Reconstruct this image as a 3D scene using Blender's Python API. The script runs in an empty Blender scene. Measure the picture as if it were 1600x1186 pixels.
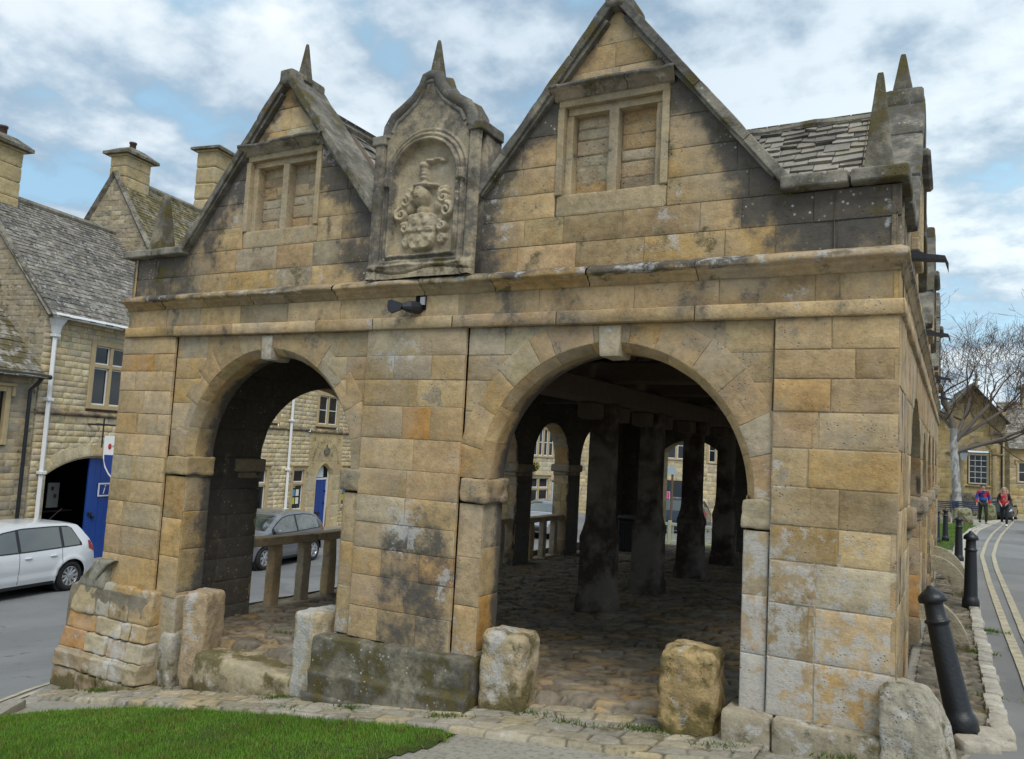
import bpy, bmesh, math, random
import numpy as np
from mathutils import Vector, Matrix
rng = np.random.default_rng(11); random.seed(11)
S = bpy.context.scene; COL = S.collection
U3 = lambda *a: np.array(a, float)
PI = math.pi
# ------------------------------------------------------------------ noise
def _hash(ix, iy, iz):
    n = (ix.astype(np.int64) * 374761393 + iy.astype(np.int64) * 668265263 + iz.astype(np.int64) * 2147483647) & 0xffffffff
    n = ((n ^ (n >> 13)) * 1274126177) & 0xffffffff
    return ((n ^ (n >> 16)) & 0xffff) / 65535.0
def vnoise(P):
    P = np.asarray(P, float); i = np.floor(P); f = P - i; f = f * f * (3 - 2 * f); i = i.astype(np.int64)
    x, y, z = i[..., 0], i[..., 1], i[..., 2]; fx, fy, fz = f[..., 0], f[..., 1], f[..., 2]
    r = 0
    for dx in (0, 1):
        for dy in (0, 1):
            for dz in (0, 1):
                w = (fx if dx else 1 - fx) * (fy if dy else 1 - fy) * (fz if dz else 1 - fz)
                r = r + w * _hash(x + dx, y + dy, z + dz)
    return r
def fbm(P, o=3):
    P = np.asarray(P, float); a = .5; r = 0; t = 0
    for k in range(o):
        r = r + a * vnoise(P * 2 ** k + 17.3 * k); t += a; a *= .5
    return r / t
def sst(a, b, x):
    t = np.clip((x - a) / (b - a + 1e-9), 0, 1); return t * t * (3 - 2 * t)
# ------------------------------------------------------------------ mesh builder
class MB:
    def __init__(s):
        s.V = []; s.C = []; s.W = []; s.Q = []; s.T = []; s.N = []; s.n = 0; s.R = []; s.cur = None
    def raw(s, V, quads=None, tris=None, col=(.4, .3, .2), wx=(0, 0, 0), ngons=None):
        V = np.asarray(V, float).reshape(-1, 3); k = len(V)
        c = np.asarray(col, float); w = np.asarray(wx, float)
        s.V.append(V); s.C.append(np.broadcast_to(c, (k, 3))); s.W.append(np.broadcast_to(w, (k, 3))); s.R.append(np.full(k, rng.random() if s.cur is None else s.cur))
        if quads is not None and len(quads): s.Q.append(np.asarray(quads, int) + s.n)
        if tris is not None and len(tris): s.T.append(np.asarray(tris, int) + s.n)
        if ngons:
            for g in ngons: s.N.append([i + s.n for i in g])
        s.n += k
        return s
    def grid(s, P, col=(.4, .3, .2), wx=(0, 0, 0), cu=False, cv=False):
        P = np.asarray(P, float); na, nb = P.shape[:2]
        idx = np.arange(na * nb).reshape(na, nb)
        if cu: idx = np.concatenate([idx, idx[:1]], 0)
        if cv: idx = np.concatenate([idx, idx[:, :1]], 1)
        q = np.stack([idx[:-1, :-1], idx[1:, :-1], idx[1:, 1:], idx[:-1, 1:]], -1).reshape(-1, 4)
        c = np.asarray(col, float); w = np.asarray(wx, float)
        if c.ndim == 3: c = c.reshape(-1, 3)
        if w.ndim == 3: w = w.reshape(-1, 3)
        return s.raw(P.reshape(-1, 3), q, None, c, w)
    def box(s, x0, x1, y0, y1, z0, z1, b=.0, M=None, col=(.4, .3, .2), wx=(0, 0, 0)):
        c = U3((x0 + x1) / 2, (y0 + y1) / 2, (z0 + z1) / 2); h = U3(abs(x1 - x0) / 2, abs(y1 - y0) / 2, abs(z1 - z0) / 2)
        b = min(b, h.min() * .9)
        if b <= 0:
            V = [c + h * U3(i, j, k) for i in (-1, 1) for j in (-1, 1) for k in (-1, 1)]
            q = [(0, 1, 3, 2), (4, 6, 7, 5), (0, 4, 5, 1), (2, 3, 7, 6), (0, 2, 6, 4), (1, 5, 7, 3)]; t = None
        else:
            V = []; ix = {}
            for i in (-1, 1):
                for j in (-1, 1):
                    for k in (-1, 1):
                        sg = U3(i, j, k)
                        for ax in range(3):
                            d = h - b; d = d.copy(); d[ax] = h[ax]
                            ix[(i, j, k, ax)] = len(V); V.append(c + sg * d)
            q = []; t = []
            def flip(f, cn):
                p = [V[i] for i in f]; nn = np.cross(p[1] - p[0], p[2] - p[0])
                return f if nn @ (sum(p) / len(p) - cn) > 0 else f[::-1]
            for ax in range(3):
                o = [a for a in range(3) if a != ax]
                for sg in (-1, 1):
                    f = []
                    for (u, v) in ((-1, -1), (1, -1), (1, 1), (-1, 1)):
                        k = [0, 0, 0]; k[ax] = sg; k[o[0]] = u; k[o[1]] = v; f.append(ix[(*k, ax)])
                    q.append(flip(f, c))
                for (u, v) in ((-1, -1), (1, -1), (1, 1), (-1, 1)):
                    k0 = [0, 0, 0]; k0[o[0]] = u; k0[o[1]] = v; k1 = list(k0); k0[ax] = -1; k1[ax] = 1
                    q.append(flip([ix[(*k0, o[0])], ix[(*k1, o[0])], ix[(*k1, o[1])], ix[(*k0, o[1])]], c))
            for i in (-1, 1):
                for j in (-1, 1):
                    for k in (-1, 1): t.append(flip([ix[(i, j, k, a)] for a in range(3)], c))
        V = np.array(V)
        if M is not None: V = xf(M, V)
        return s.raw(V, q, t, col, wx)
    def rock(s, c, h, k=8., n=7, amp=.01, M=None, col=(.4, .3, .2), wx=(0, 0, 0), fn=None, sc=6., jit=.12):
        c = U3(*c); h = U3(*h); off = rng.random(3) * 50; s.cur = rng.random()
        lin = np.sign(np.linspace(-1, 1, n)) * np.abs(np.linspace(-1, 1, n)) ** .75
        a, b = np.meshgrid(lin, lin, indexing='ij'); o = np.ones_like(a)
        for ax in range(3):
            for sg in (1, -1):
                p = [None] * 3; p[ax] = o * sg
                p[(ax + 1) % 3] = a * (1 if sg > 0 else -1); p[(ax + 2) % 3] = b
                P = np.stack(p, -1); nr = (np.abs(P) ** k).sum(-1) ** (1 / k)
                D = P / nr[..., None]
                Q = c + D * h
                nn = D * np.abs(D) ** 2; nn /= np.linalg.norm(nn, axis=-1, keepdims=True)
                Q = Q + nn * (amp * (2 * fbm(Q * sc + off) - 1))[..., None]
                if fn is not None: Q = fn(Q)
                cc = np.asarray(col) * (1 + jit * (2 * fbm(Q * 3 + off) - 1))[..., None]
                ww = wx(Q) if callable(wx) else wx
                if M is not None: Q = xf(M, Q)
                s.grid(Q, cc, ww)
        s.cur = None
        return s
    def tube(s, pts, rad, seg=8, col=(.4, .3, .2), cap=True, wx=(0, 0, 0)):
        pts = [U3(*p) for p in pts]; rad = np.broadcast_to(np.asarray(rad, float), (len(pts),))
        R = []; prev = None
        for i, p in enumerate(pts):
            t = pts[min(i + 1, len(pts) - 1)] - pts[max(i - 1, 0)]; t = t / (np.linalg.norm(t) + 1e-9)
            if prev is None:
                a = U3(0, 0, 1) if abs(t[2]) < .9 else U3(1, 0, 0)
            else: a = prev
            u = a - t * (a @ t); u /= np.linalg.norm(u) + 1e-9; v = np.cross(t, u); prev = u
            th = np.arange(seg) / seg * 2 * PI
            R.append(p + rad[i] * (np.cos(th)[:, None] * u + np.sin(th)[:, None] * v))
        P = np.array(R); n0 = s.n; s.grid(P, col, wx, cv=True)
        if cap:
            s.N.append([n0 + j for j in range(seg)][::-1]); m = n0 + (len(pts) - 1) * seg; s.N.append([m + j for j in range(seg)])
        return s
    def lathe(s, prof, seg=16, M=None, col=(.4, .3, .2), wx=(0, 0, 0)):
        th = np.arange(seg) / seg * 2 * PI
        P = np.array([[(r * math.cos(t), r * math.sin(t), z) for t in th] for r, z in prof])
        P = P.transpose(1, 0, 2)
        if M is not None: P = xf(M, P)
        return s.grid(P, col, wx, cu=True)
    def prism(s, poly, fr, n0, n1, col=(.4, .3, .2), wx=(0, 0, 0)):
        O, U, V, N = fr; a = np.array(poly, float)
        P0 = O + a[:, :1] * U + a[:, 1:] * V + n0 * N; P1 = P0 + (n1 - n0) * N; k = len(a)
        q = [(i, (i + 1) % k, (i + 1) % k + k, i + k) for i in range(k)]
        return s.raw(np.vstack([P0, P1]), q, None, col, wx, [list(range(k))[::-1], [i + k for i in range(k)]])
    def build(s, name, mat, parent=None, smooth=False, loc=None, recalc=False):
        V = np.vstack(s.V); nv = len(V)
        loops = []; tot = []
        for q in s.Q: loops.append(q.reshape(-1)); tot.append(np.full(len(q), 4))
        for t in s.T: loops.append(t.reshape(-1)); tot.append(np.full(len(t), 3))
        for g in s.N: loops.append(np.array(g)); tot.append(np.array([len(g)]))
        loops = np.concatenate(loops); tot = np.concatenate(tot)
        me = bpy.data.meshes.new(name)
        me.vertices.add(nv); me.vertices.foreach_set('co', V.astype(np.float32).ravel())
        me.loops.add(len(loops)); me.loops.foreach_set('vertex_index', loops.astype(np.int32))
        me.polygons.add(len(tot)); me.polygons.foreach_set('loop_start', (np.cumsum(tot) - tot).astype(np.int32))
        me.polygons.foreach_set('loop_total', tot.astype(np.int32))
        me.polygons.foreach_set('use_smooth', np.full(len(tot), smooth))
        for nm, L in (('Col', s.C), ('Wx', s.W)):
            at = me.attributes.new(nm, 'FLOAT_COLOR', 'POINT')
            A = np.ones((nv, 4), np.float32); A[:, :3] = np.vstack(L); A[:, 3] = np.concatenate(s.R); at.data.foreach_set('color', A.ravel())
        me.update(calc_edges=True); me.validate()
        if recalc:
            bm = bmesh.new(); bm.from_mesh(me); bmesh.ops.recalc_face_normals(bm, faces=bm.faces); bm.to_mesh(me); bm.free()
        ob = bpy.data.objects.new(name, me); COL.objects.link(ob)
        if mat: me.materials.append(mat)
        if parent is not None: ob.parent = parent
        if loc is not None: ob.location = loc
        return ob
def xf(M, V):
    M = np.asarray(M, float); V = np.asarray(V, float)
    return V @ M[:3, :3].T + M[:3, 3]
def mat4(loc=(0, 0, 0), rz=0., rx=0., ry=0., sc=1.):
    return np.array(Matrix.Translation(loc) @ Matrix.Rotation(rz, 4, 'Z') @ Matrix.Rotation(ry, 4, 'Y') @ Matrix.Rotation(rx, 4, 'X') @ Matrix.Scale(sc, 4))
def frm(O, U, V=(0, 0, 1)):
    U = U3(*U); U /= np.linalg.norm(U); V = U3(*V); V /= np.linalg.norm(V)
    return (U3(*O), U, V, np.cross(U, V))
def shift(fr, n): return (fr[0] + fr[3] * n, fr[1], fr[2], fr[3])
def empty(name, loc=(0, 0, 0), rz=0., parent=None):
    o = bpy.data.objects.new(name, None); COL.objects.link(o); o.location = loc; o.rotation_euler = (0, 0, rz)
    if parent is not None: o.parent = parent
    return o
def tag(o, label=None, cat=None, group=None, kind=None):
    if label: o['label'] = label
    if cat: o['category'] = cat
    if group: o['group'] = group
    if kind: o['kind'] = kind
    return o
def copy_tree(o, parent=None):
    c = o.copy(); COL.objects.link(c)
    if parent is not None: c.parent = parent
    for ch in list(o.children): copy_tree(ch, c)
    return c
def text(name, s, size, M, mat, parent=None, ext=.004, align='CENTER'):
    cu = bpy.data.curves.new(name, 'FONT'); cu.body = s; cu.size = size; cu.extrude = ext; cu.align_x = align; cu.align_y = 'CENTER'
    tmp = bpy.data.objects.new('tmp', cu); COL.objects.link(tmp)
    dg = bpy.context.evaluated_depsgraph_get(); me = bpy.data.meshes.new_from_object(tmp.evaluated_get(dg))
    bpy.data.objects.remove(tmp); me.materials.clear(); me.materials.append(mat)
    me.transform(Matrix([list(r) for r in np.asarray(M)])); o = bpy.data.objects.new(name, me); COL.objects.link(o)
    if parent is not None: o.parent = parent
    return o
def frM(fr, a, b, n=0., rot=0.):
    """matrix that puts text (x right, y up) on a wall frame"""
    O, U, V, N = fr; c, s_ = math.cos(rot), math.sin(rot)
    M = np.eye(4); M[:3, 0] = c * U + s_ * V; M[:3, 1] = -s_ * U + c * V; M[:3, 2] = N; M[:3, 3] = O + a * U + b * V + n * N
    return M
# ------------------------------------------------------------------ materials
def newmat(name):
    m = bpy.data.materials.new(name); m.use_nodes = True; nt = m.node_tree; nt.nodes.clear()
    out = nt.nodes.new('ShaderNodeOutputMaterial'); b = nt.nodes.new('ShaderNodeBsdfPrincipled')
    nt.links.new(b.outputs[0], out.inputs[0]); return m, nt, b
class NT:
    def __init__(s, nt): s.nt = nt
    def n(s, t, **k):
        nd = s.nt.nodes.new('ShaderNode' + t)
        for a, v in k.items():
            if a.startswith('i_'):
                nd.inputs[a[2:].replace('_', ' ')].default_value = v
            else: setattr(nd, a, v)
        return nd
    def l(s, a, b): s.nt.links.new(a, b)
    def noise(s, vec, scale, detail=4, rough=.55):
        nd = s.n('TexNoise', i_Scale=scale, i_Detail=detail, i_Roughness=rough); s.l(vec, nd.inputs['Vector']); return nd.outputs['Fac']
    def math(s, op, a, b=None, clamp=False):
        nd = s.n('Math', operation=op, use_clamp=clamp)
        for i, v in enumerate((a, b)):
            if v is None: continue
            if isinstance(v, (int, float)): nd.inputs[i].default_value = v
            else: s.l(v, nd.inputs[i])
        return nd.outputs[0]
    def step(s, v, a, b):
        nd = s.n('MapRange', interpolation_type='SMOOTHSTEP'); nd.inputs[1].default_value = a; nd.inputs[2].default_value = b
        s.l(v, nd.inputs[0]); return nd.outputs[0]
    def mix(s, f, a, b, typ='MIX'):
        nd = s.n('MixRGB', blend_type=typ)
        for i, v in enumerate((f, a, b)):
            if isinstance(v, (int, float)): nd.inputs[i].default_value = v
            elif isinstance(v, tuple): nd.inputs[i].default_value = (*v, 1)
            else: s.l(v, nd.inputs[i])
        return nd.outputs[0]
    def bump(s, h, st, dist, bsdf, nrm=None):
        nd = s.n('Bump', i_Strength=st, i_Distance=dist); s.l(h, nd.inputs['Height'])
        if nrm is not None: s.l(nrm, nd.inputs['Normal'])
        if bsdf is not None: s.l(nd.outputs[0], bsdf.inputs['Normal'])
        return nd.outputs[0]
def m_stone(name='limestone', bump=.55, rough=.9, lich=1., pits=True):
    m, nt, b = newmat(name); t = NT(nt)
    co = t.n('TexCoord').outputs['Object']; ca = t.n('Attribute', attribute_name='Col'); col = ca.outputs['Color']
    ofs = t.n('VectorMath', operation='ADD'); t.l(co, ofs.inputs[0]); cmb = t.n('CombineXYZ'); t.l(t.math('MULTIPLY', ca.outputs['Alpha'], 37.), cmb.inputs[0]); t.l(t.math('MULTIPLY', ca.outputs['Alpha'], 91.), cmb.inputs[2]); t.l(cmb.outputs[0], ofs.inputs[1]); cs = ofs.outputs[0]
    bed = t.n('Mapping'); bed.inputs['Scale'].default_value = (2.4, 2.4, 13.); t.l(cs, bed.inputs[0]); n6 = t.noise(bed.outputs[0], 1.6, 7, .7)
    wx = t.n('SeparateColor'); t.l(t.n('Attribute', attribute_name='Wx').outputs['Color'], wx.inputs[0])
    n1 = t.noise(cs, 2.9, 8, .62); n2 = t.noise(cs, 17, 8, .65); n3 = t.noise(co, 4.1, 9, .68); n4 = t.noise(co, 60, 4, .6); n5 = t.noise(cs, 8, 7, .72); n7 = t.noise(co, 1.5, 6, .6)
    br = t.math('ADD', t.math('ADD', t.math('MULTIPLY', n1, 1.15), t.math('MULTIPLY', n2, 1.1)), t.math('MULTIPLY', n4, .5))
    br = t.math('ADD', br, t.math('MULTIPLY', n6, .38)); br = t.math('MAXIMUM', t.math('SUBTRACT', br, .615), .2)
    c = t.mix(1., col, br, 'MULTIPLY')
    # iron-stained streaks and grey bleaching inside a stone
    c = t.mix(t.math('MULTIPLY', t.step(n5, .52, .72), .38), c, t.mix(1., c, (1.15, .82, .52), 'MULTIPLY'))
    c = t.mix(t.math('MULTIPLY', t.step(n3, .5, .68), .30), c, (.33, .31, .27)); c = t.mix(t.math('MULTIPLY', t.step(n7, .46, .62), .34), c, (.37, .335, .27))
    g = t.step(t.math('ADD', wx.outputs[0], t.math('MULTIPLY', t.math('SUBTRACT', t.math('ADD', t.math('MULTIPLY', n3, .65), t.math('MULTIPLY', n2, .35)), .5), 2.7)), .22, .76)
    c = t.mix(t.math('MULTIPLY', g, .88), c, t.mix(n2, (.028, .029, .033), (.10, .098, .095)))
    p = t.step(t.math('ADD', wx.outputs[1], t.math('MULTIPLY', t.math('SUBTRACT', n5, .5), 2.2)), .36, .60)
    c = t.mix(t.math('MULTIPLY', p, .72), c, t.mix(n4, (.34, .34, .33), (.60, .60, .58)))
    mo = t.step(t.math('ADD', wx.outputs[2], t.math('MULTIPLY', t.math('SUBTRACT', n3, .5), 2.4)), .36, .62)
    c = t.mix(t.math('MULTIPLY', mo, .8), c, t.mix(n2, (.03, .03, .015), (.17, .13, .03)))
    vo = t.n('TexVoronoi', i_Scale=23.); t.l(co, vo.inputs['Vector'])
    sp = t.math('MULTIPLY', t.math('SUBTRACT', 1., t.step(vo.outputs['Distance'], .12, .22)), t.step(n1, .5, .66))
    sp = t.math('MULTIPLY', sp, t.math('ADD', t.math('MULTIPLY', t.math('ADD', wx.outputs[0], wx.outputs[2]), .8), .06))
    c = t.mix(t.math('MULTIPLY', sp, lich, clamp=True), c, (.50, .49, .44))
    if pits:
        v3 = t.n('TexVoronoi', i_Scale=38.); t.l(co, v3.inputs['Vector']); p3 = t.math('MULTIPLY', t.math('SUBTRACT', 1., t.step(v3.outputs['Distance'], .06, .26)), t.step(n3, .52, .60))
        c = t.mix(t.math('MULTIPLY', p3, .55), c, (.09, .07, .045))
    t.l(c, b.inputs['Base Color']); b.inputs['Roughness'].default_value = rough; b.inputs['Specular IOR Level'].default_value = .25
    h = t.math('ADD', t.math('ADD', t.math('MULTIPLY', n2, .9), t.math('MULTIPLY', n4, .45)), t.math('MULTIPLY', n6, .5))
    if pits:
        v2 = t.n('TexVoronoi', i_Scale=55.); t.l(co, v2.inputs['Vector'])
        pt = t.math('MULTIPLY', t.math('SUBTRACT', 1., t.step(v2.outputs['Distance'], .05, .3)), t.step(n5, .5, .62))
        h = t.math('SUBTRACT', t.math('SUBTRACT', h, pt), p3)
    t.bump(h, bump, .012, b)
    return m
def m_plain(name, col, rough=.6, metal=0., var=.25, vs=6., bump=.0, bs=40., spec=.5, coat=0., attr=False, col2=None):
    m, nt, b = newmat(name); t = NT(nt); co = t.n('TexCoord').outputs['Object']
    n1 = t.noise(co, vs, 6, .6)
    base = t.n('Attribute', attribute_name='Col').outputs['Color'] if attr else None
    f = t.math('ADD', t.math('MULTIPLY', n1, 2 * var), 1 - var)
    if base is not None: c = t.mix(1., base, f, 'MULTIPLY')
    elif col2: c = t.mix(t.step(n1, .35, .65), tuple(col), tuple(col2))
    else: c = t.mix(1., tuple(col), f, 'MULTIPLY')
    t.l(c, b.inputs['Base Color']); b.inputs['Roughness'].default_value = rough; b.inputs['Metallic'].default_value = metal
    b.inputs['Specular IOR Level'].default_value = spec; b.inputs['Coat Weight'].default_value = coat
    b.inputs['Coat Roughness'].default_value = .04
    if bump: t.bump(t.noise(co, bs, 5, .6), bump, .01, b)
    return m
def m_asphalt(name, c0=(.10, .105, .112), c1=(.15, .155, .162)):
    m, nt, b = newmat(name); t = NT(nt); co = t.n('TexCoord').outputs['Object']
    n1 = t.noise(co, .6, 8, .6); n2 = t.noise(co, 140, 3, .7); n3 = t.noise(co, 5, 8, .65)
    c = t.mix(t.step(n1, .35, .65), c0, c1); c = t.mix(t.math('MULTIPLY', n2, .7), c, (.2, .195, .185)); c = t.mix(t.math('MULTIPLY', t.step(n3, .55, .75), .35), c, (.045, .043, .04))
    vc = t.n('TexVoronoi', feature='DISTANCE_TO_EDGE', i_Scale=.55); wv = t.n('VectorMath', operation='ADD'); t.l(co, wv.inputs[0]); nv = t.n('TexNoise', i_Scale=1.7, i_Detail=6.); t.l(co, nv.inputs['Vector']); t.l(nv.outputs['Color'], wv.inputs[1]); t.l(wv.outputs[0], vc.inputs['Vector'])
    cr = t.math('MULTIPLY', t.math('SUBTRACT', 1., t.step(vc.outputs['Distance'], .002, .012)), t.step(n1, .5, .62)); c = t.mix(t.math('MULTIPLY', cr, .7), c, (.03, .03, .03))
    vp = t.n('TexVoronoi', i_Scale=.33); t.l(wv.outputs[0], vp.inputs['Vector']); c = t.mix(t.math('MULTIPLY', t.step(vp.outputs['Color'], .62, .66), .25), c, (.06, .06, .062))
    t.l(c, b.inputs['Base Color']); b.inputs['Roughness'].default_value = .85; t.bump(n2, .5, .006, b); return m
def m_ground(name, a, b_, c_, s1=1.2, s2=30., bump=.6):
    m, nt, b = newmat(name); t = NT(nt); co = t.n('TexCoord').outputs['Object']
    n1 = t.noise(co, s1, 8, .65); n2 = t.noise(co, s2, 7, .65)
    c = t.mix(t.step(n1, .35, .65), a, b_); c = t.mix(t.step(n2, .45, .7), c, c_)
    t.l(c, b.inputs['Base Color']); b.inputs['Roughness'].default_value = .92; b.inputs['Specular IOR Level'].default_value = .2; t.bump(n2, bump, .02, b); return m
def m_line(name):
    m, nt, b = newmat(name); t = NT(nt); co = t.n('TexCoord').outputs['Object']
    n1 = t.noise(co, 9, 8, .7); n2 = t.noise(co, 90, 3, .7)
    f = t.step(t.math('ADD', t.math('MULTIPLY', n1, .7), t.math('MULTIPLY', n2, .4)), .42, .66)
    c = t.mix(t.math('MULTIPLY', f, .75), (.52, .46, .30), (.22, .20, .165)); t.l(c, b.inputs['Base Color']); b.inputs['Roughness'].default_value = .8; return m
M_STONE = m_stone('limestone'); M_SLATE = m_stone('stone_slate', .7, .92, .8, False); M_COBBLE = m_stone('cobble_stone', .5, .8, .3, False)
M_ROCKY = m_stone('rough_limestone', 1.0, .95, .8)
M_WOOD = m_plain('old_oak', (.05, .035, .022), .85, var=.4, vs=9, bump=.5)
M_GLASS = m_plain('window_glass', (.012, .015, .018), .06, var=.2, spec=.6)
M_WHITE = m_plain('white_paint', (.72, .73, .74), .45, var=.08)
M_BLACK = m_plain('black_iron', (.012, .014, .018), .42, var=.3, vs=20, bump=.3, bs=45, spec=.5)
M_LEAD = m_plain('grey_lead', (.018, .02, .028), .5, metal=.0, var=.35, vs=14, bump=.2)
M_BLUE = m_plain('blue_door_paint', (.012, .055, .27), .4, var=.15, vs=3)
M_BLUES = m_plain('blue_sign', (.012, .04, .22), .4, var=.05)
M_DRESS = m_plain('dressed_stone', (.45, .35, .2), .85, var=.3, vs=5, bump=.25, bs=30, spec=.2)
M_MARK = m_plain('carved_letters', (.20, .15, .09), .9, var=.1)
M_DARK = m_plain('dark_interior', (.012, .011, .010), .9, var=.2, spec=.1)
M_ASPH = m_asphalt('asphalt', (.14, .147, .155), (.20, .205, .212)); M_LINE = m_line('yellow_road_paint')
M_ATTR = m_plain('painted', (1, 1, 1), .55, var=.12, attr=True); M_ATTRG = m_plain('painted_gloss', (1, 1, 1), .3, var=.06, attr=True)
M_CLOTH = m_plain('cloth', (1, 1, 1), .85, var=.25, vs=20, attr=True, bump=.3, bs=90)
# ------------------------------------------------------------------ stone faces
def _lines(a0, a1, e, res, dup=True):
    L = a1 - a0; e = min(e, L * .3)
    k = max(2, int(round((L - 2 * e) / res)) + 1)
    mid = np.linspace(a0 + e, a1 - e, k)
    r = [a0] if dup else []
    return np.concatenate([r, [a0, a0 + .35 * e], mid, [a1 - .35 * e, a1], r and [a1]])
ZERO = lambda P: np.zeros(P.shape)
def stone(mb, fr, A0, A1, B0, B1, lo=None, hi=None, g=.004, e=.014, n=0., amp=.005, col=(.4, .3, .2), wf=None, res=.05, skirt=.03, mp=None, tilt=.0, bulge=0., jit=.10, mx=.015):
    g = g * .42; e = e * .42; A0 += g; A1 -= g; B0 += g; B1 -= g
    if A1 - A0 < .012 or B1 - B0 < .012: return
    flo = (lambda a: np.full_like(a, B0)) if lo is None else (lambda a: np.maximum(B0, lo(a) + g))
    fhi = (lambda a: np.full_like(a, B1)) if hi is None else (lambda a: np.minimum(B1, hi(a) - g))
    if lo is not None or hi is not None:
        f = np.linspace(A0, A1, 161); ok = (fhi(f) - flo(f)) > mx
        if not ok.any(): return
        i = np.where(ok)[0]; A0n, A1n = f[i[0]], f[i[-1]]
        if A1n - A0n < .02: return
        A0, A1 = A0n, A1n; res = min(res, .04)
    a = _lines(A0, A1, e, res); L = flo(a); H = np.maximum(fhi(a), L + .004)
    hmax = (H - L).max(); nb = max(2, int(round((hmax - 2 * e) / res)) + 1)
    h = (H - L)[:, None]; er = np.minimum(e, h * .3)
    mid = np.linspace(0, 1, nb)[None, :]
    b = np.concatenate([L[:, None], L[:, None], L[:, None] + .35 * er, L[:, None] + er + mid * (h - 2 * er), H[:, None] - .35 * er, H[:, None], H[:, None]], 1)
    aa = np.broadcast_to(a[:, None], b.shape)
    da = np.minimum(aa - A0, A1 - aa); db = np.minimum(b - L[:, None], H[:, None] - b)
    sd = rng.random(3) * 40
    q = np.stack([aa * 14 + sd[0], b * 14 + sd[1], np.full_like(b, sd[2])], -1)
    ee = e * (.55 + .9 * fbm(q, 2))
    d = np.clip(np.minimum(da, db) / ee, 0, 1)
    nn = n - ee * (1 - np.sqrt(np.clip(1 - (1 - d) ** 2, 0, 1)))
    nn = nn + amp * (2 * fbm(q * .6 + 9, 3) - 1) * np.minimum(1, d + .3)
    if bulge: nn = nn + bulge * (np.sqrt(np.clip(4 * np.clip(da / (A1 - A0), 0, 1) * (1 - np.clip(da / (A1 - A0), 0, 1)), 0, 1) * np.clip(db / h * (1 - db / h) * 4, 0, 1)) * (.5 + fbm(q * .45 + 3, 2)))
    if tilt:
        t1, t2 = rng.normal(0, tilt, 2); nn = nn + t1 * (aa - (A0 + A1) / 2) + t2 * (b - (B0 + B1) / 2)
    rim = np.zeros(b.shape, bool); rim[0] = rim[-1] = True; rim[:, 0] = rim[:, -1] = True
    nn = np.where(rim, n - skirt, nn)
    wob = g * .9 * (2 * fbm(q * .8 + 30, 2) - 1)
    aj = aa + wob; bj = b + wob[:, ::-1]
    if mp is None:
        O, U, V, N = fr; P = O + aj[..., None] * U + bj[..., None] * V + nn[..., None] * N
    else: P = mp(aj, bj, nn)
    c = np.asarray(col) * (1 + jit * (2 * fbm(q * .35, 2) - 1))[..., None]
    mb.grid(P, c, wf(P) if wf else (0, 0, 0))
MORTAR = (.34, .275, .18)
def flat(mb, fr, A0, A1, B0, B1, n=-.012, lo=None, hi=None, col=MORTAR, wf=None, mp=None, res=.12):
    k = max(2, int((A1 - A0) / res) + 1)
    if lo is not None or hi is not None: k = max(k, int((A1 - A0) / .03) + 2)
    a = np.linspace(A0, A1, k); L = np.full(k, B0) if lo is None else np.maximum(B0, lo(a)); H = np.full(k, B1) if hi is None else np.minimum(B1, hi(a)); H = np.maximum(H, L + 1e-4)
    m = max(2, int((B1 - B0) / res) + 1); t = np.linspace(0, 1, m)[None, :]
    b = L[:, None] + t * (H - L)[:, None]; aa = np.broadcast_to(a[:, None], b.shape)
    if mp is None:
        O, U, V, N = fr; P = O + aa[..., None] * U + b[..., None] * V + n * N
    else: P = mp(aa, b, np.full_like(b, n))
    mb.grid(P, col, wf(P) if wf else (0, 0, 0))
PAL_HALL = [tuple(np.array(c) * (1.02, .955, .88)) for c in [(.44, .335, .195), (.40, .30, .17), (.46, .36, .22), (.42, .30, .14), (.38, .31, .20), (.47, .36, .20), (.36, .28, .16), (.43, .25, .085), (.41, .36, .26), (.34, .26, .15)]]
PW_HALL = [.2, .15, .15, .1, .1, .1, .06, .035, .065, .04]
def pick(pal=PAL_HALL, w=PW_HALL, v=.10):
    c = np.array(pal[rng.choice(len(pal), p=np.array(w) / sum(w) if w is not None else None)])
    return c * (1 + v * rng.normal()) * (1 + .014 * rng.normal(size=3))
def coursed(mb, fr, a0, a1, zs, bl=(.25, .5), holes=(), pal=PAL_HALL, w=PW_HALL, lo=None, hi=None, back=True, wf=None, n=0., fix=None, **k):
    for z0, z1 in zip(zs[:-1], zs[1:]):
        iv = [(a0, a1)]; zm = (z0 + z1) / 2
        for h in holes:
            if h[2] < zm < h[3]:
                nv = []
                for u, v in iv:
                    if h[0] > u: nv.append((u, min(v, h[0])))
                    if h[1] < v: nv.append((max(u, h[1]), v))
                iv = [x for x in nv if x[1] - x[0] > .015]
        for u, v in iv:
            if back: flat(mb, fr, u, v, z0, z1, n - .0042, lo, hi, wf=wf)
            x = u
            if fix and len(iv) == 1 and (v - u) < 1.0:
                ln = [(v - u) * f for f in random.choice(fix)]
            else:
                ln = []
                while x < v - 1e-6:
                    l = rng.uniform(*bl)
                    if v - x - l < bl[0] * .7: l = v - x
                    ln.append(l); x += l
            x = u
            for l in ln:
                stone(mb, fr, x, x + l, z0, z1, lo, hi, n=n + rng.normal(0, .0018), col=pick(pal, w), wf=wf, **k); x += l
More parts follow.
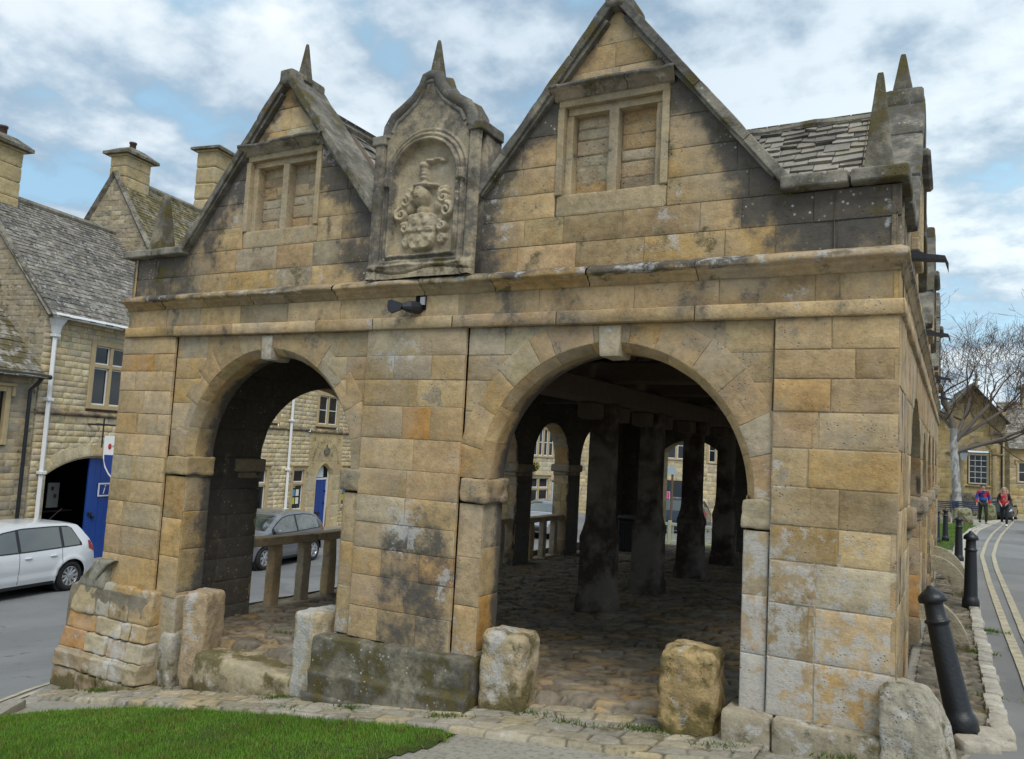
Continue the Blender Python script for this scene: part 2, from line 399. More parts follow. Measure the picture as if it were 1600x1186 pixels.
# ------------------------------------------------------------------ terrain heights
_GX = [-400, -60, -9, -5, -.6, 0, 2.65, 4, 5.7, 6.6, 8, 20, 400]; _GZ = [-3, -2.3, -1.93, -1.62, -.84, -.72, -.33, -.14, .04, .13, .14, .2, .2]
def G(x, y):
    x = np.asarray(x, float); y = np.asarray(y, float)
    return np.interp(x, _GX, _GZ) - np.clip((x - 2) / 4, 0, 1) * .021 * np.clip(y - 3, 0, 60) - np.interp(x, [-9, -3, 2, 6], [0, 1, 1, 0]) * .045 * np.clip(y - 12.5, 0, 10)
def FL(x, y): return -.03 + .045 * (np.asarray(x, float) - 3.3) - .012 * np.asarray(y, float)
# ------------------------------------------------------------------ market hall
HALL = empty('market_hall', (0, 0, 0)); tag(HALL, 'old honey stone arcaded market hall with two front gables', 'market hall')
L = 12.2; SPR = 1.43; RA = .89; CL, CR = 1.80, 4.84
FR = frm((0, 0, 0), (1, 0, 0))
GA = lambda x: 4.70 - 1.21 * np.abs(x - 1.82); GB = lambda x: 4.70 - 1.21 * np.abs(x - 4.80)
def roofline(x): return np.maximum(np.maximum(GA(x), GB(x)), 3.28)
def wf_front(P):
    x, z = P[..., 0], P[..., 2]; n = fbm(P * 1.7 + 3, 3)
    d = (roofline(x) - z) * np.where((x > .9) & (x < 5.8), .64, 1.)
    up = z > 2.86
    tip = (z > 4.12); g = np.where(up, np.where(tip, .5, .95) * (1 - sst(.02, np.where(tip, .18, .52), d + np.where(tip, .25, .6) * (n - .5))), 0)
    g = np.maximum(g, np.where(up, .8 * sst(5.55, 5.85, x + .9 * (n - .5)) * (1 - .8 * sst(6.25, 6.55, x)), 0))
    g = np.maximum(g, np.where(up, .62 * (1 - sst(.6, 1.05, x + .6 * (n - .5))), 0))
    g = np.maximum(g, np.where(up, .9 * (1 - sst(.35, .95, np.abs(x - 3.33) + .9 * (n - .5))) , 0))
    g = np.maximum(g, .35 * ((z > 2.5) & (z < 2.76)) * sst(.45, .62, fbm(P * U3(4, 1, 1.0) + 8, 3)))
    st = fbm(np.stack([x * 7, 0 * x, z * .9], -1) + 4, 3)
    g = np.maximum(g, .34 * (1 - sst(.0, .18, 2.5 - z)) * (z < 2.5)); g = np.maximum(g, .42 * sst(.52, .66, st) * (1 - sst(.1, .75, 2.75 - z)) * (z < 2.78))
    g = np.maximum(g, .55 * sst(.42, .25, np.abs(x - 3.42)) * (1 - sst(.35, .75, np.abs(z - .62) + .6 * (n - .5))))
    p = .50 * (1 - sst(.7, 2.0, z + 1.2 * (n - .5))) * (x > 5.6) + .62 * np.exp(-((x - 3.30) / .2) ** 2 - ((z - 1.05) / .22) ** 2) + .5 * np.exp(-((x - 3.68) / .08) ** 2 - ((z - .65) / .3) ** 2) + up * .30 * sst(.5, .66, fbm(P * 2.3 + 11, 3))
    p = p + .45 * np.exp(-((x - 3.1) / .35) ** 2 - ((z - 2.3) / .25) ** 2) + .3 * np.exp(-((x - 6.0) / .2) ** 2 - ((z - 2.62) / .1) ** 2)
    p = p + .42 * (1 - sst(.2, .7, z)) * ((x > 3.75) & (x < 4.0) | (x > 5.7) & (x < 5.95) | (x > 2.6) & (x < 2.9)) + .40 * (1 - sst(-.5, .25, z)) * (x < 1)
    mo = .42 * (1 - sst(-.1, .32, z - .18 * (x > 5))) * (x > 2.3) + .4 * (1 - sst(-.7, -.35, z)) + np.where(up, .22, 0)
    return np.stack([g, p, mo], -1)
def wf_inner_shade(P):  # low moss, plus indoor shade painted in, darker with depth behind the front
    n = fbm(P * 1.5, 2); z = P[..., 2]
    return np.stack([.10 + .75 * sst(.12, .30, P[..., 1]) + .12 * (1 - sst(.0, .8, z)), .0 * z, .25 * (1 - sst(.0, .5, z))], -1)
def wf_side(P):
    z = P[..., 2]; n = fbm(P * 1.7 + 1, 3)
    return np.stack([np.where(z > 2.8, .55 * sst(.3, .6, n), .30 + .2 * (z < .5)), .25 * (1 - sst(.3, 1.2, z + n - .5)), .2 * (z > 2.8) + .3 * (z < .4)], -1)
def circ(cx, R, cz=SPR, hs=1.):
    def f(x):
        dx = np.abs(x - cx); return np.where(dx < R, cz + hs * np.sqrt(np.maximum(R * R - dx * dx, 0)), -9.)
    return f
def mpbat(a, b, n):
    sh = np.interp(b, [-.85, .08, .4, 2.5], [-.44, -.28, -.05, -.03]); x = a + sh * np.clip(1 - (a + .05) / .6, 0, 1)
    return np.stack([x, -n, b], -1)
def mpbat2(a, b, n):
    sh = np.interp(b, [-.85, .08, .4, 2.5], [-.44, -.28, -.05, -.03]); x = a + sh * np.clip(1 - (a + .05) / .6, 0, 1)
    return np.stack([x, -n, b], -1)
fw = MB()
fx2 = [(.5, .5), (.4, .6), (.62, .38), (.3, .7)]; fx3 = [(.3, .38, .32), (.42, .28, .30), (.25, .45, .3), (.5, .5), (.55, .45)]
ZP = [.22, .50, .76, .98, 1.18, 1.40, 1.60, 1.79, 2.0, 2.18, 2.34, 2.5]
# left pilaster (battered), centre and right pilasters
coursed(fw, FR, -.05, .64, ZP, (.2, .4), wf=wf_front, fix=fx2, mp=mpbat, back=False, e=.012)
for z0, z1 in zip(ZP[:-1], ZP[1:]): flat(fw, FR, -.05, .64, z0, z1, -.011, mp=mpbat, wf=wf_front)
coursed(fw, FR, 2.85, 3.745, [.2, .43, .66, .86, 1.05, 1.25, 1.45, 1.68, 1.92, 2.12, 2.30, 2.5], (.25, .5), wf=wf_front, fix=fx3, e=.009)
ZR = [.24, .56, .86, 1.10, 1.30, 1.52, 1.74, 1.95, 2.14, 2.31, 2.5]
coursed(fw, FR, 5.885, 6.55, ZR, (.25, .5), wf=wf_front, fix=[(.38, .62), (.55, .45), (.66, .34), (.47, .53), (.3, .7)], e=.016, amp=.007)
BAY = -.03
for (a0, a1, b0, b1, cx) in ((.65, .90, 2.70, 2.84, CL), (3.755, 3.95, 5.73, 5.875, CR)):
    for (u, v) in ((a0, a1), (b0, b1)):
        coursed(fw, FR, u, v, [.2, .55, .88, 1.25], (.3, .5), wf=wf_front, fix=[(1.,)], n=BAY + .004, e=.014, amp=.006)
    lo = circ(cx, RA + .13)
    coursed(fw, FR, a0, b1, [SPR, 1.66, 1.90, 2.12, 2.30, 2.5], (.28, .5), wf=wf_front, lo=lo, n=BAY, e=.010)
    # voussoirs
    ne = 13; ed = np.linspace(0, PI, ne + 1); ed[1:-1] += rng.normal(0, .025, ne - 1)
    for i in range(ne):
        R0 = RA + .055; R1 = RA + rng.uniform(.21, .30); r_ = RA + .15
        mpv = lambda a, b, n, cx=cx, r_=r_: np.stack([cx - b * np.cos(a / r_), -n, SPR + b * np.sin(a / r_)], -1)
        top = (2.492 - SPR)
        hi = lambda a, r_=r_, top=top: top / np.maximum(np.sin(a / r_), .05)
        stone(fw, None, ed[i] * r_, ed[i + 1] * r_, R0, R1, hi=hi, mp=mpv, n=BAY + .0035 + rng.normal(0, .0012), col=pick(), wf=wf_front, e=.008, g=.0025, res=.04)
    # chamfer + soffit
    ed2 = np.linspace(0, PI, 12)
    for i in range(11):
        c = pick()
        for (y0, y1, ch) in ((.03, .105, True), (.105, .30, False)):
            def mps(a, b, n, cx=cx, ch=ch):
                th = a / RA; r = RA - n + (np.clip((.105 - b) / .075, 0, 1) * .055 if ch else 0); return np.stack([cx + r * np.cos(th), b, SPR + r * np.sin(th)], -1)
            stone(fw, None, ed2[i] * RA, ed2[i + 1] * RA, y0, y1, mp=mps, col=c * .92, e=.006, g=.0015, res=.05, wf=wf_inner_shade if not ch else None, skirt=.01, amp=.003)
    # jambs
    for x, sg in ((cx - RA, 1), (cx + RA, -1)):
        fj = frm((x, .03 if sg > 0 else .30, 0), (0, sg, 0))
        coursed(fw, fj, 0., .27, [-.45, -.1, .25, .62, .95, 1.25], (.2, .4), fix=[(1.,)], wf=wf_inner_shade, e=.014, amp=.006)
        flat(fw, fj, 0, .27, 1.2, 1.45, -.01)
# frieze
coursed(fw, FR, -.05, 6.55, [2.588, 2.752], (.35, .7), wf=wf_front, n=-.005, e=.008)
# upper wall
WS = (1.37, 2.23, 3.25, 4.07); WB = (4.39, 5.19, 3.25, 4.07)
hi_ = lambda x: roofline(x) - .035
coursed(fw, shift(FR, -.015), -.05, 2.87, [2.87, 3.05, 3.25, 3.45, 3.66, 3.87, 4.07, 4.26, 4.45, 4.70], (.25, .55), holes=[WS], hi=hi_, wf=wf_front, e=.009)
coursed(fw, shift(FR, -.015), 3.80, 6.55, [2.87, 3.06, 3.25, 3.43, 3.62, 3.84, 4.07, 4.25, 4.42, 4.70], (.25, .55), holes=[WB], hi=hi_, wf=wf_front, e=.009)
flat(fw, shift(FR, -.015), 2.85, 3.82, 2.87, 3.6, -.02, hi=hi_, wf=wf_front)
# backs of the front wall (hall side) and of the gables
FB = frm((6.55, .30, 0), (-1, 0, 0))
lob = lambda a: np.maximum(circ(6.55 - CL, RA)(a), circ(6.55 - CR, RA)(a))
for (u, v) in ((0, .82), (2.60, 3.86), (5.64, 6.55)): coursed(fw, FB, u, v, [-.2, .3, .7, 1.1, SPR], (.3, .6), wf=wf_inner_shade, res=.15)
coursed(fw, FB, 0, 6.55, [SPR, 1.75, 2.1, 2.45, 2.85], (.3, .6), wf=wf_inner_shade, lo=lob, res=.12)
flat(fw, frm((6.55, .27, 0), (-1, 0, 0)), 0, 6.6, 2.85, 4.8, 0, hi=lambda a: roofline(6.55 - a) - .03, wf=lambda P: np.full(P.shape, .3))
fw.build('front_wall', M_STONE, HALL, True)
# plinth blocks
def blk(mb, x0, x1, y0, y1, z0, z1, col=None, wx=(0, 0, 0), k=20, amp=.012, n=12, **kw):
    mb.rock(((x0 + x1) / 2, (y0 + y1) / 2, (z0 + z1) / 2), ((x1 - x0) / 2, (y1 - y0) / 2, (z1 - z0) / 2), k=k, amp=amp, n=n, col=pick() if col is None else col, wx=wx, **kw)
mossy = lambda Q: np.stack([.66 + .5 * (fbm(Q * 2, 2) - .5), .12 + 0 * Q[..., 0], .42 + 0 * Q[..., 0]], -1)
pl = MB()
pl.rock((3.29, .09, -.02), (.69, .20, .225), k=26, n=44, amp=.02, col=(.24, .215, .15), wx=mossy, sc=7, fn=lambda Q: np.stack([Q[..., 0], Q[..., 1] - .03 * (Q[..., 2] < -.05) + .012 * (np.abs(Q[..., 0] - 3.0 - .5 * (Q[..., 2] > 0)) < .02), Q[..., 2] + .03 * (Q[..., 0] - 3.29)], -1))
blk(pl, 2.57, 4.0, -.15, .3, -.62, -.225, (.23, .205, .15), mossy, n=36, amp=.035)
pl.build('plinth', M_STONE, HALL, True); pl = MB()
for (a, b) in ((5.66, 5.93), (5.935, 6.58)): blk(pl, a, b, -.10, .35, -.12, .245, (.34, .29, .2), lambda Q: np.stack([.34 + 0 * Q[..., 0], .3 + 0 * Q[..., 0], .36 + 0 * Q[..., 0]], -1), n=14)
pl.build('plinth', M_STONE, HALL, True); pl = MB()
lpw = lambda Q: np.stack([.1 + .3 * (1 - sst(-.75, -.45, Q[..., 2])), .22 + .36 * np.exp(-((Q[..., 0] - .35) / .2) ** 2 - ((Q[..., 2] + .3) / .3) ** 2), .12 + .45 * (1 - sst(-.65, -.4, Q[..., 2]))], -1)
def lsh(z): return float(np.interp(z, [-.85, -.5, .05, .25], [-.50, -.44, -.36, -.30]))
rows = [(.24, -.05), (-.055, -.20), (-.205, -.37), (-.375, -.54), (-.545, -.95)]
cols_ = [[(.40, .32, .19), (.37, .34, .27), (.43, .29, .13), (.42, .28, .12)], [(.42, .22, .07), (.44, .35, .21), (.45, .33, .17), (.43, .31, .16)], [(.42, .21, .06), (.45, .38, .25), (.42, .27, .13), (.42, .36, .25)], [(.37, .28, .17), (.40, .34, .24), (.38, .33, .25), (.38, .31, .2)], [(.33, .25, .16), (.27, .2, .13), (.33, .27, .17), (.34, .28, .18)]]
CUT = [[-.02, .17, .44], [.03, .40, .52], [-.06, .24, .50], [.10, .36, .56], [-.1, .2, .5]]
for (z1, z0), cc, cu in zip(rows, cols_, CUT):
    xl = lsh((z0 + z1) / 2); cuts = [xl] + cu + [.735]
    for a, b, c in zip(cuts[:-1], cuts[1:], cc): blk(pl, a, b - .003, -.12 - .025 * rng.random(), .42, z0 - .003, z1 + rng.normal(0, .004), c, lpw, n=18, amp=.02, k=22, sc=9, fn=lambda Q, xl=xl: np.stack([Q[..., 0] + np.array([np.interp(Q[..., 2], [-.85, -.5, .05, .25], [-.50, -.44, -.36, -.26])])[0] * np.clip(1 - (Q[..., 0] - xl) / .3, 0, 1) - xl * np.clip(1 - (Q[..., 0] - xl) / .3, 0, 1), np.where(Q[..., 1] < .1, Q[..., 1] + .085 * np.clip((Q[..., 2] + .35) / .6, 0, 1) - .03 * (Q[..., 2] < -.4), Q[..., 1]), Q[..., 2]], -1))
blk(pl, .68, .925, .025, .42, -.62, .23, (.38, .31, .2), lpw, n=12)
blk(pl, -.46, .70, -.07, .5, -.95, .2, (.2, .17, .12), k=20)                       # rubble heart
blk(pl, -.34, .06, -.07, .6, .17, .44, (.31, .29, .23), amp=.005, wx= lambda Q: np.stack([.36 + 0 * Q[..., 0], .2 + 0 * Q[..., 0], .3 + 0 * Q[..., 0]], -1), fn=lambda Q: np.stack([np.where(Q[..., 0] < -.1, Q[..., 0] + np.clip((Q[..., 2] - .2) / .26, 0, 1) * .28, Q[..., 0]), Q[..., 1], Q[..., 2]], -1))
pl.build('plinth', M_STONE, HALL, True)
# imposts and keystones
def impost(x0, x1, y0, y1):
    m = MB(); c = pick(v=.05) * .9
    blk(m, x0, x1, y0, y1, 1.265, 1.43, c, lambda Q: np.stack([.24 + .15 * (Q[..., 2] < 1.3), .14 + 0 * Q[..., 0], .1 + 0 * Q[..., 0]], -1), k=18, amp=.022, n=16, sc=9)
    return m.build('impost', M_STONE, HALL, True)
impost(.66, .94, .0, .312); impost(2.66, 2.87, .0, .312); impost(3.765, 3.985, .0, .312); impost(5.718, 5.91, .016, .312)
for cx, kw in ((CL - .03, .062), (CR, .078)):
    m = MB(); cc = (.42, .35, .24)
    m.rock((cx, .125, 2.385), (kw * .95, .118, .105), k=14, amp=.008, n=9, col=cc, wx=(.05, .35, 0), fn=lambda Q, cx=cx: np.stack([cx + (Q[..., 0] - cx) * (1 + .9 * (Q[..., 2] - 2.365)), Q[..., 1], Q[..., 2]], -1))
    m.build('keystone', M_STONE, HALL, True)
# mouldings
def sweep(mb, fr, a0, a1, prof, seg=.65, amp=.006, wf=None, m0=0, m1=0, pal=PAL_HALL[:7], w=PW_HALL[:7], wear=0., sc=1.):
    prof = np.array(prof, float); ln = []
    x = a0
    while x < a1 - 1e-6:
        l = seg * rng.uniform(.7, 1.3)
        if a1 - x - l < seg * .5: l = a1 - x
        ln.append((x, x + l)); x += l
    O, U, V, N = fr
    for (u, v) in ln:
        a = np.concatenate([[u + .002, u + .006], np.linspace(u + .02, v - .02, max(2, int((v - u) / .035))), [v - .006, v - .002]])
        off = rng.random(3) * 30; A, I = np.meshgrid(a, np.arange(len(prof)), indexing='ij')
        n = prof[I, 0]; z = prof[I, 1]
        Aj = A + np.where(A <= a0 + .01, m0 * n, 0) + np.where(A >= a1 - .01, m1 * n, 0)
        q = np.stack([A * 9 + off[0], z * 12 + off[1], n * 12 + off[2]], -1)
        k = amp * (2 * fbm(q, 3) - 1)
        k = k - np.where((A < u + .005) | (A > v - .005), .006, 0)
        big = sst(.55, .75, fbm(q * .35 + 5, 2)) * wear
        n2 = n * (1 - big) + k * (n > .01); z2 = z + .5 * k
        P = O + Aj[..., None] * U + z2[..., None] * V + n2[..., None] * N
        mb.grid(P, pick(pal, w) * sc, wf(P) if wf else (0, 0, 0))
CORN = [(-.02, 2.745), (.015, 2.75), (.02, 2.775), (.055, 2.785), (.075, 2.80), (.08, 2.81), (.125, 2.815), (.135, 2.825), (.132, 2.845), (.115, 2.856), (.02, 2.885), (-.05, 2.89)]
BAND = [(-.02, 2.497), (.02, 2.50), (.025, 2.505), (.026, 2.578), (.02, 2.588), (-.02, 2.592)]
wf_corn = lambda P: np.stack([.12 + .55 * (P[..., 2] > 2.81) * sst(.35, .6, fbm(P * 2.2, 3)) + .25 * (P[..., 2] > 2.84), .32 * (P[..., 2] > 2.81), .28 + 0 * P[..., 2]], -1)
CORN = [(n_ * .72, z_) for n_, z_ in CORN]; CSD = [(n_ * .45, z_) for n_, z_ in CORN]
c = MB(); sweep(c, FR, -.06, 6.55, CORN, .75, .008, wf_corn, 0, .45, wear=.25, sc=.85)
FS = frm((6.55, 0, 0), (0, 1, 0)); sweep(c, FS, 0, L, CSD, .9, .008, wf_corn, -2.2, 0, sc=.8)
FW_ = frm((-.05, L, 0), (0, -1, 0)); sweep(c, FW_, 0, L, CSD, 1.5, .008, wf_corn, 0, 0, sc=.8)
c.build('cornice', M_STONE, HALL, True)
c = MB(); sweep(c, FR, -.05, 6.55, BAND, .8, .005, wf_front, 0, 1, wear=.15); sweep(c, FS, 0, L, BAND, 1., .005, wf_side, -1, 0); sweep(c, FW_, 0, L, BAND, 1.5, .005, wf_side, 0, 1)
c.build('band_course', M_STONE, HALL, True)
# gables: coping, window
DK = (.26, .24, .19)
wf_dark = lambda Q: np.stack([.56 + .5 * (fbm(Q * 2.5, 3) - .5), .05 + 0 * Q[..., 0], .34 + 0 * Q[..., 0]], -1)
def coping_run(mb, p0, p1, y0, y1, th, nseg, col=DK, wf=wf_dark):
    """bars of worn coping from p0 to p1 (x,z) on a gable, th thick measured down from the line"""
    p0 = U3(*p0); p1 = U3(*p1); d = p1 - p0; ln = np.linalg.norm(d); ang = math.atan2(d[1], d[0])
    cuts = np.linspace(0, 1, nseg + 1); cuts[1:-1] += rng.normal(0, .03, nseg - 1)
    for u, v in zip(cuts[:-1], cuts[1:]):
        m = (p0 + d * (u + v) / 2); h = ln * (v - u) / 2
        M = np.eye(4); ca, sa = math.cos(ang), math.sin(ang)
        M[:3, 0] = (ca, 0, sa); M[:3, 1] = (0, 1, 0); M[:3, 2] = (-sa, 0, ca); M[:3, 3] = (m[0], 0, m[1])
        if ca < 0: M[:3, 2] *= -1; M[:3, 0] *= -1
        mb.rock((0, (y0 + y1) / 2, -th / 2), (h + .004, (y1 - y0) / 2, th / 2), k=30, amp=.009, n=12, M=M, col=np.array(col) * rng.uniform(.85, 1.15), wx=lambda Q: wf(Q + U3(m[0], 0, m[1])))
def gable(ax, foot, win, name):
    g = MB()
    for s in (-1, 1):
        coping_run(g, (ax + s * .03, 4.735), (ax + s * foot[0 if s < 0 else 1], 4.735 - 1.21 * (foot[0 if s < 0 else 1] - .0)), -.06, .36, .062, 4)
        coping_run(g, (ax + s * .08, 4.58), (ax + s * (foot[0 if s < 0 else 1] - .1), 4.58 - 1.21 * (foot[0 if s < 0 else 1] - .18)), -.035, .05, .035, 3)
    g.rock((ax, .14, 4.70), (.075, .215, .065), k=10, amp=.008, col=DK, wx=wf_dark)
    go = g.build('gable_coping', M_STONE, HALL, True)
    x0, x1, z0, z1 = win; w = MB(); cs = (.41, .325, .20); cx = (x0 + x1) / 2
    ww = lambda Q: np.stack([.16 + .12 * (Q[..., 2] > 4.) , .1 + 0 * Q[..., 0], .08 + 0 * Q[..., 0]], -1)
    blk(w, x0 + .002, x1 - .002, .012, .2, z0 - .002, z0 + .15, (.40, .315, .19), ww, k=20, amp=.005, n=12)
    bar = lambda a, b, y0, zA, zB: w.rock(((a + b) / 2, (y0 + .2) / 2, (zA + zB) / 2), ((b - a) / 2, (.2 - y0) / 2, (zB - zA) / 2), k=26, n=12, amp=.006, col=np.array(cs) * rng.uniform(.92, 1.05), wx=ww, sc=12)
    for s in (-1, 1):
        xo = x0 if s < 0 else x1
        bar(min(xo, xo - s * .05), max(xo, xo - s * .05), .0, z0 + .145, z1 - .045); bar(min(xo - s * .048, xo - s * .10), max(xo - s * .048, xo - s * .10), .05, z0 + .145, z1 - .095)
    bar(x0, x1, .002, z1 - .05, z1 + .004); bar(x0 + .05, x1 - .05, .045, z1 - .10, z1 - .048); bar(cx - .034, cx + .034, .045, z0 + .145, z1 - .09)
    wo = w.build('blind_window', M_STONE, HALL, True)
    i = MB(); fi = frm((0, .125, 0), (1, 0, 0))
    for (u, v) in ((x0 + .10, cx - .035), (cx + .035, x1 - .10)):
        coursed(i, fi, u, v, [z0 + .14, z0 + .26, z0 + .37, z0 + .45, z0 + .56, z0 + .64, z1 - .09], (.14, .3), pal=[(.40, .3, .18), (.43, .36, .25), (.36, .28, .18), (.44, .29, .14)], w=None, amp=.014, e=.02, res=.03, g=.006, wf=lambda P: np.stack([.12 + 0 * P[..., 0], .1 + 0 * P[..., 0], 0 * P[..., 0]], -1))
    i.build('stone_infill', M_ROCKY, wo, True)
    h = MB(); wh = lambda P: np.stack([.45 + .3 * (P[..., 2] > z1 + .05), .2 + 0 * P[..., 0], .3 + 0 * P[..., 0]], -1)
    sweep(h, FR, x0 - .02, x1 + .03, [(-.03, z1 - .005), (.02, z1), (.03, z1 + .03), (.08, z1 + .045), (.10, z1 + .055), (.10, z1 + .075), (.0, z1 + .105), (-.03, z1 + .105)], .5, .008, wh, -.2, .2, wear=.3, pal=[(.33, .28, .2), (.36, .3, .2)], w=None)
    h.build('hood_mould', M_STONE, wo, True)
    return go
gable(1.82, (1.20, 1.06), WS, 'small'); gable(4.80, (1.10, 1.18), WB, 'big')
# finials
def obelisk(name, c, z0, z1, w0, w1, label=None, tilt=(0, 0), col=(.30, .26, .17)):
    m = MB(); h = (z1 - z0) / 2
    def fn(Q):
        t = np.clip((Q[..., 2] - z0) / (z1 - z0), 0, 1); k = (w0 + (w1 - w0) * t) / w0
        return np.stack([c[0] + (Q[..., 0] - c[0]) * k + tilt[0] * t, c[1] + (Q[..., 1] - c[1]) * k + tilt[1] * t, Q[..., 2]], -1)
    m.rock((c[0], c[1], (z0 + z1) / 2), (w0 / 2, w0 / 2, h), k=12, amp=.006, n=12, col=col, wx=lambda Q: np.stack([.62 + .4 * (fbm(Q * 4, 2) - .5), .0 * Q[..., 0], .40 + 0 * Q[..., 0]], -1), fn=fn)
    o = m.build('finial', M_STONE, HALL, True)
    if label: o['label'] = label
    return o
obelisk('f', (1.86, .12), 4.70, 5.06, .105, .02, tilt=(.0, 0)); obelisk('f', (3.355, .0), 4.36, 4.73, .12, .02, tilt=(-.01, 0))
obelisk('f', (6.42, .16), 3.34, 3.97, .17, .035); obelisk('f', (.01, .25), 3.33, 3.95, .20, .05)
# parapets at the two front corners
p = MB()
for (a, b) in ((-.13, .28), (.285, .70)): blk(p, a, b, -.075, .42, 3.245, 3.315, DK, wf_dark, k=16, amp=.008, n=9)
p.build('parapet_coping', M_STONE, HALL, True); p = MB()
for (a, b) in ((5.90, 6.28), (6.285, 6.59)): blk(p, a, b, -.075, .42, 3.25, 3.335, DK, wf_dark, k=16, amp=.008, n=9)
p.build('parapet_coping', M_STONE, HALL, True); p = MB()
for (a, b) in ((.425, 1.0),): blk(p, 6.28, 6.59, a, b, 3.24, 3.325, DK, wf_dark, k=16, amp=.008, n=8)
p.build('parapet_coping', M_STONE, HALL, True)
# armorial panel
c = MB(); XC = 3.335
half = [(.485, 3.985), (.385, 3.99), (.375, 4.07), (.325, 4.15), (.24, 4.20), (.14, 4.27), (.075, 4.35), (.05, 4.42), (.0, 4.43)]
pr = [(XC - .485, 2.87)] + [(XC - a, z) for a, z in half] + [(XC + a, z) for a, z in half[::-1][1:]] + [(XC + .485, 2.87)]
c.prism(pr[::-1], FR, -.22, -.004, (.36, .30, .2), (.72, 0, .3))
hx = np.array([h[0] for h in half][::-1]); hz = np.array([h[1] for h in half][::-1])
A = np.linspace(-.484, .484, 150); T = np.linspace(0, 1, 215)
top = np.interp(np.abs(A), hx, hz); top = np.where(np.abs(A) > .385, 3.985, top)
X = np.broadcast_to(A[:, None], (150, 215)); Z = 2.87 + T[None, :] * (top[:, None] - 2.87)
def dniche(x, z, r, z0=3.05, zs=3.63):
    """signed distance to the arched niche of half width r, inside negative"""
    dx = np.abs(x); dr = np.where(z > zs, np.sqrt(dx ** 2 + (z - zs) ** 2) - r, dx - r)
    return np.maximum(dr, z0 - z)
dn = dniche(X, Z, .285)
n = .06 + .0 * X
n = n - .045 * sst(.0, -.02, dn)
for off, wd, hg in ((.012, .016, .035), (.05, .013, .022), (.085, .01, .012)): n = n + hg * np.exp(-((dn - off) / wd) ** 2)
n = n + .03 * (np.abs(np.abs(X) - .335) < .03) * (np.abs(Z - 3.62) < .04) + .022 * (np.abs(np.abs(X) - .43) < .04)
n = n - .03 * ((np.abs(np.abs(X) - .385) < .008) & (Z < 3.98))
rel = 0 * X
def blob(cx, cz, rx, rz, h, p=1.0):
    global rel
    d = np.clip(1 - ((X - cx) / rx) ** 2 - ((Z - cz) / rz) ** 2, 0, 1); rel = np.maximum(rel, h * d ** (.5 * p))
def curl(cx, cz, r, h, sgn=1, t0=0., turns=1.25):
    for k in range(26):
        t = k / 25; th = t0 + sgn * t * turns * 2 * PI; rr = r * (1 - .75 * t); blob(cx + rr * math.cos(th), cz + rr * math.sin(th), .024 - .008 * t, .024 - .008 * t, h)
dxs = X + .012; sh_ = np.clip(1 - (np.abs(dxs) / .118) ** 5 - np.where(Z < 3.20, ((3.20 - Z) / .115) ** 2.2, np.where(Z > 3.33, ((Z - 3.33) / .03) ** 4, 0)), 0, 1)
rel = np.maximum(rel, (.062 - .9 * dxs ** 2) * (sh_ > .0) * np.clip(sh_ * 6, 0, 1))
rel = rel + .014 * (sh_ > .15) * (np.abs(Z - (3.235 - .0 * np.abs(dxs))) < .016) + .012 * (sh_ > .2) * ((np.abs(dxs + .045) ** 2 + (Z - 3.295) ** 2 < .0007) | (np.abs(dxs - .045) ** 2 + (Z - 3.295) ** 2 < .0007) | (np.abs(dxs) ** 2 + (Z - 3.165) ** 2 < .0008))
blob(-.045, 3.50, .070, .085, .095); blob(-.01, 3.485, .055, .07, .09); blob(-.085, 3.47, .035, .03, .085); blob(-.025, 3.39, .05, .05, .05)
for q in range(4): rel = rel - .018 * np.exp(-((Z - (3.475 + .022 * q)) / .006) ** 2) * (np.abs(X + .07) < .04)
blob(-.03, 3.585, .095, .022, .07); blob(.06, 3.575, .05, .018, .06); blob(-.02, 3.655, .036, .085, .06); blob(-.025, 3.73, .045, .035, .07); blob(.03, 3.765, .05, .02, .05); blob(.09, 3.77, .07, .014, .045); blob(.14, 3.755, .03, .012, .04)
for q in range(3): rel = rel - .014 * np.exp(-((Z - (3.62 + .03 * q)) / .006) ** 2) * (np.abs(X + .02) < .045)
for sgn in (-1, 1):
    curl(sgn * .17, 3.47, .045, .055, sgn, 1.2); curl(sgn * .205, 3.37, .055, .06, -sgn, 1.6); curl(sgn * .17, 3.26, .04, .05, sgn, 2.2); curl(sgn * .15, 3.53, .03, .045, -sgn, .5); curl(sgn * .16, 3.16, .03, .04, sgn, .4)
    blob(sgn * .13, 3.42, .05, .05, .045); blob(sgn * .19, 3.42, .03, .06, .04); blob(sgn * .155, 3.20, .03, .07, .032)
Pq = np.stack([X * 22, Z * 22, 0 * X], -1)
n = n + rel * (1 + .5 * (fbm(Pq, 2) - .5)) + .010 * (fbm(Pq * .9, 3) - .5)
bz = (1 - sst(.09, .15, Z - 2.87 + .05 * (fbm(Pq * .5 + 3, 2) - .5))) * (np.abs(X) < .47)
n = n + bz * (.03 + .05 * (fbm(Pq * .35 + 7, 3) - .4)) - .02 * bz * (np.abs(Z - 2.925 - .02 * np.sin(X * 9)) < .008)
P = np.stack([XC + X, -n, Z], -1)
inn = sst(.0, -.03, dn)
wx = np.stack([.58 - .52 * inn + .4 * (fbm(P * 3, 3) - .5) - .2 * (rel > .02) - .25 * bz, .05 + .10 * inn, .25 * (1 - inn)], -1)
cc = np.broadcast_to(U3(.40, .335, .225), P.shape) * (1 + .1 * (rel > .015))[..., None]
c.grid(P, cc, wx)
co_ = c.build('armorial_panel', M_STONE, HALL, True)
c = MB()
pth = [(XC + s * a, z) for s, a, z in [(-1, a, z) for a, z in half[1:]] + [(1, a, z) for a, z in half[::-1][1:-1]]]
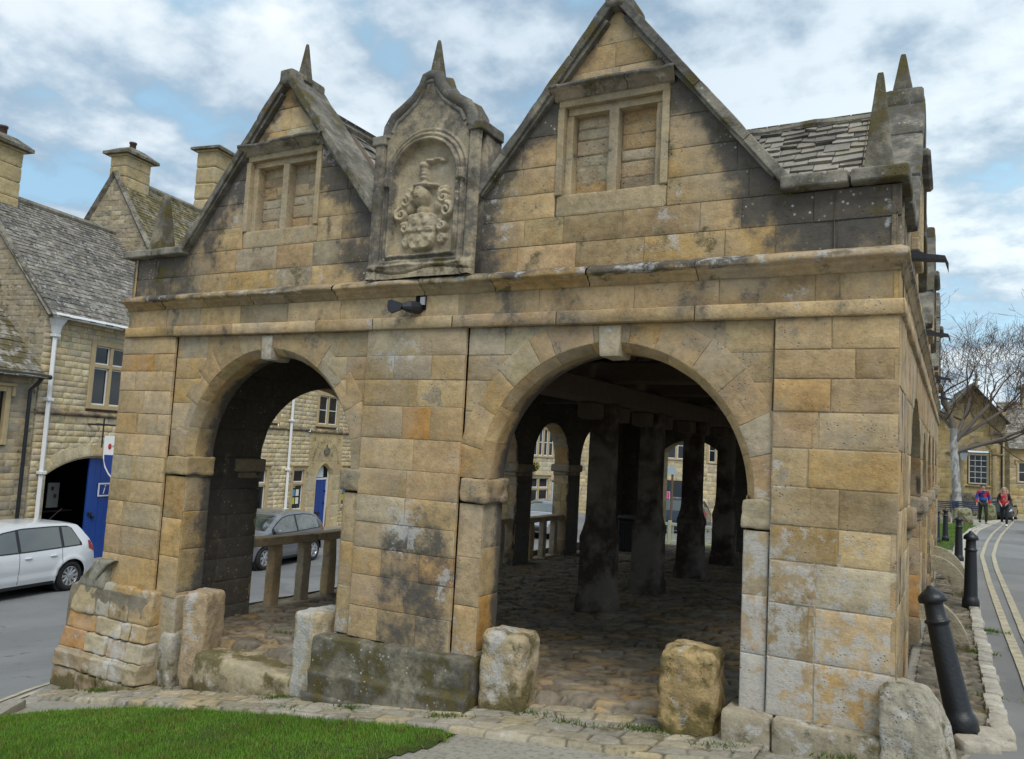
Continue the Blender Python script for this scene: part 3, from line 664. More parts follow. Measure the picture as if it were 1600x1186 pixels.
c.tube([(x, -.035, z + .0) for x, z in pth], [.05] * len(pth), 10, DK, True, (.7, 0, .35)); c.tube([(x, .10, z + .0) for x, z in pth], [.055] * len(pth), 10, DK, True, (.6, .1, .35))
c.tube([(XC + (x - XC) * .88, -.05, z - .045) for x, z in pth[1:-1]], [.022] * (len(pth) - 2), 8, DK, True, (.5, 0, .2))
for s in (-1, 1): blk(c, XC + s * .435 - .065, XC + s * .435 + .065, -.095, .23, 3.93, 4.005, DK, wf_dark, k=14)
c.build('ogee_coping', M_STONE, co_, True)
# ------------------------------------------------------------------ side walls
OPEN = [(1.28, 3.34), (3.76, 5.0), (5.46, 6.92), (7.47, 8.93), (9.48, 10.94)]; PW = .55
PIER = [(0, OPEN[0][0])] + [(OPEN[k][1], OPEN[k + 1][0]) for k in range(4)] + [(OPEN[4][1], L)]
HS = lambda u, v: min(1., .80 / ((v - u) / 2))
def lo_side(a): return np.max([circ((u + v) / 2, (v - u) / 2, 1.42, HS(u, v))(a) for u, v in OPEN], 0)
def side(fr, n, zs1, zs2, res, wf, mb, **k):
    rev = fr[1][1] < 0
    for (u, v) in ([(L - b, L - a) for a, b in PIER] if rev else PIER): coursed(mb, shift(fr, n), u, v, zs1, (.3, .5), wf=wf, fix=[(1.,), (.5, .5), (.6, .4)], res=res, **k)
    coursed(mb, shift(fr, n), 0, L, zs2, (.35, .6), wf=wf, lo=(lambda a: lo_side(L - a)) if rev else lo_side, res=res, **k)
rs = MB(); side(FS, 0, [-.3, .3, .6, .9, 1.15, 1.42], [1.42, 1.75, 2.1, 2.5], .08, wf_side, rs, e=.014, amp=.007)
coursed(rs, FS, 0, L, [2.588, 2.752], (.5, .9), wf=wf_side, n=-.005, res=.1)
SG = [2.0, 6.1, 10.2]
side_line = lambda a: np.maximum(np.max([4.54 - 1.21 * np.abs(a - y) for y in SG], 0), 3.24)
coursed(rs, shift(FS, -.02), 0, L, [2.87, 3.07, 3.27, 3.5, 3.75, 4.0, 4.25, 4.54], (.3, .55), wf=wf_side, hi=side_line, res=.1)
FSI = frm((6.10, 0, 0), (0, -1, 0))     # inner face, looking -x
def mir(mb, x, res):
    f = frm((x, L, 0), (0, -1, 0)); side(f, 0, [-.3, .35, .75, 1.1, 1.42], [1.42, 1.75, 2.1, 2.45, 2.85], res, wf_inner_shade, mb)
mir(rs, 6.10, .16)
flat(rs, frm((6.2, L, 0), (0, -1, 0)), 0, L, 2.85, 4.5, 0, hi=lambda a: side_line(L - a) - .02, wf=lambda P: np.full(P.shape, .3))
wf_rev = lambda P: np.stack([.12 + .2 * (1 - sst(-.1, .5, P[..., 2])), .05 + 0 * P[..., 2], .1 + 0 * P[..., 2]], -1)
def reveals(mb, xa, xb, res, col=None):
    for (u, v) in OPEN:
        # jamb facing the photographer and the one facing away
        f1 = frm((xa, v, 0), (1, 0, 0)); coursed(mb, f1, 0, xb - xa, [-.5, .0, .35, .72, 1.05, 1.42], (.3, .5), fix=[(1.,), (.55, .45)], wf=wf_rev, res=res, e=.016, amp=.008)
        f2 = frm((xb, u, 0), (-1, 0, 0)); coursed(mb, f2, 0, xb - xa, [-.5, .0, .4, .9, 1.42], (.3, .5), fix=[(1.,)], wf=wf_rev, res=res)
        ed = np.linspace(0, PI, 8); r = (v - u) / 2; cy = (u + v) / 2
        for i in range(7):
            def mps(a, b, n, cy=cy, r=r, hs=HS(u, v)): return np.stack([xa + b, cy - (r - n) * np.cos(a / r), 1.42 + hs * (r - n) * np.sin(a / r)], -1)
            stone(mb, None, ed[i] * r, ed[i + 1] * r, 0, xb - xa, mp=mps, col=pick() * .95, res=.07, e=.008, wf=wf_rev, skirt=.012)
reveals(rs, 6.10, 6.55, .09)
rs.build('side_wall', M_STONE, HALL, True)
ls = MB(); FWO = frm((-.03, L, 0), (0, -1, 0)); FWL = frm((.20, L, 0), (0, -1, 0)); ls.raw([(-.05, 0, 2.51), (.3, 0, 2.51), (.3, L, 2.51), (-.05, L, 2.51)], [(0, 1, 2, 3)], None, (.3, .25, .17))
side(FWL, 0, [-1.2, -.7, -.2, .3, .7, 1.1, 1.42], [1.42, 1.75, 2.1, 2.5], .16, wf_side, ls)
coursed(ls, FWO, 0, L, [2.588, 2.752], (.6, 1.), wf=wf_side, res=.2); flat(ls, FWL, 0, L, -1.4, -.15, 0, wf=wf_side)
coursed(ls, shift(FWO, -.02), 0, L, [2.87, 3.07, 3.27], (.3, .55), wf=wf_side, res=.2)
coursed(ls, shift(FWO, -.02), 0, L, [3.27, 3.5, 3.75, 4.0, 4.25, 4.54], (.3, .55), wf=wf_side, hi=lambda a: side_line(L - a), res=.2)
FLI = frm((.50, 0, 0), (0, 1, 0)); side(FLI, 0, [-.5, -.05, .2, .42, .62, .85, 1.1, 1.42], [1.42, 1.7, 2.0, 2.25, 2.5, 2.85], .07, wf_inner_shade, ls, e=.016, amp=.009)
reveals(ls, .20, .50, .06)
flat(ls, frm((.3, 0, 0), (0, 1, 0)), 0, L, 2.85, 4.5, 0, hi=lambda a: side_line(a) - .02, wf=lambda P: np.full(P.shape, .3))
ls.build('side_wall', M_STONE, HALL, True)
# imposts of the side arches
for xs in ((6.06, 6.60), (.15, .535)):
    for k, (u, v) in enumerate(PIER):
        m = MB(); a = u - .06 if k else v - .35; b = v + .06 if k < 5 else u + .35
        blk(m, xs[0], xs[1], a, b, 1.27, 1.41, np.array((.32, .25, .16)), (.2 if xs[0] < 1 else .3, .1 if xs[0] > 1 else 0, .1), k=12, amp=.014, n=8); blk(m, xs[0] + .03, xs[1] - .03, a + .03, b - .03, 1.20, 1.275, np.array((.3, .23, .15)), (.25 if xs[0] < 1 else .3, 0, 0), k=8, amp=.012)
        m.build('impost', M_STONE, HALL, True)
# side gables: coping and finials
for xw, sg in ((6.55, 1), (-.05, -1)):
    for y in SG:
        m = MB()
        for s in (-1, 1):
            p0 = U3(y, 4.60); p1 = U3(y + s * 1.10, 4.60 - 1.21 * 1.10); d = p1 - p0; ln = np.linalg.norm(d); ang = math.atan2(d[1], d[0])
            for i in range(3):
                mm = p0 + d * (i + .5) / 3; ca, sa = math.cos(ang), math.sin(ang)
                if ca < 0: ca, sa = -ca, -sa
                M = np.eye(4); M[:3, 0] = (0, ca, sa); M[:3, 1] = (1, 0, 0); M[:3, 2] = (0, -sa, ca); M[:3, 3] = (xw, mm[0], mm[1])
                m.rock((0, -sg * .11, -.05), (ln / 6 - .003, .16, .05), k=16, amp=.007, n=7, M=M, col=DK, wx=(.6, 0, .3))
        m.rock((xw - sg * .10, y, 4.56), (.14, .09, .075), k=10, amp=.008, col=DK, wx=wf_dark)
        m.build('gable_coping', M_STONE, HALL, True)
        obelisk('f', (xw - sg * .11, y), 4.62, 4.95, .15, .035)
        m = MB(); f = frm((xw, 0, 0), (0, 1, 0)) if sg > 0 else frm((xw, 2 * y, 0), (0, -1, 0))
        m.box(xw - .05 if sg > 0 else xw - .1, xw + .1 if sg > 0 else xw + .05, y - .42, y + .42, 3.93, 4.01, .02, col=DK, wx=(.6, 0, .2))
        for (u, v, z0, z1) in ((-.36, -.29, 3.35, 3.93), (.29, .36, 3.35, 3.93), (-.035, .035, 3.35, 3.93), (-.4, .4, 3.25, 3.35), (-.29, .29, 3.86, 3.93)):
            m.box(xw - .04, xw + .035 * sg + (.0 if sg > 0 else -.0), y + u, y + v, z0, z1, .01, col=(.42, .33, .2), wx=(.3, 0, 0)) if sg > 0 else m.box(xw - .035, xw + .04, y + u, y + v, z0, z1, .01, col=(.42, .33, .2))
        m.build('blind_window', M_STONE, HALL, False)
# far end wall with one segmental doorway
ew = MB(); FE = frm((0, L - .42, 0), (1, 0, 0))
zc = 1.76; hw = .63; rr = (hw ** 2 + .27 ** 2) / (2 * .27); lo_e = lambda a: np.where(np.abs(a - 1.99) < hw, zc + .27 - rr + np.sqrt(np.maximum(rr ** 2 - (a - 1.99) ** 2, 0)), -9)
for off, rs_ in ((0, .15),):
    coursed(ew, FE, .4, 6.2, [-.3, .1, .4, .75, 1.1, 1.42, 1.76], (.3, .6), holes=[(1.36, 2.62, -1, 1.76)], wf=wf_inner_shade, res=.12)
    coursed(ew, FE, .4, 6.2, [1.76, 2.1, 2.45, 2.9], (.3, .6), lo=lo_e, wf=wf_inner_shade, res=.12)
FE2 = frm((6.55, L, 0), (-1, 0, 0))
flat(ew, FE2, 0, 3.93, -1, 1.76, 0); flat(ew, FE2, 5.19, 6.6, -1, 1.76, 0); flat(ew, FE2, 0, 6.6, 1.76, 4.7, 0, lo=lambda a: lo_e(6.55 - a), hi=lambda a: roofline(6.55 - a))
coursed(ew, frm((2.62, L, 0), (0, -1, 0)), 0, .42, [-.3, .2, .7, 1.2, 1.76], (.4, .5), fix=[(1.,)]); coursed(ew, frm((1.36, L - .42, 0), (0, 1, 0)), 0, .42, [-.3, .2, .7, 1.2, 1.76], (.4, .5), fix=[(1.,)])
a = np.linspace(1.36, 2.62, 20); P = np.stack([np.broadcast_to(a[:, None], (20, 2)), np.broadcast_to(np.array([L - .42, L])[None, :], (20, 2)), np.broadcast_to(lo_e(np.clip(a, 1.361, 2.619))[:, None], (20, 2))], -1); ew.grid(P, (.36, .28, .17), (.3, 0, 0))
ew.build('end_wall', M_STONE, HALL, True)
# pillars of the middle row
def pillar(x, y):
    m = MB(); z0 = float(FL(x, y)) - .08
    prof = [(.255, z0), (.25, z0 + .22), (.225, z0 + .26), (.215, .50), (.222, .66), (.228, .70), (.222, .74), (.20, .80), (.175, .90), (.168, 1.0), (.165, 1.5), (.163, 1.98), (.16, 2.0), (.185, 2.08), (.19, 2.2)]
    zz = np.interp(np.linspace(0, 1, 60), np.linspace(0, 1, len(prof)), [p[1] for p in prof]); ww = np.interp(zz, [p[1] for p in prof], [p[0] for p in prof])
    th = np.arange(32) / 32 * 2 * PI + .01; k = 7.
    r = (np.abs(np.cos(th)) ** k + np.abs(np.sin(th)) ** k) ** (-1 / k)
    ww = ww * .84; P = np.stack([x + ww[:, None] * (r * np.cos(th))[None], y + ww[:, None] * (r * np.sin(th))[None], np.broadcast_to(zz[:, None], (60, 32))], -1)
    P = P + (.018 * (fbm(P * 7, 3) - .5))[..., None] * np.stack([np.cos(th), np.sin(th), 0 * th], -1)[None]
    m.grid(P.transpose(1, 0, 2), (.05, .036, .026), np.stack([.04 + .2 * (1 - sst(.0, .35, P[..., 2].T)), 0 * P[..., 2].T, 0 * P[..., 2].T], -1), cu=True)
    return m.build('pillar', M_STONE, HALL, True)
PY_ = [OPEN[k][1] + PW / 2 for k in range(4)]
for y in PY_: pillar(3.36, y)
# timbers
tm = MB()
tm.box(3.2, 3.5, .31, L - .42, 2.2, 2.44, .02)
for y in PY_:
    tm.box(.45, 6.15, y - .13, y + .13, 2.445, 2.68, .02)
    for s in (-1, 1): tm.box(3.36 - .1, 3.36 + .1, y + s * .2 - .07, y + s * .55 + .0, 2.02, 2.2, .02)
for ax in (1.82, 4.80):
    for y in np.arange(.7, L - .5, .42):
        for s in (-1, 1):
            M = np.eye(4); an = math.atan2(1.21, 1); ca, sa = math.cos(an), math.sin(an)
            M[:3, 0] = (-s * ca, 0, sa); M[:3, 1] = (0, s * 1., 0); M[:3, 2] = (s * sa, 0, ca); M[:3, 3] = (ax + s * 1.45, y + rng.normal(0, .02), 2.70)
            tm.box(0, 2.2, -.04, .04, 0, .09, .008, M=M, col=(.10, .08, .06))
    tm.box(ax - .08, ax + .08, .46, L - .42, 4.2, 4.4, .01)
for x in (1.0, 2.6, 4.0, 5.6): tm.box(x - .07, x + .07, .46, L - .42, 3.15 + .55 * (x in (2.6, 4.0)) * 0, 3.3, .01)
tm.build('roof_timbers', m_plain('rafter_oak', (.11, .08, .055), .85, var=.4, vs=9, bump=.5), HALL)
# ------------------------------------------------------------------ stone slates
SLP = [(.19, .18, .16), (.25, .235, .205), (.14, .135, .125), (.30, .285, .25), (.22, .195, .15)]
def slates(mb, O, Uv, Vv, W, H, r0=.2, r1=.11, w0=.2, wx=(.25, .12, .1), pal=SLP, th=.02, hi=None, jit=1.):
    O = U3(*O); Uv = U3(*Uv); Uv /= np.linalg.norm(Uv); Vv = U3(*Vv); Vv /= np.linalg.norm(Vv); N = np.cross(Uv, Vv)
    Vs = []; Cs = []; h = 0.
    while h < H:
        f = h / H; rh = r0 + (r1 - r0) * f; u = -rng.random() * w0
        while u < W:
            w = w0 * rng.uniform(.6, 1.4) * (1 - .35 * f); a0 = max(u, 0) + .003; a1 = min(u + w, W) - .003; u += w
            if a1 - a0 < .03: continue
            if hi is not None and h > hi((a0 + a1) / 2): continue
            d = rng.normal(0, .008 * jit); b0 = h + d; b1 = h + rh * 1.25; t = th * rng.uniform(.7, 1.4); e = rng.normal(0, .007 * jit, 2)
            q = [(a0, b0 + e[0], t), (a1, b0 + e[1], t), (a1, b1, .003), (a0, b1, .003), (a0, b0 + e[0], -.01), (a1, b0 + e[1], -.01), (a1, b1, -.012), (a0, b1, -.012)]
            Vs += [O + x * Uv + y * Vv + z * N for x, y, z in q]; c = np.array(pal[rng.integers(len(pal))]) * rng.uniform(.75, 1.2); Cs += [c] * 8
        h += rh
    k = len(Vs) // 8; b = np.arange(k)[:, None] * 8
    q = np.concatenate([b + np.array([0, 1, 2, 3]), b + np.array([4, 5, 1, 0]), b + np.array([5, 6, 2, 1]), b + np.array([7, 4, 0, 3])])
    V = np.array(Vs); wn = np.asarray(wx(V) if callable(wx) else np.broadcast_to(np.array(wx, float), (len(V), 3)))
    mb.raw(V, q, None, np.array(Cs), wn)
    mb.raw([O - N * .012, O + W * Uv - N * .012, O + W * Uv + H * Vv - N * .012, O + H * Vv - N * .012], [(0, 1, 2, 3)], None, (.1, .09, .08))
rf = MB()
for ax in (1.82, 4.80):
    for s in (-1, 1):
        O = (ax + s * 1.47, .34, 4.52 - 1.21 * 1.47)
        if s > 0: slates(rf, (O[0], O[1], O[2]), (0, 1, 0), (-1, 0, 1.21), L - .5, 2.32, .2, .12, .26)
        else: slates(rf, (O[0], L - .16, O[2]), (0, -1, 0), (1, 0, 1.21), L - .5, 2.32, .2, .12, .26)
    rf.tube([(ax, y, 4.54) for y in np.linspace(.3, L - .1, 20)], .055, 8, (.24, .22, .18), True, (.4, 0, .2))
for y in SG:
    for (x0, x1) in ((4.75, 6.40), (.1, 1.85)):
        z = 4.46 - 1.21 * 1.02
        slates(rf, (x0, y - 1.02, z), (1, 0, 0), (0, 1, 1.21), x1 - x0, 1.62, .12, .075, .2, th=.024, jit=1.8)
        slates(rf, (x1, y + 1.02, z), (-1, 0, 0), (0, -1, 1.21), x1 - x0, 1.62, .15, .10, .24)
        rf.tube([(x, y, 4.46 + .012 * math.sin(x * 9)) for x in np.linspace(x0, x1, 9)], .05, 8, (.26, .24, .19), True, (.4, 0, .2))
rf.build('slate_roof', M_SLATE, HALL)
# balustrades in the left side openings
for (u, v) in OPEN[:4]:
    m = MB(); y = (u + v) / 2; zr = .56 - .015 * y; c = (.40, .29, .17)
    for (a, b) in ((u - .03, y), (y + .004, v + .03)): m.rock((.35, (a + b) / 2, zr), (.10, (b - a) / 2, .045), k=12, amp=.01, n=10, col=c, wx=(.22, 0, .05))
    bo = m.build('balustrade', M_STONE, HALL, True)
    for f in ((.22, .44, .65, .87) if u < 2 else (.22, .55, .86)):
        p = MB(); yy = u + f * (v - u); zf = float(FL(.3, yy)) - .12; cc = (.42, .30, .16) if rng.random() < .6 else (.38, .3, .2)
        p.rock((.35, yy, (zf + zr - .03) / 2), (.055, .065, (zr - .03 - zf) / 2), k=9, amp=.014, n=9, col=cc, wx=(.12, .1, 0), fn=lambda Q, zr=zr: np.stack([Q[..., 0], Q[..., 1] + .006 * np.sin(Q[..., 2] * 7), Q[..., 2]], -1)); p.build('baluster', M_STONE, bo, True)
    k = MB(); zf = float(FL(.3, y)); blk(k, .2, .47, u, v, zf - .6, zf + .03, (.34, .27, .18), (.3, .1, .2), k=14, amp=.015, n=12); k.build('kerb_stone', M_STONE, bo, True)
# lead waterspouts
for y in (.82, 4.05, 8.3, 11.9):
    m = MB(); z = 2.99
    prof = [(6.50, .05, .0), (6.60, .05, .0), (6.65, .032, -.01), (6.71, .028, -.015), (6.755, .024, -.02), (6.775, .014, -.06)]
    pr = [(x - 6.5, z + o + h) for x, h, o in prof] + [(x - 6.5, z + o - (.0 if i < 5 else .03)) for i, (x, h, o) in reversed(list(enumerate(prof)))]
    m.prism([(a, b) for a, b in pr][::-1], frm((6.5, y - .07, 0), (1, 0, 0)), -.10, .0, (.02, .022, .03)); m.build('waterspout', M_LEAD, HALL)
m = MB(); m.tube([(3.315, .06, 2.66), (3.31, -.03, 2.655), (3.29, -.09, 2.65), (3.255, -.13, 2.645)], [.042, .046, .044, .022], 12)
m.prism([(.0, -.022), (.02, .022), (-.075, .052), (-.10, .045), (-.105, 0), (-.095, -.035), (-.07, -.05)][::-1], frm((3.245, -.13, 2.645), (1, .25, 0)), -.012, .012); m.build('waterspout', M_LEAD, HALL)
m = MB(); m.box(3.285, 3.375, -.006, .05, 2.64, 2.752, 0, col=(.01, .01, .01)); hole = m.build('spout_hole', M_DARK, HALL)
m = MB(); m.box(3.335, 3.375, -.02, -.01, 2.675, 2.735, 0); m.build('spout_grille', m_plain('zinc', (.45, .45, .46), .5), hole)
# ------------------------------------------------------------------ ground, roads, paving
GROUND = m_ground('worn_paving', (.29, .275, .235), (.36, .34, .285), (.2, .185, .15))
xs = np.unique(np.concatenate([np.array(_GX), np.linspace(-60, 60, 61), np.arange(-14, 12.01, .25), [-.02, .02, 6.48, 6.52]])); ys = np.unique(np.concatenate([[-400, -150, 150, 400, 800], np.linspace(-60, 100, 41), np.arange(-6, 16, .5), [.28, .32, 11.98, 12.02]]))
X, Y = np.meshgrid(xs, ys, indexing='ij'); Z = G(X, Y); Z = np.where((X > 0) & (X < 6.5) & (Y > .3) & (Y < 12), Z - .6, Z)
m = MB(); m.grid(np.stack([X, Y, Z], -1), (.2, .18, .15)); tag(m.build('ground', GROUND, None, True), kind='structure')
HOUSE = lambda y: -13 - .1763 * (y - 7.73)
RY = [-40, -4, -1.8, -.86, -.02, .3, 120]; RX = [1.3, 1.0, .6, .03, -.54, -.62, -.62]
def strip(name, xl, xr, ya, mat, dz, nx=60, col=(.1, .1, .1)):
    ya = np.asarray(ya, float); t = np.linspace(0, 1, nx)[None, :]; l = xl(ya)[:, None]; r = xr(ya)[:, None]
    X = l + (r - l) * t; Y = np.broadcast_to(ya[:, None], X.shape); m = MB(); m.grid(np.stack([X, Y, G(X, Y) + dz], -1).transpose(1, 0, 2), col)
    o = m.build(name, mat, None, True); tag(o, kind='structure'); return o
ya = np.concatenate([np.arange(-40, -6, 2), np.arange(-6, 14, .2), np.arange(14, 120, 1.)])
strip('high_street', lambda y: HOUSE(y) + 1.2, lambda y: np.interp(y, RY, RX), ya, M_ASPH, .022)
strip('street_pavement', lambda y: HOUSE(y) - .3, lambda y: HOUSE(y) + 1.2, ya, m_ground('pavement_slabs', (.26, .245, .21), (.32, .30, .26), (.2, .185, .16)), .10, 6)
KY = [-30, -1, -.2, .35, .62, .75, 2, 3.7, 5.9, 10.7, 20.2, 29.2, 43, 47, 50, 53, 56]; KX = [6.9, 6.8, 6.78, 6.9, 7.03, 7.10, 7.10, 7.08, 7.08, 7.10, 7.22, 7.66, 8.9, 9.8, 11.5, 17, 30]
K = lambda y: np.interp(y, KY, KX)
strip('lane', K, lambda y: K(y) + 4.6, ya[ya < 56], m_asphalt('lane_asphalt', (.17, .17, .168), (.235, .232, .225)), .014, 40)
def line(pts, w, name='yellow_line', dz=.026):
    p = np.array(pts, float); d = np.concatenate([[0], np.cumsum(np.linalg.norm(np.diff(p, axis=0), axis=1))]); t = np.arange(0, d[-1], .15)
    q = np.stack([np.interp(t, d, p[:, 0]), np.interp(t, d, p[:, 1])], -1)
    for _ in range(6): q[1:-1] = .25 * q[:-2] + .5 * q[1:-1] + .25 * q[2:]
    tg = np.gradient(q, axis=0); tg /= np.linalg.norm(tg, axis=1)[:, None]; nr = np.stack([-tg[:, 1], tg[:, 0]], -1)
    wv = w * (1 + .18 * (fbm(np.stack([t * 3, 0 * t, 0 * t], -1)) - .5)); l = q + nr * wv[:, None] / 2; r = q - nr * wv[:, None] / 2
    P = np.stack([l, r], 0); m = MB(); m.grid(np.concatenate([P, (G(P[..., 0], P[..., 1]) + dz)[..., None]], -1)); tag(m.build(name, M_LINE), kind='structure')
line([(7.30, .2), (7.29, 2.55), (7.28, 4.88), (7.29, 9.35), (7.35, 15.5), (7.60, 21), (7.95, 27), (9.2, 44), (10.2, 48)], .075); line([(7.49, .2), (7.44, 2.55), (7.42, 4.4), (7.46, 8.3), (7.50, 12.4), (7.58, 16), (7.84, 21), (8.22, 27), (9.5, 44), (10.5, 48)], .075)
for o in (.16, .34): line([(np.interp(y, RY, RX) - o, y) for y in list(np.arange(-4, 1, .2)) + [30.]], .075, dz=.03)
def cobbles(name, x0, x1, y0, y1, res, sx, sy, zf, depth, pal, mask=None, wx=(.2, .05, .1), dirt=(.10, .085, .065), rnd=.012, mat=None, kind='structure', rot=0., gap=.24):
    nx = int((x1 - x0) / res) + 2; ny = int((y1 - y0) / res) + 2
    X, Y = np.meshgrid(np.linspace(x0, x1, nx), np.linspace(y0, y1, ny), indexing='ij')
    wob = .5 * sx * (np.stack([fbm(np.stack([X * 3, Y * 3, 0 * X + 5 * k], -1), 2) for k in (1, 2)]) - .5)
    cr, sr = math.cos(rot), math.sin(rot); u = ((X + wob[0]) * cr + (Y + wob[1]) * sr) / sx; v = (-(X + wob[0]) * sr + (Y + wob[1]) * cr) / sy
    u = u + .5 * (np.floor(v).astype(int) % 2)
    iu, iv = np.floor(u).astype(int), np.floor(v).astype(int); F1 = np.full(X.shape, 9.); F2 = np.full(X.shape, 9.); ID = np.zeros(X.shape)
    for du in (-1, 0, 1):
        for dv in (-1, 0, 1):
            a, b = iu + du, iv + dv; ju = .5 + .62 * (_hash(a, b, 0 * a + 3) - .5); jv = .5 + .55 * (_hash(a, b, 0 * a + 7) - .5)
            d = (np.abs(u - a - ju) ** 2.6 + np.abs(v - b - jv) ** 2.6) ** (1 / 2.6); h = _hash(a, b, 0 * a + 11)
            nw = d < F1; F2 = np.where(nw, F1, np.minimum(F2, d)); ID = np.where(nw, h, ID); F1 = np.where(nw, d, F1)
    e = F2 - F1; top = sst(0, gap, e)
    P = np.stack([X, Y, 0 * X], -1)
    Z = zf(X, Y) - depth * (1 - top) + rnd * (2 * ID - 1) * top + .5 * rnd * (2 * fbm(P * 14, 3) - 1) + (.02 if rnd > .01 else .035) * (fbm(P * 1.3, 2) - .5)
    if mask is not None:
        k = mask(X, Y) + .35 * (fbm(P * 5, 3) - .5); Z = Z - .16 * (1 - sst(.25, .6, k))
    pal = np.array(pal); c = pal[(ID * 977).astype(int) % len(pal)] * (.8 + .4 * ((ID * 131) % 1))[..., None]
    c = c * top[..., None] + np.array(dirt) * (1 - top[..., None])
    m = MB(); m.grid(np.stack([X, Y, Z], -1), c, np.broadcast_to(np.array(wx, float), c.shape)); o = m.build(name, mat or M_COBBLE, None, True)
    if kind: tag(o, kind=kind)
    return o
PC = [(.30, .235, .15), (.26, .215, .15), (.34, .25, .14), (.24, .20, .15), (.36, .24, .11), (.28, .24, .18)]
fl = cobbles('hall_floor', -.0, 6.5, .12, 12.6, .024, .20, .12, FL, .022, [tuple(.82 * np.array(c)) for c in PC], rnd=.018, rot=.35, mask=lambda X, Y: np.clip((Y - .05) / .35, 0, 1), wx=(.16, 0, .05), dirt=(.06, .05, .04), gap=.16)
PA = [(.33, .29, .21), (.36, .315, .22), (.29, .265, .21), (.38, .31, .19), (.31, .285, .23)]
cobbles('cobbled_apron', -.55, 5.9, -.50, .5, .011, .24, .13, lambda X, Y: G(X, Y) + .045, .013, PA, rnd=.005, gap=.13, rot=.06, mask=lambda X, Y: np.clip((Y + .50) / .14, 0, 1) * np.clip((X + .5) / .2, 0, 1), wx=(.12, .22, .2), dirt=(.10, .09, .06))
cobbles('cobbled_verge', 6.58, 7.12, -.1, 13.2, .02, .2, .10, lambda X, Y: G(X, Y) + .03, .025, [(.2, .17, .12), (.24, .2, .14), (.17, .15, .11), (.28, .23, .16)], rnd=.014, mask=lambda X, Y: np.clip((K(Y) - X) / .05, 0, 1), wx=(.4, 0, .25), dirt=(.07, .06, .045))
# kerb of pale setts along the lane
m = MB(); y = .92
while y < 48:
    dl = rng.uniform(.11, .17) * (1 + .012 * y)
    for r in range(1 if y < 11 else 3):
        x = float(K(y)) - .05 - .13 * r + rng.normal(0, .006); z = float(G(x, y)); ang = math.atan2(float(K(y + .3) - K(y - .3)), .6)
        m.rock((0, 0, 0), (.055, dl / 2 - .008, .05), k=6, n=5, amp=.008, M=mat4((x, y, z + .012), -ang), col=np.array((.46, .43, .36)) * rng.uniform(.75, 1.1), wx=(.1, .3, .12))
    y += dl
for (x, yy, hx_, hy, rz) in ((7.0, .62, .09, .13, .5), (6.93, .47, .11, .09, .35), (7.06, .80, .06, .09, .1)): m.rock((0, 0, 0), (hx_, hy, .07), k=5, n=7, amp=.014, M=mat4((x, yy, float(G(x, yy)) + .0), rz), col=(.46, .42, .34), wx=(.08, .3, .1))
tag(m.build('kerb', M_STONE, None, True), kind='structure')
m = MB()                                       # low kerb between the paving and the high street
for y in np.arange(-4, 13, .75):
    x = float(np.interp(y, RY, RX)); a = math.atan2(float(np.interp(y + .3, RY, RX) - np.interp(y - .3, RY, RX)), .6)
    m.rock((0, 0, 0), (.075, .37, .07), k=9, n=6, amp=.008, M=mat4((x + .07, y, float(G(x, y)) + .0), -a), col=np.array((.3, .28, .24)) * rng.uniform(.8, 1.1), wx=(.2, .2, .15))
for y in np.arange(-6, 60, .9): m.rock((0, 0, 0), (.08, .44, .09), k=9, n=5, amp=.006, M=mat4((float(HOUSE(y)) + 1.2, y, float(G(HOUSE(y) + 1.2, y)) + .02), .1745), col=np.array((.33, .31, .27)) * rng.uniform(.85, 1.1))
tag(m.build('street_kerb', M_STONE, None, True), kind='structure')
# threshold of the left arch
m = MB(); tw = lambda Q: np.stack([.22 + .3 * (1 - sst(-.45, -.3, Q[..., 2])), .2 + 0 * Q[..., 0], .42 + 0 * Q[..., 0]], -1)
m.rock((1.85, .20, -.37), (.56, .27, .20), k=11, n=30, amp=.045, col=(.37, .31, .20), wx=tw, sc=5)
m.build('threshold_step', M_STONE, HALL, True); m = MB(); m.rock((.86, .18, -.33), (.10, .2, .26), k=6, n=12, amp=.03, col=(.36, .32, .24), wx=lambda Q: np.stack([.2 + 0 * Q[..., 0], .4 + 0 * Q[..., 0], .3 + 0 * Q[..., 0]], -1))
o = m.build('threshold_step', M_STONE, HALL, True)
# guard stones at the arches
def guard(c, h, col, wx, label, k=9, amp=.016, rz=0., lean=(0, 0), fn=None):
    m = MB(); f = fn or (lambda Q: np.stack([Q[..., 0] + lean[0] * (Q[..., 2] / h[2]), Q[..., 1] + lean[1] * (Q[..., 2] / h[2]), Q[..., 2]], -1))
    m.rock((0, 0, h[2]), h, k=k, n=30, amp=amp * 1.25, col=col, wx=wx, fn=f, sc=12); o = m.build('guard_stone', M_ROCKY, None, True); o.location = c; o.rotation_euler = (0, 0, rz)
    tag(o, label, 'guard stone', 'guard stones round the market hall'); return o
W_ = lambda a, b, c: (lambda Q: np.stack([a + 0 * Q[..., 0], b + .4 * np.exp(-((Q[..., 0] + .03) / .08) ** 2) * (Q[..., 2] > .15), c + .28 * (1 - sst(.05, .5, Q[..., 2]))], -1))
guard((1.20, .10, -.50), (.115, .15, .40), (.40, .30, .19), W_(.12, .06, .1), 'tall pinkish guard stone beside the left jamb of the smaller arch', k=9, amp=.012, rz=.25)
guard((2.50, .13, -.45), (.13, .2, .385), (.38, .31, .20), W_(.1, .34, .12), 'whitened guard stone against the middle pier at the raised threshold', rz=-.1)
guard((4.17, .12, -.17), (.165, .14, .295), (.37, .30, .19), W_(.16, .22, .36), 'yellow mossy guard stone with a white lime patch by the middle pier', k=8)
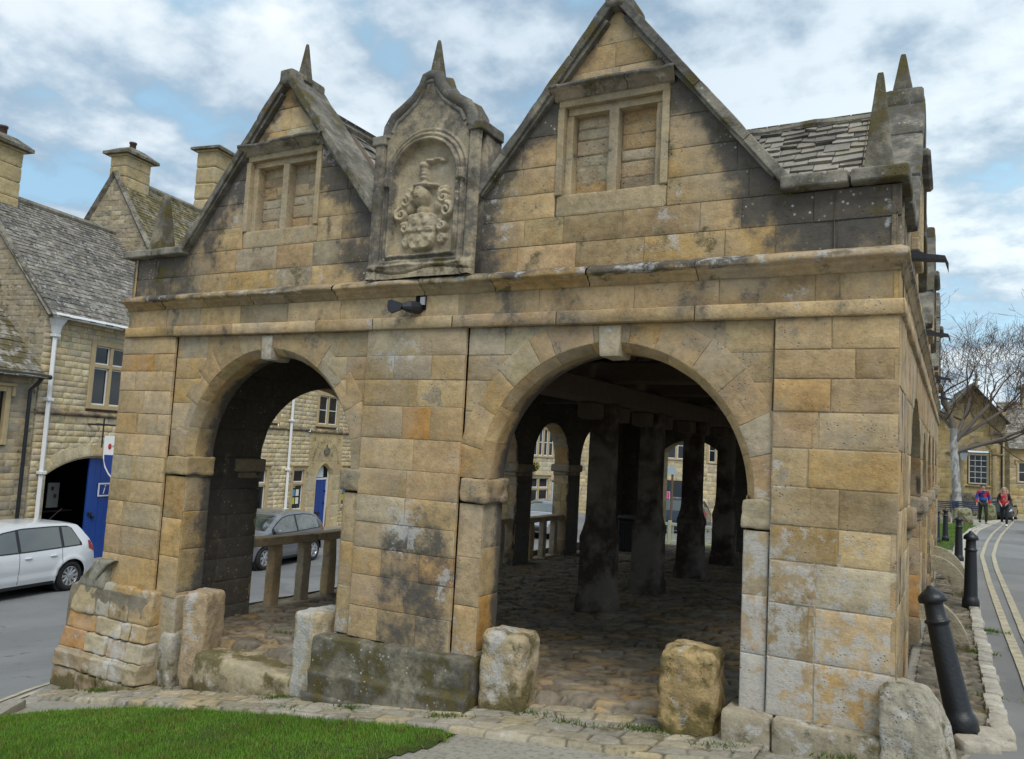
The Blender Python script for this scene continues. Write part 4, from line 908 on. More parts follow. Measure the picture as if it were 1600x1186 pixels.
guard((5.44, .10, -.06), (.17, .14, .295), (.40, .29, .14), W_(.16, .0, .40), 'ochre pitted guard stone with yellow lichen standing in the larger arch', k=8, amp=.022)
def fb(Q):
    z = np.clip(Q[..., 2] / .56, 0, 1); w = np.sqrt(np.clip(1 - (z * .97) ** 2, 0, 1)); return np.stack([-.17 + (Q[..., 0] + .19) * (.25 + .85 * w), Q[..., 1] * (.75 + .3 * (1 - z)) , Q[..., 2]], -1)
guard((6.62, .02, .03), (.145, .18, .25), (.34, .31, .24), lambda Q: np.stack([.26 + 0 * Q[..., 0], .28 + 0 * Q[..., 0], .36 + 0 * Q[..., 0]], -1), 'grey rounded boulder against the right front corner of the hall', fn=fb, amp=.022, rz=-.15)
for i, (y, r, lb) in enumerate(((3.10, .40, 'pale curved guard stone half hidden behind the leaning bollard'), (7.2, .46, 'curved brown guard stone arching from the side wall behind the second bollard'), (9.2, .46, 'farthest curved guard stone on the lane side of the hall'))):
    m = MB(); th = np.linspace(0, PI / 2, 14); po = [(r * math.sin(t) * .95, r * 1.12 * math.cos(t)) for t in th]; pi_ = [(r * .55 * math.sin(t), r * .72 * math.cos(t)) for t in th[::-1]]
    m.prism((po + [(r * .55, -.05)] + pi_)[::-1], frm((0, 0, 0), (1, 0, 0)), -.07, .07, (.34, .3, .21), (.3, .15, .25))
    o = m.build('guard_stone', M_ROCKY, None, False); o.location = (6.56, y, float(G(6.7, y))); tag(o, lb, 'guard stone', 'guard stones round the market hall')
# cast iron bollards
BPROF = [(r_ * .93, z_) for r_, z_ in [(.0, .0), (.098, .0), (.098, .10), (.092, .13), (.082, .145), (.078, .17), (.064, .66), (.064, .675), (.074, .68), (.076, .695), (.066, .70), (.060, .71), (.056, .79), (.058, .80), (.082, .805), (.086, .825), (.080, .845), (.056, .868), (.03, .884), (.022, .895), (.014, .905), (0, .907)]]
bm0 = MB(); bm0.lathe(BPROF, 28); B0 = bm0.build('bollard', M_BLACK, None, True)
def bollard(first, x, y, rx, ry, lb, sc=1.):
    o = B0 if first else B0.copy()
    if not first: COL.objects.link(o)
    o.location = (x, y, float(G(x, y)) + .01); o.rotation_euler = (rx, ry, rng.random() * 6); o.scale = (1, 1, sc); tag(o, lb, 'bollard', 'black bollards along the lane'); return o
o = bollard(True, 6.87, .62, 0, 0, 'black bollard leaning towards the hall at its front corner', .94); o.rotation_euler = (math.radians(-3), math.radians(-12.5), 0)
bollard(False, 6.99, 6.1, 0, 0, 'upright black bollard on the verge beyond the leaning one')
bollard(False, 6.90, 13.0, 0, 0, 'black bollard partly hidden behind the upright bollard on the verge')
for x, y, lb in ((6.44, 19.0, 'left one of the close pair of bollards at the lawn edge'), (6.62, 20.2, 'right one of the close pair of bollards at the lawn edge')): bollard(False, x, y, 0, 0, lb)
# lawns
def inside(P, poly):
    x, y = P[:, 0], P[:, 1]; r = np.zeros(len(P), bool); n = len(poly)
    for i in range(n):
        (x0, y0), (x1, y1) = poly[i], poly[(i + 1) % n]
        with np.errstate(divide='ignore', invalid='ignore'): r ^= ((y0 > y) != (y1 > y)) & (x < (x1 - x0) * (y - y0) / (y1 - y0) + x0)
    return r
def lawn(poly, n, h, name, dz):
    p = np.array(poly); lo, hi = p.min(0), p.max(0); s = (.04, .05, .3)[0 if n > 1e4 and (hi - lo).max() < 8 else 2]
    X, Y = np.meshgrid(np.arange(lo[0], hi[0], s), np.arange(lo[1], hi[1], s), indexing='ij'); q = np.stack([X.ravel(), Y.ravel()], -1)
    ins = inside(q, poly).reshape(X.shape); idx = np.arange(X.size).reshape(X.shape); f = ins[:-1, :-1] | ins[1:, 1:] | ins[1:, :-1] | ins[:-1, 1:]
    quads = np.stack([idx[:-1, :-1], idx[1:, :-1], idx[1:, 1:], idx[:-1, 1:]], -1)[f]
    Z = G(X, Y) + dz + .03 * (fbm(np.stack([X * 2, Y * 2, 0 * X], -1), 3) - .5); Z = np.where(ins, Z, Z - dz * .9)
    m = MB(); m.raw(np.stack([X, Y, Z], -1).reshape(-1, 3), quads, None, (.06, .09, .02)); o = m.build(name, m_ground('turf', (.035, .06, .012), (.055, .085, .018), (.06, .055, .025), 3, 60), None, True); tag(o, kind='structure')
    r = lo + rng.random((n * 3, 2)) * (hi - lo); r = r[inside(r, poly)][:n]; k = len(r); r = r + (fbm(np.stack([r[:, 0] * 6, r[:, 1] * 6, 0 * r[:, 0]], -1), 2) - .5)[:, None] * .10 + rng.normal(0, .014, (k, 2))
    z = G(r[:, 0], r[:, 1]) + dz - .012; pp = np.stack([r[:, 0], r[:, 1], 0 * z], -1); cl = fbm(pp * 2.2, 3); cl2 = fbm(pp * 9 + 5, 3)
    hh = h * rng.uniform(.5, 1.25, k) * (.7 + .6 * cl2); th = rng.random(k) * 2 * PI; w = h * .07; ln = h * rng.uniform(.1, .8, k); ph = rng.random(k) * 2 * PI
    b = np.stack([r[:, 0], r[:, 1], z], -1); d = np.stack([np.cos(th), np.sin(th), 0 * th], -1) * w; e = np.stack([np.cos(ph) * ln, np.sin(ph) * ln, hh], -1)
    V = np.stack([b - d, b + d, b + e * .55 + d * .7, b + e * .55 - d * .7, b + e], 1).reshape(-1, 3); i = np.arange(k)[:, None] * 5
    c = np.array((.14, .27, .035)) * (.6 + .75 * cl)[:, None] * rng.uniform(.75, 1.3, (k, 1)); yl = rng.random(k) < .05 + .35 * sst(.5, .62, cl2); c[yl] = np.array((.17, .15, .05)) * rng.uniform(.7, 1.1, (yl.sum(), 1)); c = c * np.where(cl2 > .6, 1.15, 1)[:, None]
    g = MB(); g.raw(V, i + np.array([0, 1, 2, 3]), i + np.array([3, 2, 4]), np.repeat(c, 5, 0)); o = g.build('grass', M_GRASS, None, False); tag(o, kind='stuff')
M_GRASS, _nt, _b = newmat('grass_blade'); _t = NT(_nt); _c = _t.n('Attribute', attribute_name='Col').outputs['Color']; _t.l(_c, _b.inputs['Base Color']); _b.inputs['Roughness'].default_value = .55; _b.inputs['Specular IOR Level'].default_value = .25
_tr = _t.n('BsdfTranslucent'); _t.l(_t.mix(1., _c, (1.3, 1.5, .7), 'MULTIPLY'), _tr.inputs['Color']); _ms = _t.n('MixShader'); _ms.inputs[0].default_value = .3; _o = [n for n in _nt.nodes if n.type == 'OUTPUT_MATERIAL'][0]
_t.l(_b.outputs[0], _ms.inputs[1]); _t.l(_tr.outputs[0], _ms.inputs[2]); _t.l(_ms.outputs[0], _o.inputs[0])
lawn([(.05, -1.05), (.58, -.72), (1.16, -.50), (1.92, -.43), (2.8, -.41), (3.4, -.40), (3.9, -.40), (4.14, -.47), (4.16, -.6), (4.05, -.80), (3.9, -1.1), (3.6, -1.6), (3.0, -2.6), (1.8, -3.0), (.8, -2.4)], 110000, .036, 'front_lawn', .016)
lawn([(-.5, 15.2), (6.6, 15.2), (6.85, 20), (7.3, 29), (7.9, 33.5), (6.2, 34.5), (2, 34), (-.5, 30)], 30000, .07, 'green', .03)

# weeds and moss tufts at the foot of the stones and in the joints
k = 2600; cen = np.array([(1.05, -.05), (1.55, .02), (2.2, -.02), (2.35, -.1), (3.1, -.22), (3.9, -.25), (4.4, .0), (5.2, -.05), (5.7, -.2), (6.3, -.16), (.3, -.2), (-.3, -.15), (7.0, 1.6), (6.95, 3.1), (7.08, 4.4), (1.5, .75), (2.6, -.32), (4.75, -.1)]); w_ = rng.random(len(cen)) ** 2 + .1; ci = rng.choice(len(cen), k, p=w_ / w_.sum())
b = cen[ci] + rng.normal(0, 1, (k, 2)) * np.array((.09, .03)); z = np.where((b[:, 0] > .9) & (b[:, 0] < 2.5) & (b[:, 1] > .35), FL(b[:, 0], b[:, 1]), G(b[:, 0], b[:, 1]) + .035); hh = rng.uniform(.012, .04, k); th = rng.random(k) * 6.28; ph = rng.random(k) * 6.28
B = np.stack([b[:, 0], b[:, 1], z], -1); d = np.stack([np.cos(th), np.sin(th), 0 * th], -1) * .004; e = np.stack([np.cos(ph) * hh * .7, np.sin(ph) * hh * .7, hh], -1)
g = MB(); g.raw(np.stack([B - d, B + d, B + e], 1).reshape(-1, 3), None, np.arange(k * 3).reshape(k, 3), np.repeat(np.array((.10, .16, .03)) * rng.uniform(.5, 1.2, (k, 1)), 3, 0)); tag(g.build('weeds', M_GRASS), kind='stuff')
# ------------------------------------------------------------------ houses
PAL_POL = [(.60, .50, .31), (.56, .46, .28), (.62, .53, .35), (.59, .47, .26), (.54, .45, .30)]
PAL_RUB = [(.34, .30, .22), (.39, .34, .25), (.29, .26, .2), (.42, .36, .24), (.33, .27, .18)]
PAL_OCH = [(.54, .41, .19), (.57, .44, .22), (.50, .37, .16), (.55, .43, .25)]
def rows_(z0, z1, h, v=.15):
    r = [z0]
    while r[-1] < z1 - h * .6: r.append(r[-1] + h * rng.uniform(1 - v, 1 + v))
    r[-1] = z1; return r
def window(parent, fr, a0, a1, b0, b1, nl=2, nt=1, su=.13, dep=.10, sash=True, hood=True, bars=(1, 1), col=(.48, .38, .2), surround=True):
    """stone mullioned window on a wall frame: surround and mullions, glass, white sashes"""
    m = MB(); O, U, V, N = fr; M = np.eye(4); M[:3, 0] = U; M[:3, 1] = -N; M[:3, 2] = V; M[:3, 3] = O
    def bx(x0, x1, z0, z1, y0, y1, b=.012, c=col, mb=m): mb.box(x0, x1, y0, y1, z0, z1, b, M=M, col=c)
    if surround:
        bx(a0 - su, a0, b0 - su * .8, b1 + su, -.03, dep); bx(a1, a1 + su, b0 - su * .8, b1 + su, -.03, dep); bx(a0, a1, b1, b1 + su, -.03, dep); bx(a0 - .03, a1 + .03, b0 - su * .8, b0, -.05, dep)
    w = (a1 - a0) / nl; mu = .05
    for i in range(1, nl): bx(a0 + i * w - mu, a0 + i * w + mu, b0, b1, -.01, dep)
    for j in range(1, nt): z = b0 + (b1 - b0) * (j / nt if nt != 2 else .66); bx(a0, a1, z - mu, z + mu, -.008, dep)
    if hood: bx(a0 - su - .08, a1 + su + .08, b1 + su, b1 + su + .07, -.09, .05); bx(a0 - su - .08, a0 - su, b1 - .1, b1 + su, -.07, .05); bx(a1 + su, a1 + su + .08, b1 - .1, b1 + su, -.07, .05)
    wo = m.build('window', M_DRESS, parent)
    g = MB(); g.raw([xf(M, U3(x, dep * .75, z)) for x, z in ((a0, b0), (a1, b0), (a1, b1), (a0, b1))], [(0, 1, 2, 3)]); g.build('pane', M_GLASS, wo)
    if sash:
        s = MB()
        for i in range(nl):
            x0 = a0 + i * w + (mu if i else 0); x1 = a0 + (i + 1) * w - (mu if i < nl - 1 else 0); zz = [b0] + ([b0 + (b1 - b0) * .66] if nt == 2 else [b0 + (b1 - b0) * j / nt for j in range(1, nt)]) + [b1]
            for za, zb in zip(zz[:-1], zz[1:]):
                za2 = za + (mu if za > b0 else 0); zb2 = zb - (mu if zb < b1 else 0); y0, y1 = dep * .45, dep * .7; f = .035
                for q in ((x0, x0 + f, za2, zb2), (x1 - f, x1, za2, zb2), (x0 + f, x1 - f, za2, za2 + f), (x0 + f, x1 - f, zb2 - f, zb2)): bx(*q, y0, y1, .004, (.8, .8, .8), s)
                for k in range(1, bars[0]): xx = x0 + (x1 - x0) * k / bars[0]; bx(xx - .012, xx + .012, za2 + f, zb2 - f, y0 + .01, y1 - .004, 0, (.8, .8, .8), s)
                for k in range(1, bars[1] + (1 if nt == 1 and bars[1] == 1 else 0)): z = za2 + (zb2 - za2) * k / (bars[1] if bars[1] > 1 else 2); bx(x0 + f, x1 - f, z - .016, z + .016, y0 + .01, y1 - .004, 0, (.8, .8, .8), s)
        s.build('sash', M_WHITE, wo)
    return wo
def gable_roof(parent, fr, s0, s1, eave, off0, offr, ridge, w0=.3, r0=.22, both=True, over=.2, wx=(.35, .22, .2), pal=SLP):
    O, U, V, N = fr; m = MB(); d = U3(0, 0, 1) * (ridge - eave) + N * (offr - off0); ln = np.linalg.norm(d); Vd = d / ln
    e = O + U * s0 + V * 0 + N * off0 + U3(0, 0, 1) * (eave - O[2]); slates(m, e - Vd * over, U, Vd, s1 - s0, ln + over, r0, r0 * .55, w0, wx=wx, pal=pal)
    if both:
        e2 = O + U * s1 + N * (2 * offr - off0) + U3(0, 0, 1) * (eave - O[2]); d2 = U3(0, 0, 1) * (ridge - eave) + N * (off0 - offr); slates(m, e2, -U, d2, s1 - s0, ln, r0, r0 * .55, w0 * 1.3, wx=wx, pal=pal)
    r = O + N * offr + U3(0, 0, 1) * (ridge - O[2] + .02); m.tube([r + U * s for s in np.linspace(s0 - .02, s1 + .02, 14)], .10, 8, (.27, .25, .2), True, (.3, .2, .2))
    return m.build('roof', M_SLATE, parent)
def chimney(parent, fr, s, off, z0, z1, ws, wo, pots=1, col=(.47, .37, .2)):
    O, U, V, N = fr; M = np.eye(4); M[:3, 0] = U; M[:3, 1] = -N; M[:3, 2] = V; M[:3, 3] = O + U * s + N * off; M[2, 3] = 0
    m = MB()
    for a, b in zip(rows_(z0, z1 - .25, .38)[:-1], rows_(z0, z1 - .25, .38)[1:]): pass
    zz = np.linspace(z0, z1 - .22, 5)
    for a, b in zip(zz[:-1], zz[1:]): m.rock((0, 0, (a + b) / 2), (ws / 2 * rng.uniform(.985, 1.0), wo / 2 * rng.uniform(.985, 1.), (b - a) / 2), k=20, n=8, amp=.012, M=M, col=np.array(col) * rng.uniform(.85, 1.1), wx=(.12, .1, .1))
    m.box(-ws / 2 - .06, ws / 2 + .06, -wo / 2 - .06, wo / 2 + .06, z0 + .0, z0 + .14, .03, M=M, col=DK, wx=(.5, .1, .2))
    m.box(-ws / 2 - .05, ws / 2 + .05, -wo / 2 - .05, wo / 2 + .05, z1 - .24, z1 - .17, .02, M=M, col=col)
    c = m.build('chimney', M_STONE, parent)
    k = MB(); a, b = ws / 2 + .17, wo / 2 + .17
    V_ = [(x * a, y * b, z1 - .18) for x, y in ((-1, -1), (1, -1), (1, 1), (-1, 1))] + [(x * a, y * b, z1 - .09) for x, y in ((-1, -1), (1, -1), (1, 1), (-1, 1))] + [(x * a * .45, y * b * .45, z1 + .13) for x, y in ((-1, -1), (1, -1), (1, 1), (-1, 1))]
    k.raw(xf(M, np.array(V_)), [(0, 1, 2, 3), (0, 1, 5, 4), (1, 2, 6, 5), (2, 3, 7, 6), (3, 0, 4, 7), (4, 5, 9, 8), (5, 6, 10, 9), (6, 7, 11, 10), (7, 4, 8, 11), (8, 9, 10, 11)], None, (.2, .19, .16), (.5, 0, .4)); k.build('chimney_cap', M_STONE, c)
    for i in range(pots):
        p = MB(); x = (i - (pots - 1) / 2) * .38; p.lathe([(.10, z1 + .1), (.10, z1 + .34), (.12, z1 + .35), (.12, z1 + .40), (.08, z1 + .40), (.08, z1 + .2)], 14, M=M @ mat4((x, 0, 0)), col=(.07, .04, .035)); p.build('chimney_pot', M_ATTR, c, True)
    return c
HA = math.radians(10); HD = (-math.sin(HA), math.cos(HA), 0)
H = frm((-13., 7.73, 0), HD); HGZ = -1.97
wfp = lambda P: np.stack([.0 + .25 * (1 - sst(-2, -1.2, P[..., 2])), .1 + 0 * P[..., 0], .05 + 0 * P[..., 0]], -1)
POL = empty('old_police_station', tuple(H[0] + U3(0, 0, HGZ))); tag(POL, 'long honey stone house with blue doors, white downpipes and mossy slate roofs', 'house')
class _P: pass
def PO(mb, name, mat, par, *a, **k):
    o = mb.build(name, mat, par, *a, **k); return o
def atworld(o):       # children built in world coordinates below a moved Empty
    o.matrix_parent_inverse = o.parent.matrix_world.inverted() if False else Matrix.Translation(-Vector(o.parent.location)); return o
_build = MB.build
def build2(s, name, mat, parent=None, smooth=False, loc=None, recalc=False):
    o = _build(s, name, mat, parent, smooth, loc, recalc)
    if parent is not None and parent.type == 'EMPTY' and parent.parent is None and Vector(parent.location).length > 0 and not parent.get('_local'): o.matrix_parent_inverse = Matrix.Translation(-Vector(parent.location))
    return o
MB.build = build2
holes = [(-.62, 2.52, -3, .40), (11.05, 13.42, -3, 1.82), (.45, 1.85, 2.02, 3.95), (11.38, 13.05, 2.02, 3.5), (9.98, 10.95, -1.2, .58), (13.5, 14.6, -1.2, .58), (4.6, 6.2, 2.02, 3.95), (7.6, 9.0, 2.02, 3.95), (5.0, 6.4, -1.2, .6), (7.4, 8.6, -1.2, .6)]
w = MB(); rz = rows_(-2.05, 1.88, .155)
for h in holes[2:]: flat(w, H, h[0] - .1, h[1] + .1, h[2] - .1, h[3] + .1, -.14, col=(.5, .42, .27))
arcR = 2.65; arcz = .34 + .53 - arcR
lo_p = lambda a: np.where(np.abs(a - .95) < 1.75, arcz + np.sqrt(np.maximum((arcR + .26) ** 2 - (a - .95) ** 2, 0)), -9)
coursed(w, H, -1.0, 16.5, [z for z in rz if z < .33] + [.42], (.22, .45), holes=holes, pal=PAL_POL, w=None, wf=wfp, e=.03, amp=.012, bulge=.022, res=.12, g=.004)
coursed(w, H, -1.0, 16.5, [.42] + [z for z in rz if z > .5], (.22, .45), holes=[h for h in holes if h[0] > 0 or h[2] > 1], pal=PAL_POL, w=None, wf=wfp, e=.03, amp=.012, bulge=.022, res=.12, lo=lo_p)
coursed(w, H, -1.0, 3.7, rows_(2.02, 4.45, .155), (.22, .45), holes=holes, pal=PAL_POL, w=None, wf=wfp, e=.03, amp=.012, bulge=.022, res=.12)
coursed(w, H, 3.7, 16.5, rows_(2.02, 4.95, .16), (.22, .45), holes=holes, pal=PAL_POL, w=None, wf=wfp, e=.03, amp=.012, bulge=.022, res=.12)
HE = frm(H[0] + H[1] * -1.0 + H[3] * -6, H[3])       # end wall, faces down the street
coursed(w, HE, 0, 6, rows_(-2.1, 8.0, .13), (.2, .42), pal=PAL_RUB, w=None, e=.02, amp=.02, res=.1, hi=lambda a: 7.75 - 1.1 * np.abs(a - 3.0), wf=lambda P: np.full(P.shape, .16))
HG = frm(H[0] + H[1] * 3.7 + H[3] * -6.4, H[3])
coursed(w, HG, 0, 6.4, rows_(4.0, 9.8, .15), (.2, .42), pal=PAL_RUB, w=None, e=.02, amp=.02, res=.12, hi=lambda a: 9.72 - 1.52 * np.abs(a - 3.2), wf=lambda P: np.full(P.shape, .16))
w.build('wall', M_STONE, POL, True)
m = MB(); sweep(m, H, -1.05, 10.9, [(-.02, 1.88), (.05, 1.90), (.08, 1.93), (.08, 1.97), (.0, 2.03)], 1.2, .005, lambda P: np.stack([.5 + 0 * P[..., 0], .1 + 0 * P[..., 0], .1 + 0 * P[..., 0]], -1)); sweep(m, H, 10.9, 16.5, [(-.02, 1.84), (.06, 1.86), (.10, 1.90), (.10, 1.97), (.0, 2.03)], 1.2, .005, lambda P: np.stack([.5 + 0 * P[..., 0], .1 + 0 * P[..., 0], .1 + 0 * P[..., 0]], -1)); m.build('string_course', M_STONE, POL, True)
gable_roof(POL, H, -1.1, 3.8, 4.45, .22, -3.0, 7.78, .3, .2, wx=(.34, .30, .16), pal=[(.15, .142, .125), (.2, .19, .165), (.115, .11, .10), (.24, .228, .2), (.18, .16, .13)]); gable_roof(POL, H, 3.72, 16.6, 4.9, .22, -3.2, 9.72, .3, .2, wx=(.30, .2, .48), pal=[(.2, .18, .12), (.25, .22, .15), (.16, .15, .12), (.22, .19, .1)])
for s, z0, wd, hg, offs in ((3.7, 9.80, 3.3, 1.52, -3.2), (-1.0, 7.84, 3.2, 1.1, -3.0)):
    m = MB()
    for sg in (-1, 1):
        p0 = H[0] + H[1] * s + H[3] * offs + U3(0, 0, z0); p1 = p0 + H[3] * sg * wd - U3(0, 0, hg * wd); q = np.linspace(0, 1, 5)
        m.tube([p0 + (p1 - p0) * t for t in q], .11, 4, (.27, .25, .2), True, (.5, .1, .3))
    m.build('verge_coping', M_STONE, POL)
chimney(POL, H, -.35, -3.0, 7.3, 9.25, .9, .62, 1); chimney(POL, H, 4.35, -3.25, 9.0, 10.62, 1.05, .7, 1); chimney(POL, H, 8.5, -3.2, 9.6, 12.25, 1.5, .9, 0)
for s, z1 in ((-.75, 4.2), (9.62, 4.7)):
    m = MB(); q = lambda z, n=.09: H[0] + H[1] * s + H[3] * n + U3(0, 0, z)
    M = np.eye(4); M[:3, 0] = H[1]; M[:3, 1] = H[3]; M[:3, 2] = (0, 0, 1)
    m.tube([q(z1), q(-1.95)], .062, 4); 
    M[:3, 3] = q(0)
    V = [(x * a, y * a, z) for a, z in ((.065, z1 - .3), (.09, z1 - .12), (.16, z1 + .05), (.17, z1 + .14)) for x, y in ((-1, -1), (1, -1), (1, 1), (-1, 1))]
    m.raw(xf(M, np.array(V)), [(4 * i + j, 4 * i + (j + 1) % 4, 4 * i + 4 + (j + 1) % 4, 4 * i + 4 + j) for i in range(3) for j in range(4)] + [(12, 13, 14, 15)])
    for z in (2.25, .45, -1.0, z1 - .35): m.box(-.085, .085, -.09, .085, z - .04, z + .04, .01, M=M)
    m.build('downpipe', M_WHITE, POL)
m = MB(); e = [H[0] + H[1] * s + H[3] * .30 + U3(0, 0, 4.33) for s in (-1.0, 3.7)]; m.tube(e, .065, 8); e = [H[0] + H[1] * s + H[3] * .30 + U3(0, 0, 4.78) for s in (3.75, 16.4)]; m.tube(e, .065, 8); m.build('gutter', M_WHITE, POL)
window(POL, H, .60, 1.70, 2.22, 3.78, 2, 2, .15, bars=(1, 1), hood=False); window(POL, H, 11.52, 12.9, 2.22, 3.33, 2, 1, .14, hood=False); window(POL, H, 4.75, 6.05, 2.22, 3.78, 2, 2, .15, hood=False); window(POL, H, 7.75, 8.85, 2.22, 3.78, 2, 2, .15, hood=False)
wn = [window(POL, H, 10.12, 10.80, -1.05, .42, 1, 2, .14), window(POL, H, 13.65, 14.45, -1.05, .42, 1, 2, .14), window(POL, H, 5.15, 6.25, -1.05, .44, 2, 2, .15), window(POL, H, 7.55, 8.45, -1.05, .44, 1, 2, .15)]
for wo, (a0, a1) in zip(wn[:2], ((10.12, 10.80), (13.65, 14.45))):       # leaflets behind the glass
    for i in range(5):
        m = MB(); a = a0 + .06 + (i % 2) * .26; b = -.85 + (i // 2) * .3; O, U, V, N = shift(H, -.06); cc = [(.5, .55, .05), (.7, .72, .7), (.1, .3, .5), (.7, .7, .65), (.45, .5, .06)][i]
        m.raw([O + U * x + V * z for x, z in ((a, b), (a + .2, b), (a + .2, b + .24), (a, b + .24))], [(0, 1, 2, 3)], None, cc); m.build('leaflet', M_ATTR, wo)
# carriage arch: dressed ring, dark passage, blue leaf
m = MB(); ths = math.asin(1.6 / arcR)
for i in range(9):
    t0 = -ths + 2 * ths * i / 9; t1 = -ths + 2 * ths * (i + 1) / 9
    mpv = lambda a, b, n: (H[0] + (.95 + b * np.sin(a / arcR))[..., None] * H[1] + n[..., None] * H[3] + (arcz + b * np.cos(a / arcR))[..., None] * U3(0, 0, 1))
    stone(m, None, t0 * arcR, t1 * arcR, arcR, arcR + .34, mp=mpv, n=.02, col=pick(PAL_POL, None, .03), e=.008, g=.0015, res=.08)
    for k_, (r0, n_) in enumerate(((arcR - .03, -.02), (arcR - .06, -.06))): stone(m, None, t0 * arcR, t1 * arcR, r0, arcR + .02, mp=mpv, n=n_, col=pick(PAL_POL, None, .03) * .9, e=.006, g=.001, res=.1, jit=.04)
for a, b in ((-.62, -.32), (2.22, 2.52)): coursed(m, H, a if a < 0 else 2.42, -.55 if a < 0 else b, [-2.0, -1.3, -.6, .0, .36], (.3, .5), pal=PAL_POL, w=None, n=.01, e=.01)
m.build('carriage_arch', M_STONE, POL, True)
def onH(mb, x0, x1, y0, y1, z0, z1, b=0, col=(.4, .3, .2), fr=H):
    O, U, V, N = fr; M = np.eye(4); M[:3, 0] = U; M[:3, 1] = -N; M[:3, 2] = V; M[:3, 3] = (O[0], O[1], 0); mb.box(x0, x1, y0, y1, z0, z1, b, M=M, col=col)
m = MB(); onH(m, -.8, 2.7, 4.9, 5.0, -2, 1.2); onH(m, -.75, -.6, .2, 5, -2, 1.2); onH(m, 2.5, 2.65, .2, 5, -2, 1.2); onH(m, -.7, 2.7, .14, 5, .95, 1.1); onH(m, -.6, .9, .6, .64, -.62, -.58, 0); m.build('passage', M_DARK, POL)
m = MB()
for i in range(8): onH(m, .86 + i * .20, .86 + (i + 1) * .20 - .006, .10 + .006 * (i % 2), .15, -1.95, .30 + .55 - .02 - .5 * abs(.86 + i * .2 + .1 - .95) ** 2 * .55, .004)
d = m.build('door', M_BLUE, POL); m = MB(); onH(m, .94, 1.04, .04, .10, -.72, -.62, .01); onH(m, 1.06, 1.14, .05, .10, -.80, -.72, .01); m.build('handle', M_BLACK, d)
m = MB(); onH(m, .45, .80, 1.0, 1.03, -.55, .1, 0, (.3, .3, .28)); onH(m, .55, .62, .99, 1.0, -.1, .0, 0, (.03, .03, .03)); onH(m, .64, .72, .99, 1.0, -.3, -.2, 0, (.1, .05, .05)); m.build('notice_board', M_ATTR, POL)
# doorway with carved panel
m = MB(); dz = lambda a: np.where(np.abs(a - 12.2) < .62, .72 - .72 * np.abs(a - 12.2) ** 1.4 , -9)
coursed(m, H, 11.05, 13.42, [.2, .75, 1.25, 1.84], (.7, 1.3), pal=[(.50, .39, .20), (.48, .37, .19), (.52, .41, .22)], w=None, lo=dz, n=.03, e=.004, g=.0012, amp=.003, res=.06)
for a, b in ((11.05, 11.6), (12.8, 13.42)): coursed(m, H, a, b, [-2.0, -1.5, -1.0, -.4, .2], (.6, .7), fix=[(1.,)], pal=PAL_POL, w=None, n=.03, e=.006, g=.0015, amp=.003, res=.1)
m.build('door_surround', M_STONE, POL, True)
m = MB()
for s in (-1, 1):
    for k_ in range(3): m.tube([H[0] + H[1] * (12.2 + s * x) + H[3] * (.01 - .03 * k_) + U3(0, 0, z) for x, z in ((.60 - .04 * k_, -1.95), (.60 - .04 * k_, .22), (.45 - .03 * k_, .44), (.2, .63 - .03 * k_), (0, .70 - .035 * k_))], .035, 8, (.45, .35, .2))
m.build('door_moulding', M_DRESS, POL)
m = MB()
for i in range(7): onH(m, 11.72 + i * .13, 11.72 + (i + 1) * .13 - .005, .14 + .006 * (i % 2), .2, -1.95, .02, .003)
d = m.build('door', M_BLUE, POL)
m = MB(); onH(m, 11.66, 11.72, .12, .2, -1.95, .1, 0); onH(m, 12.635, 12.70, .12, .2, -1.95, .1, 0); onH(m, 11.72, 12.635, .12, .2, .022, .09, 0); m.build('door_frame', M_WHITE, POL)
m = MB(); onH(m, 11.6, 12.8, .20, .22, .05, .75, 0); m.build('fanlight', M_GLASS, POL); m = MB(); onH(m, 11.86, 12.45, .18, .195, .12, .55, 0, (.62, .68, .7)); onH(m, 11.86, 12.45, .178, .18, .50, .55, 0, (.45, .6, .2)); m.build('fanlight_notice', M_ATTR, POL)
m = MB(); onH(m, 11.95, 12.3, .12, .14, -1.36, -1.25, .005); onH(m, 12.52, 12.58, .09, .14, -.48, -.40, .01, ); onH(m, 12.5, 12.56, .09, .14, -.95, -.88, .01); m.build('letter_box', M_BLACK, d)
word = 'COUNTY POLICE STATION'
for i, ch in enumerate(word):
    if ch == ' ': continue
    t = PI * (.97 - .94 * i / (len(word) - 1)); text('carved_letter', ch, .19, frM(H, 12.23 + .93 * math.cos(t), .62 + .92 * math.sin(t), .032, t - PI / 2), M_MARK, POL, .004)
for ch, a, b in (('V', 11.78, 1.02), ('R', 12.68, 1.0), ('18', 11.32, 1.6), ('72', 13.15, 1.58)): text('carved_letter', ch, .22, frM(H, a, b, .032), M_MARK, POL, .004)
for o in list(POL.children):
    if o.name.startswith('carved_letter'): o.matrix_parent_inverse = Matrix.Translation(-Vector(POL.location))
m = MB(); cw = (.10, .085, .07); q = lambda a, b, n: H[0] + H[1] * a + H[3] * n + U3(0, 0, b)
for z, r in ((1.04, .15), (1.10, .17)): m.tube([q(12.23 + r * x, z, .05 + .03 * (1 - x * x)) for x in np.linspace(-1, 1, 9)], .025, 8, cw)
for x in (-.16, -.08, 0, .08, .16): m.tube([q(12.23 + x, 1.1, .06), q(12.23 + x * 1.25, 1.2, .08), q(12.23 + x * .4, 1.29, .07)], .02, 8, cw)
for x in np.linspace(-.15, .15, 7): m.rock(tuple(q(12.23 + x, 1.16, .06)), (.03, .03, .04), k=2, n=5, amp=.0, col=cw)
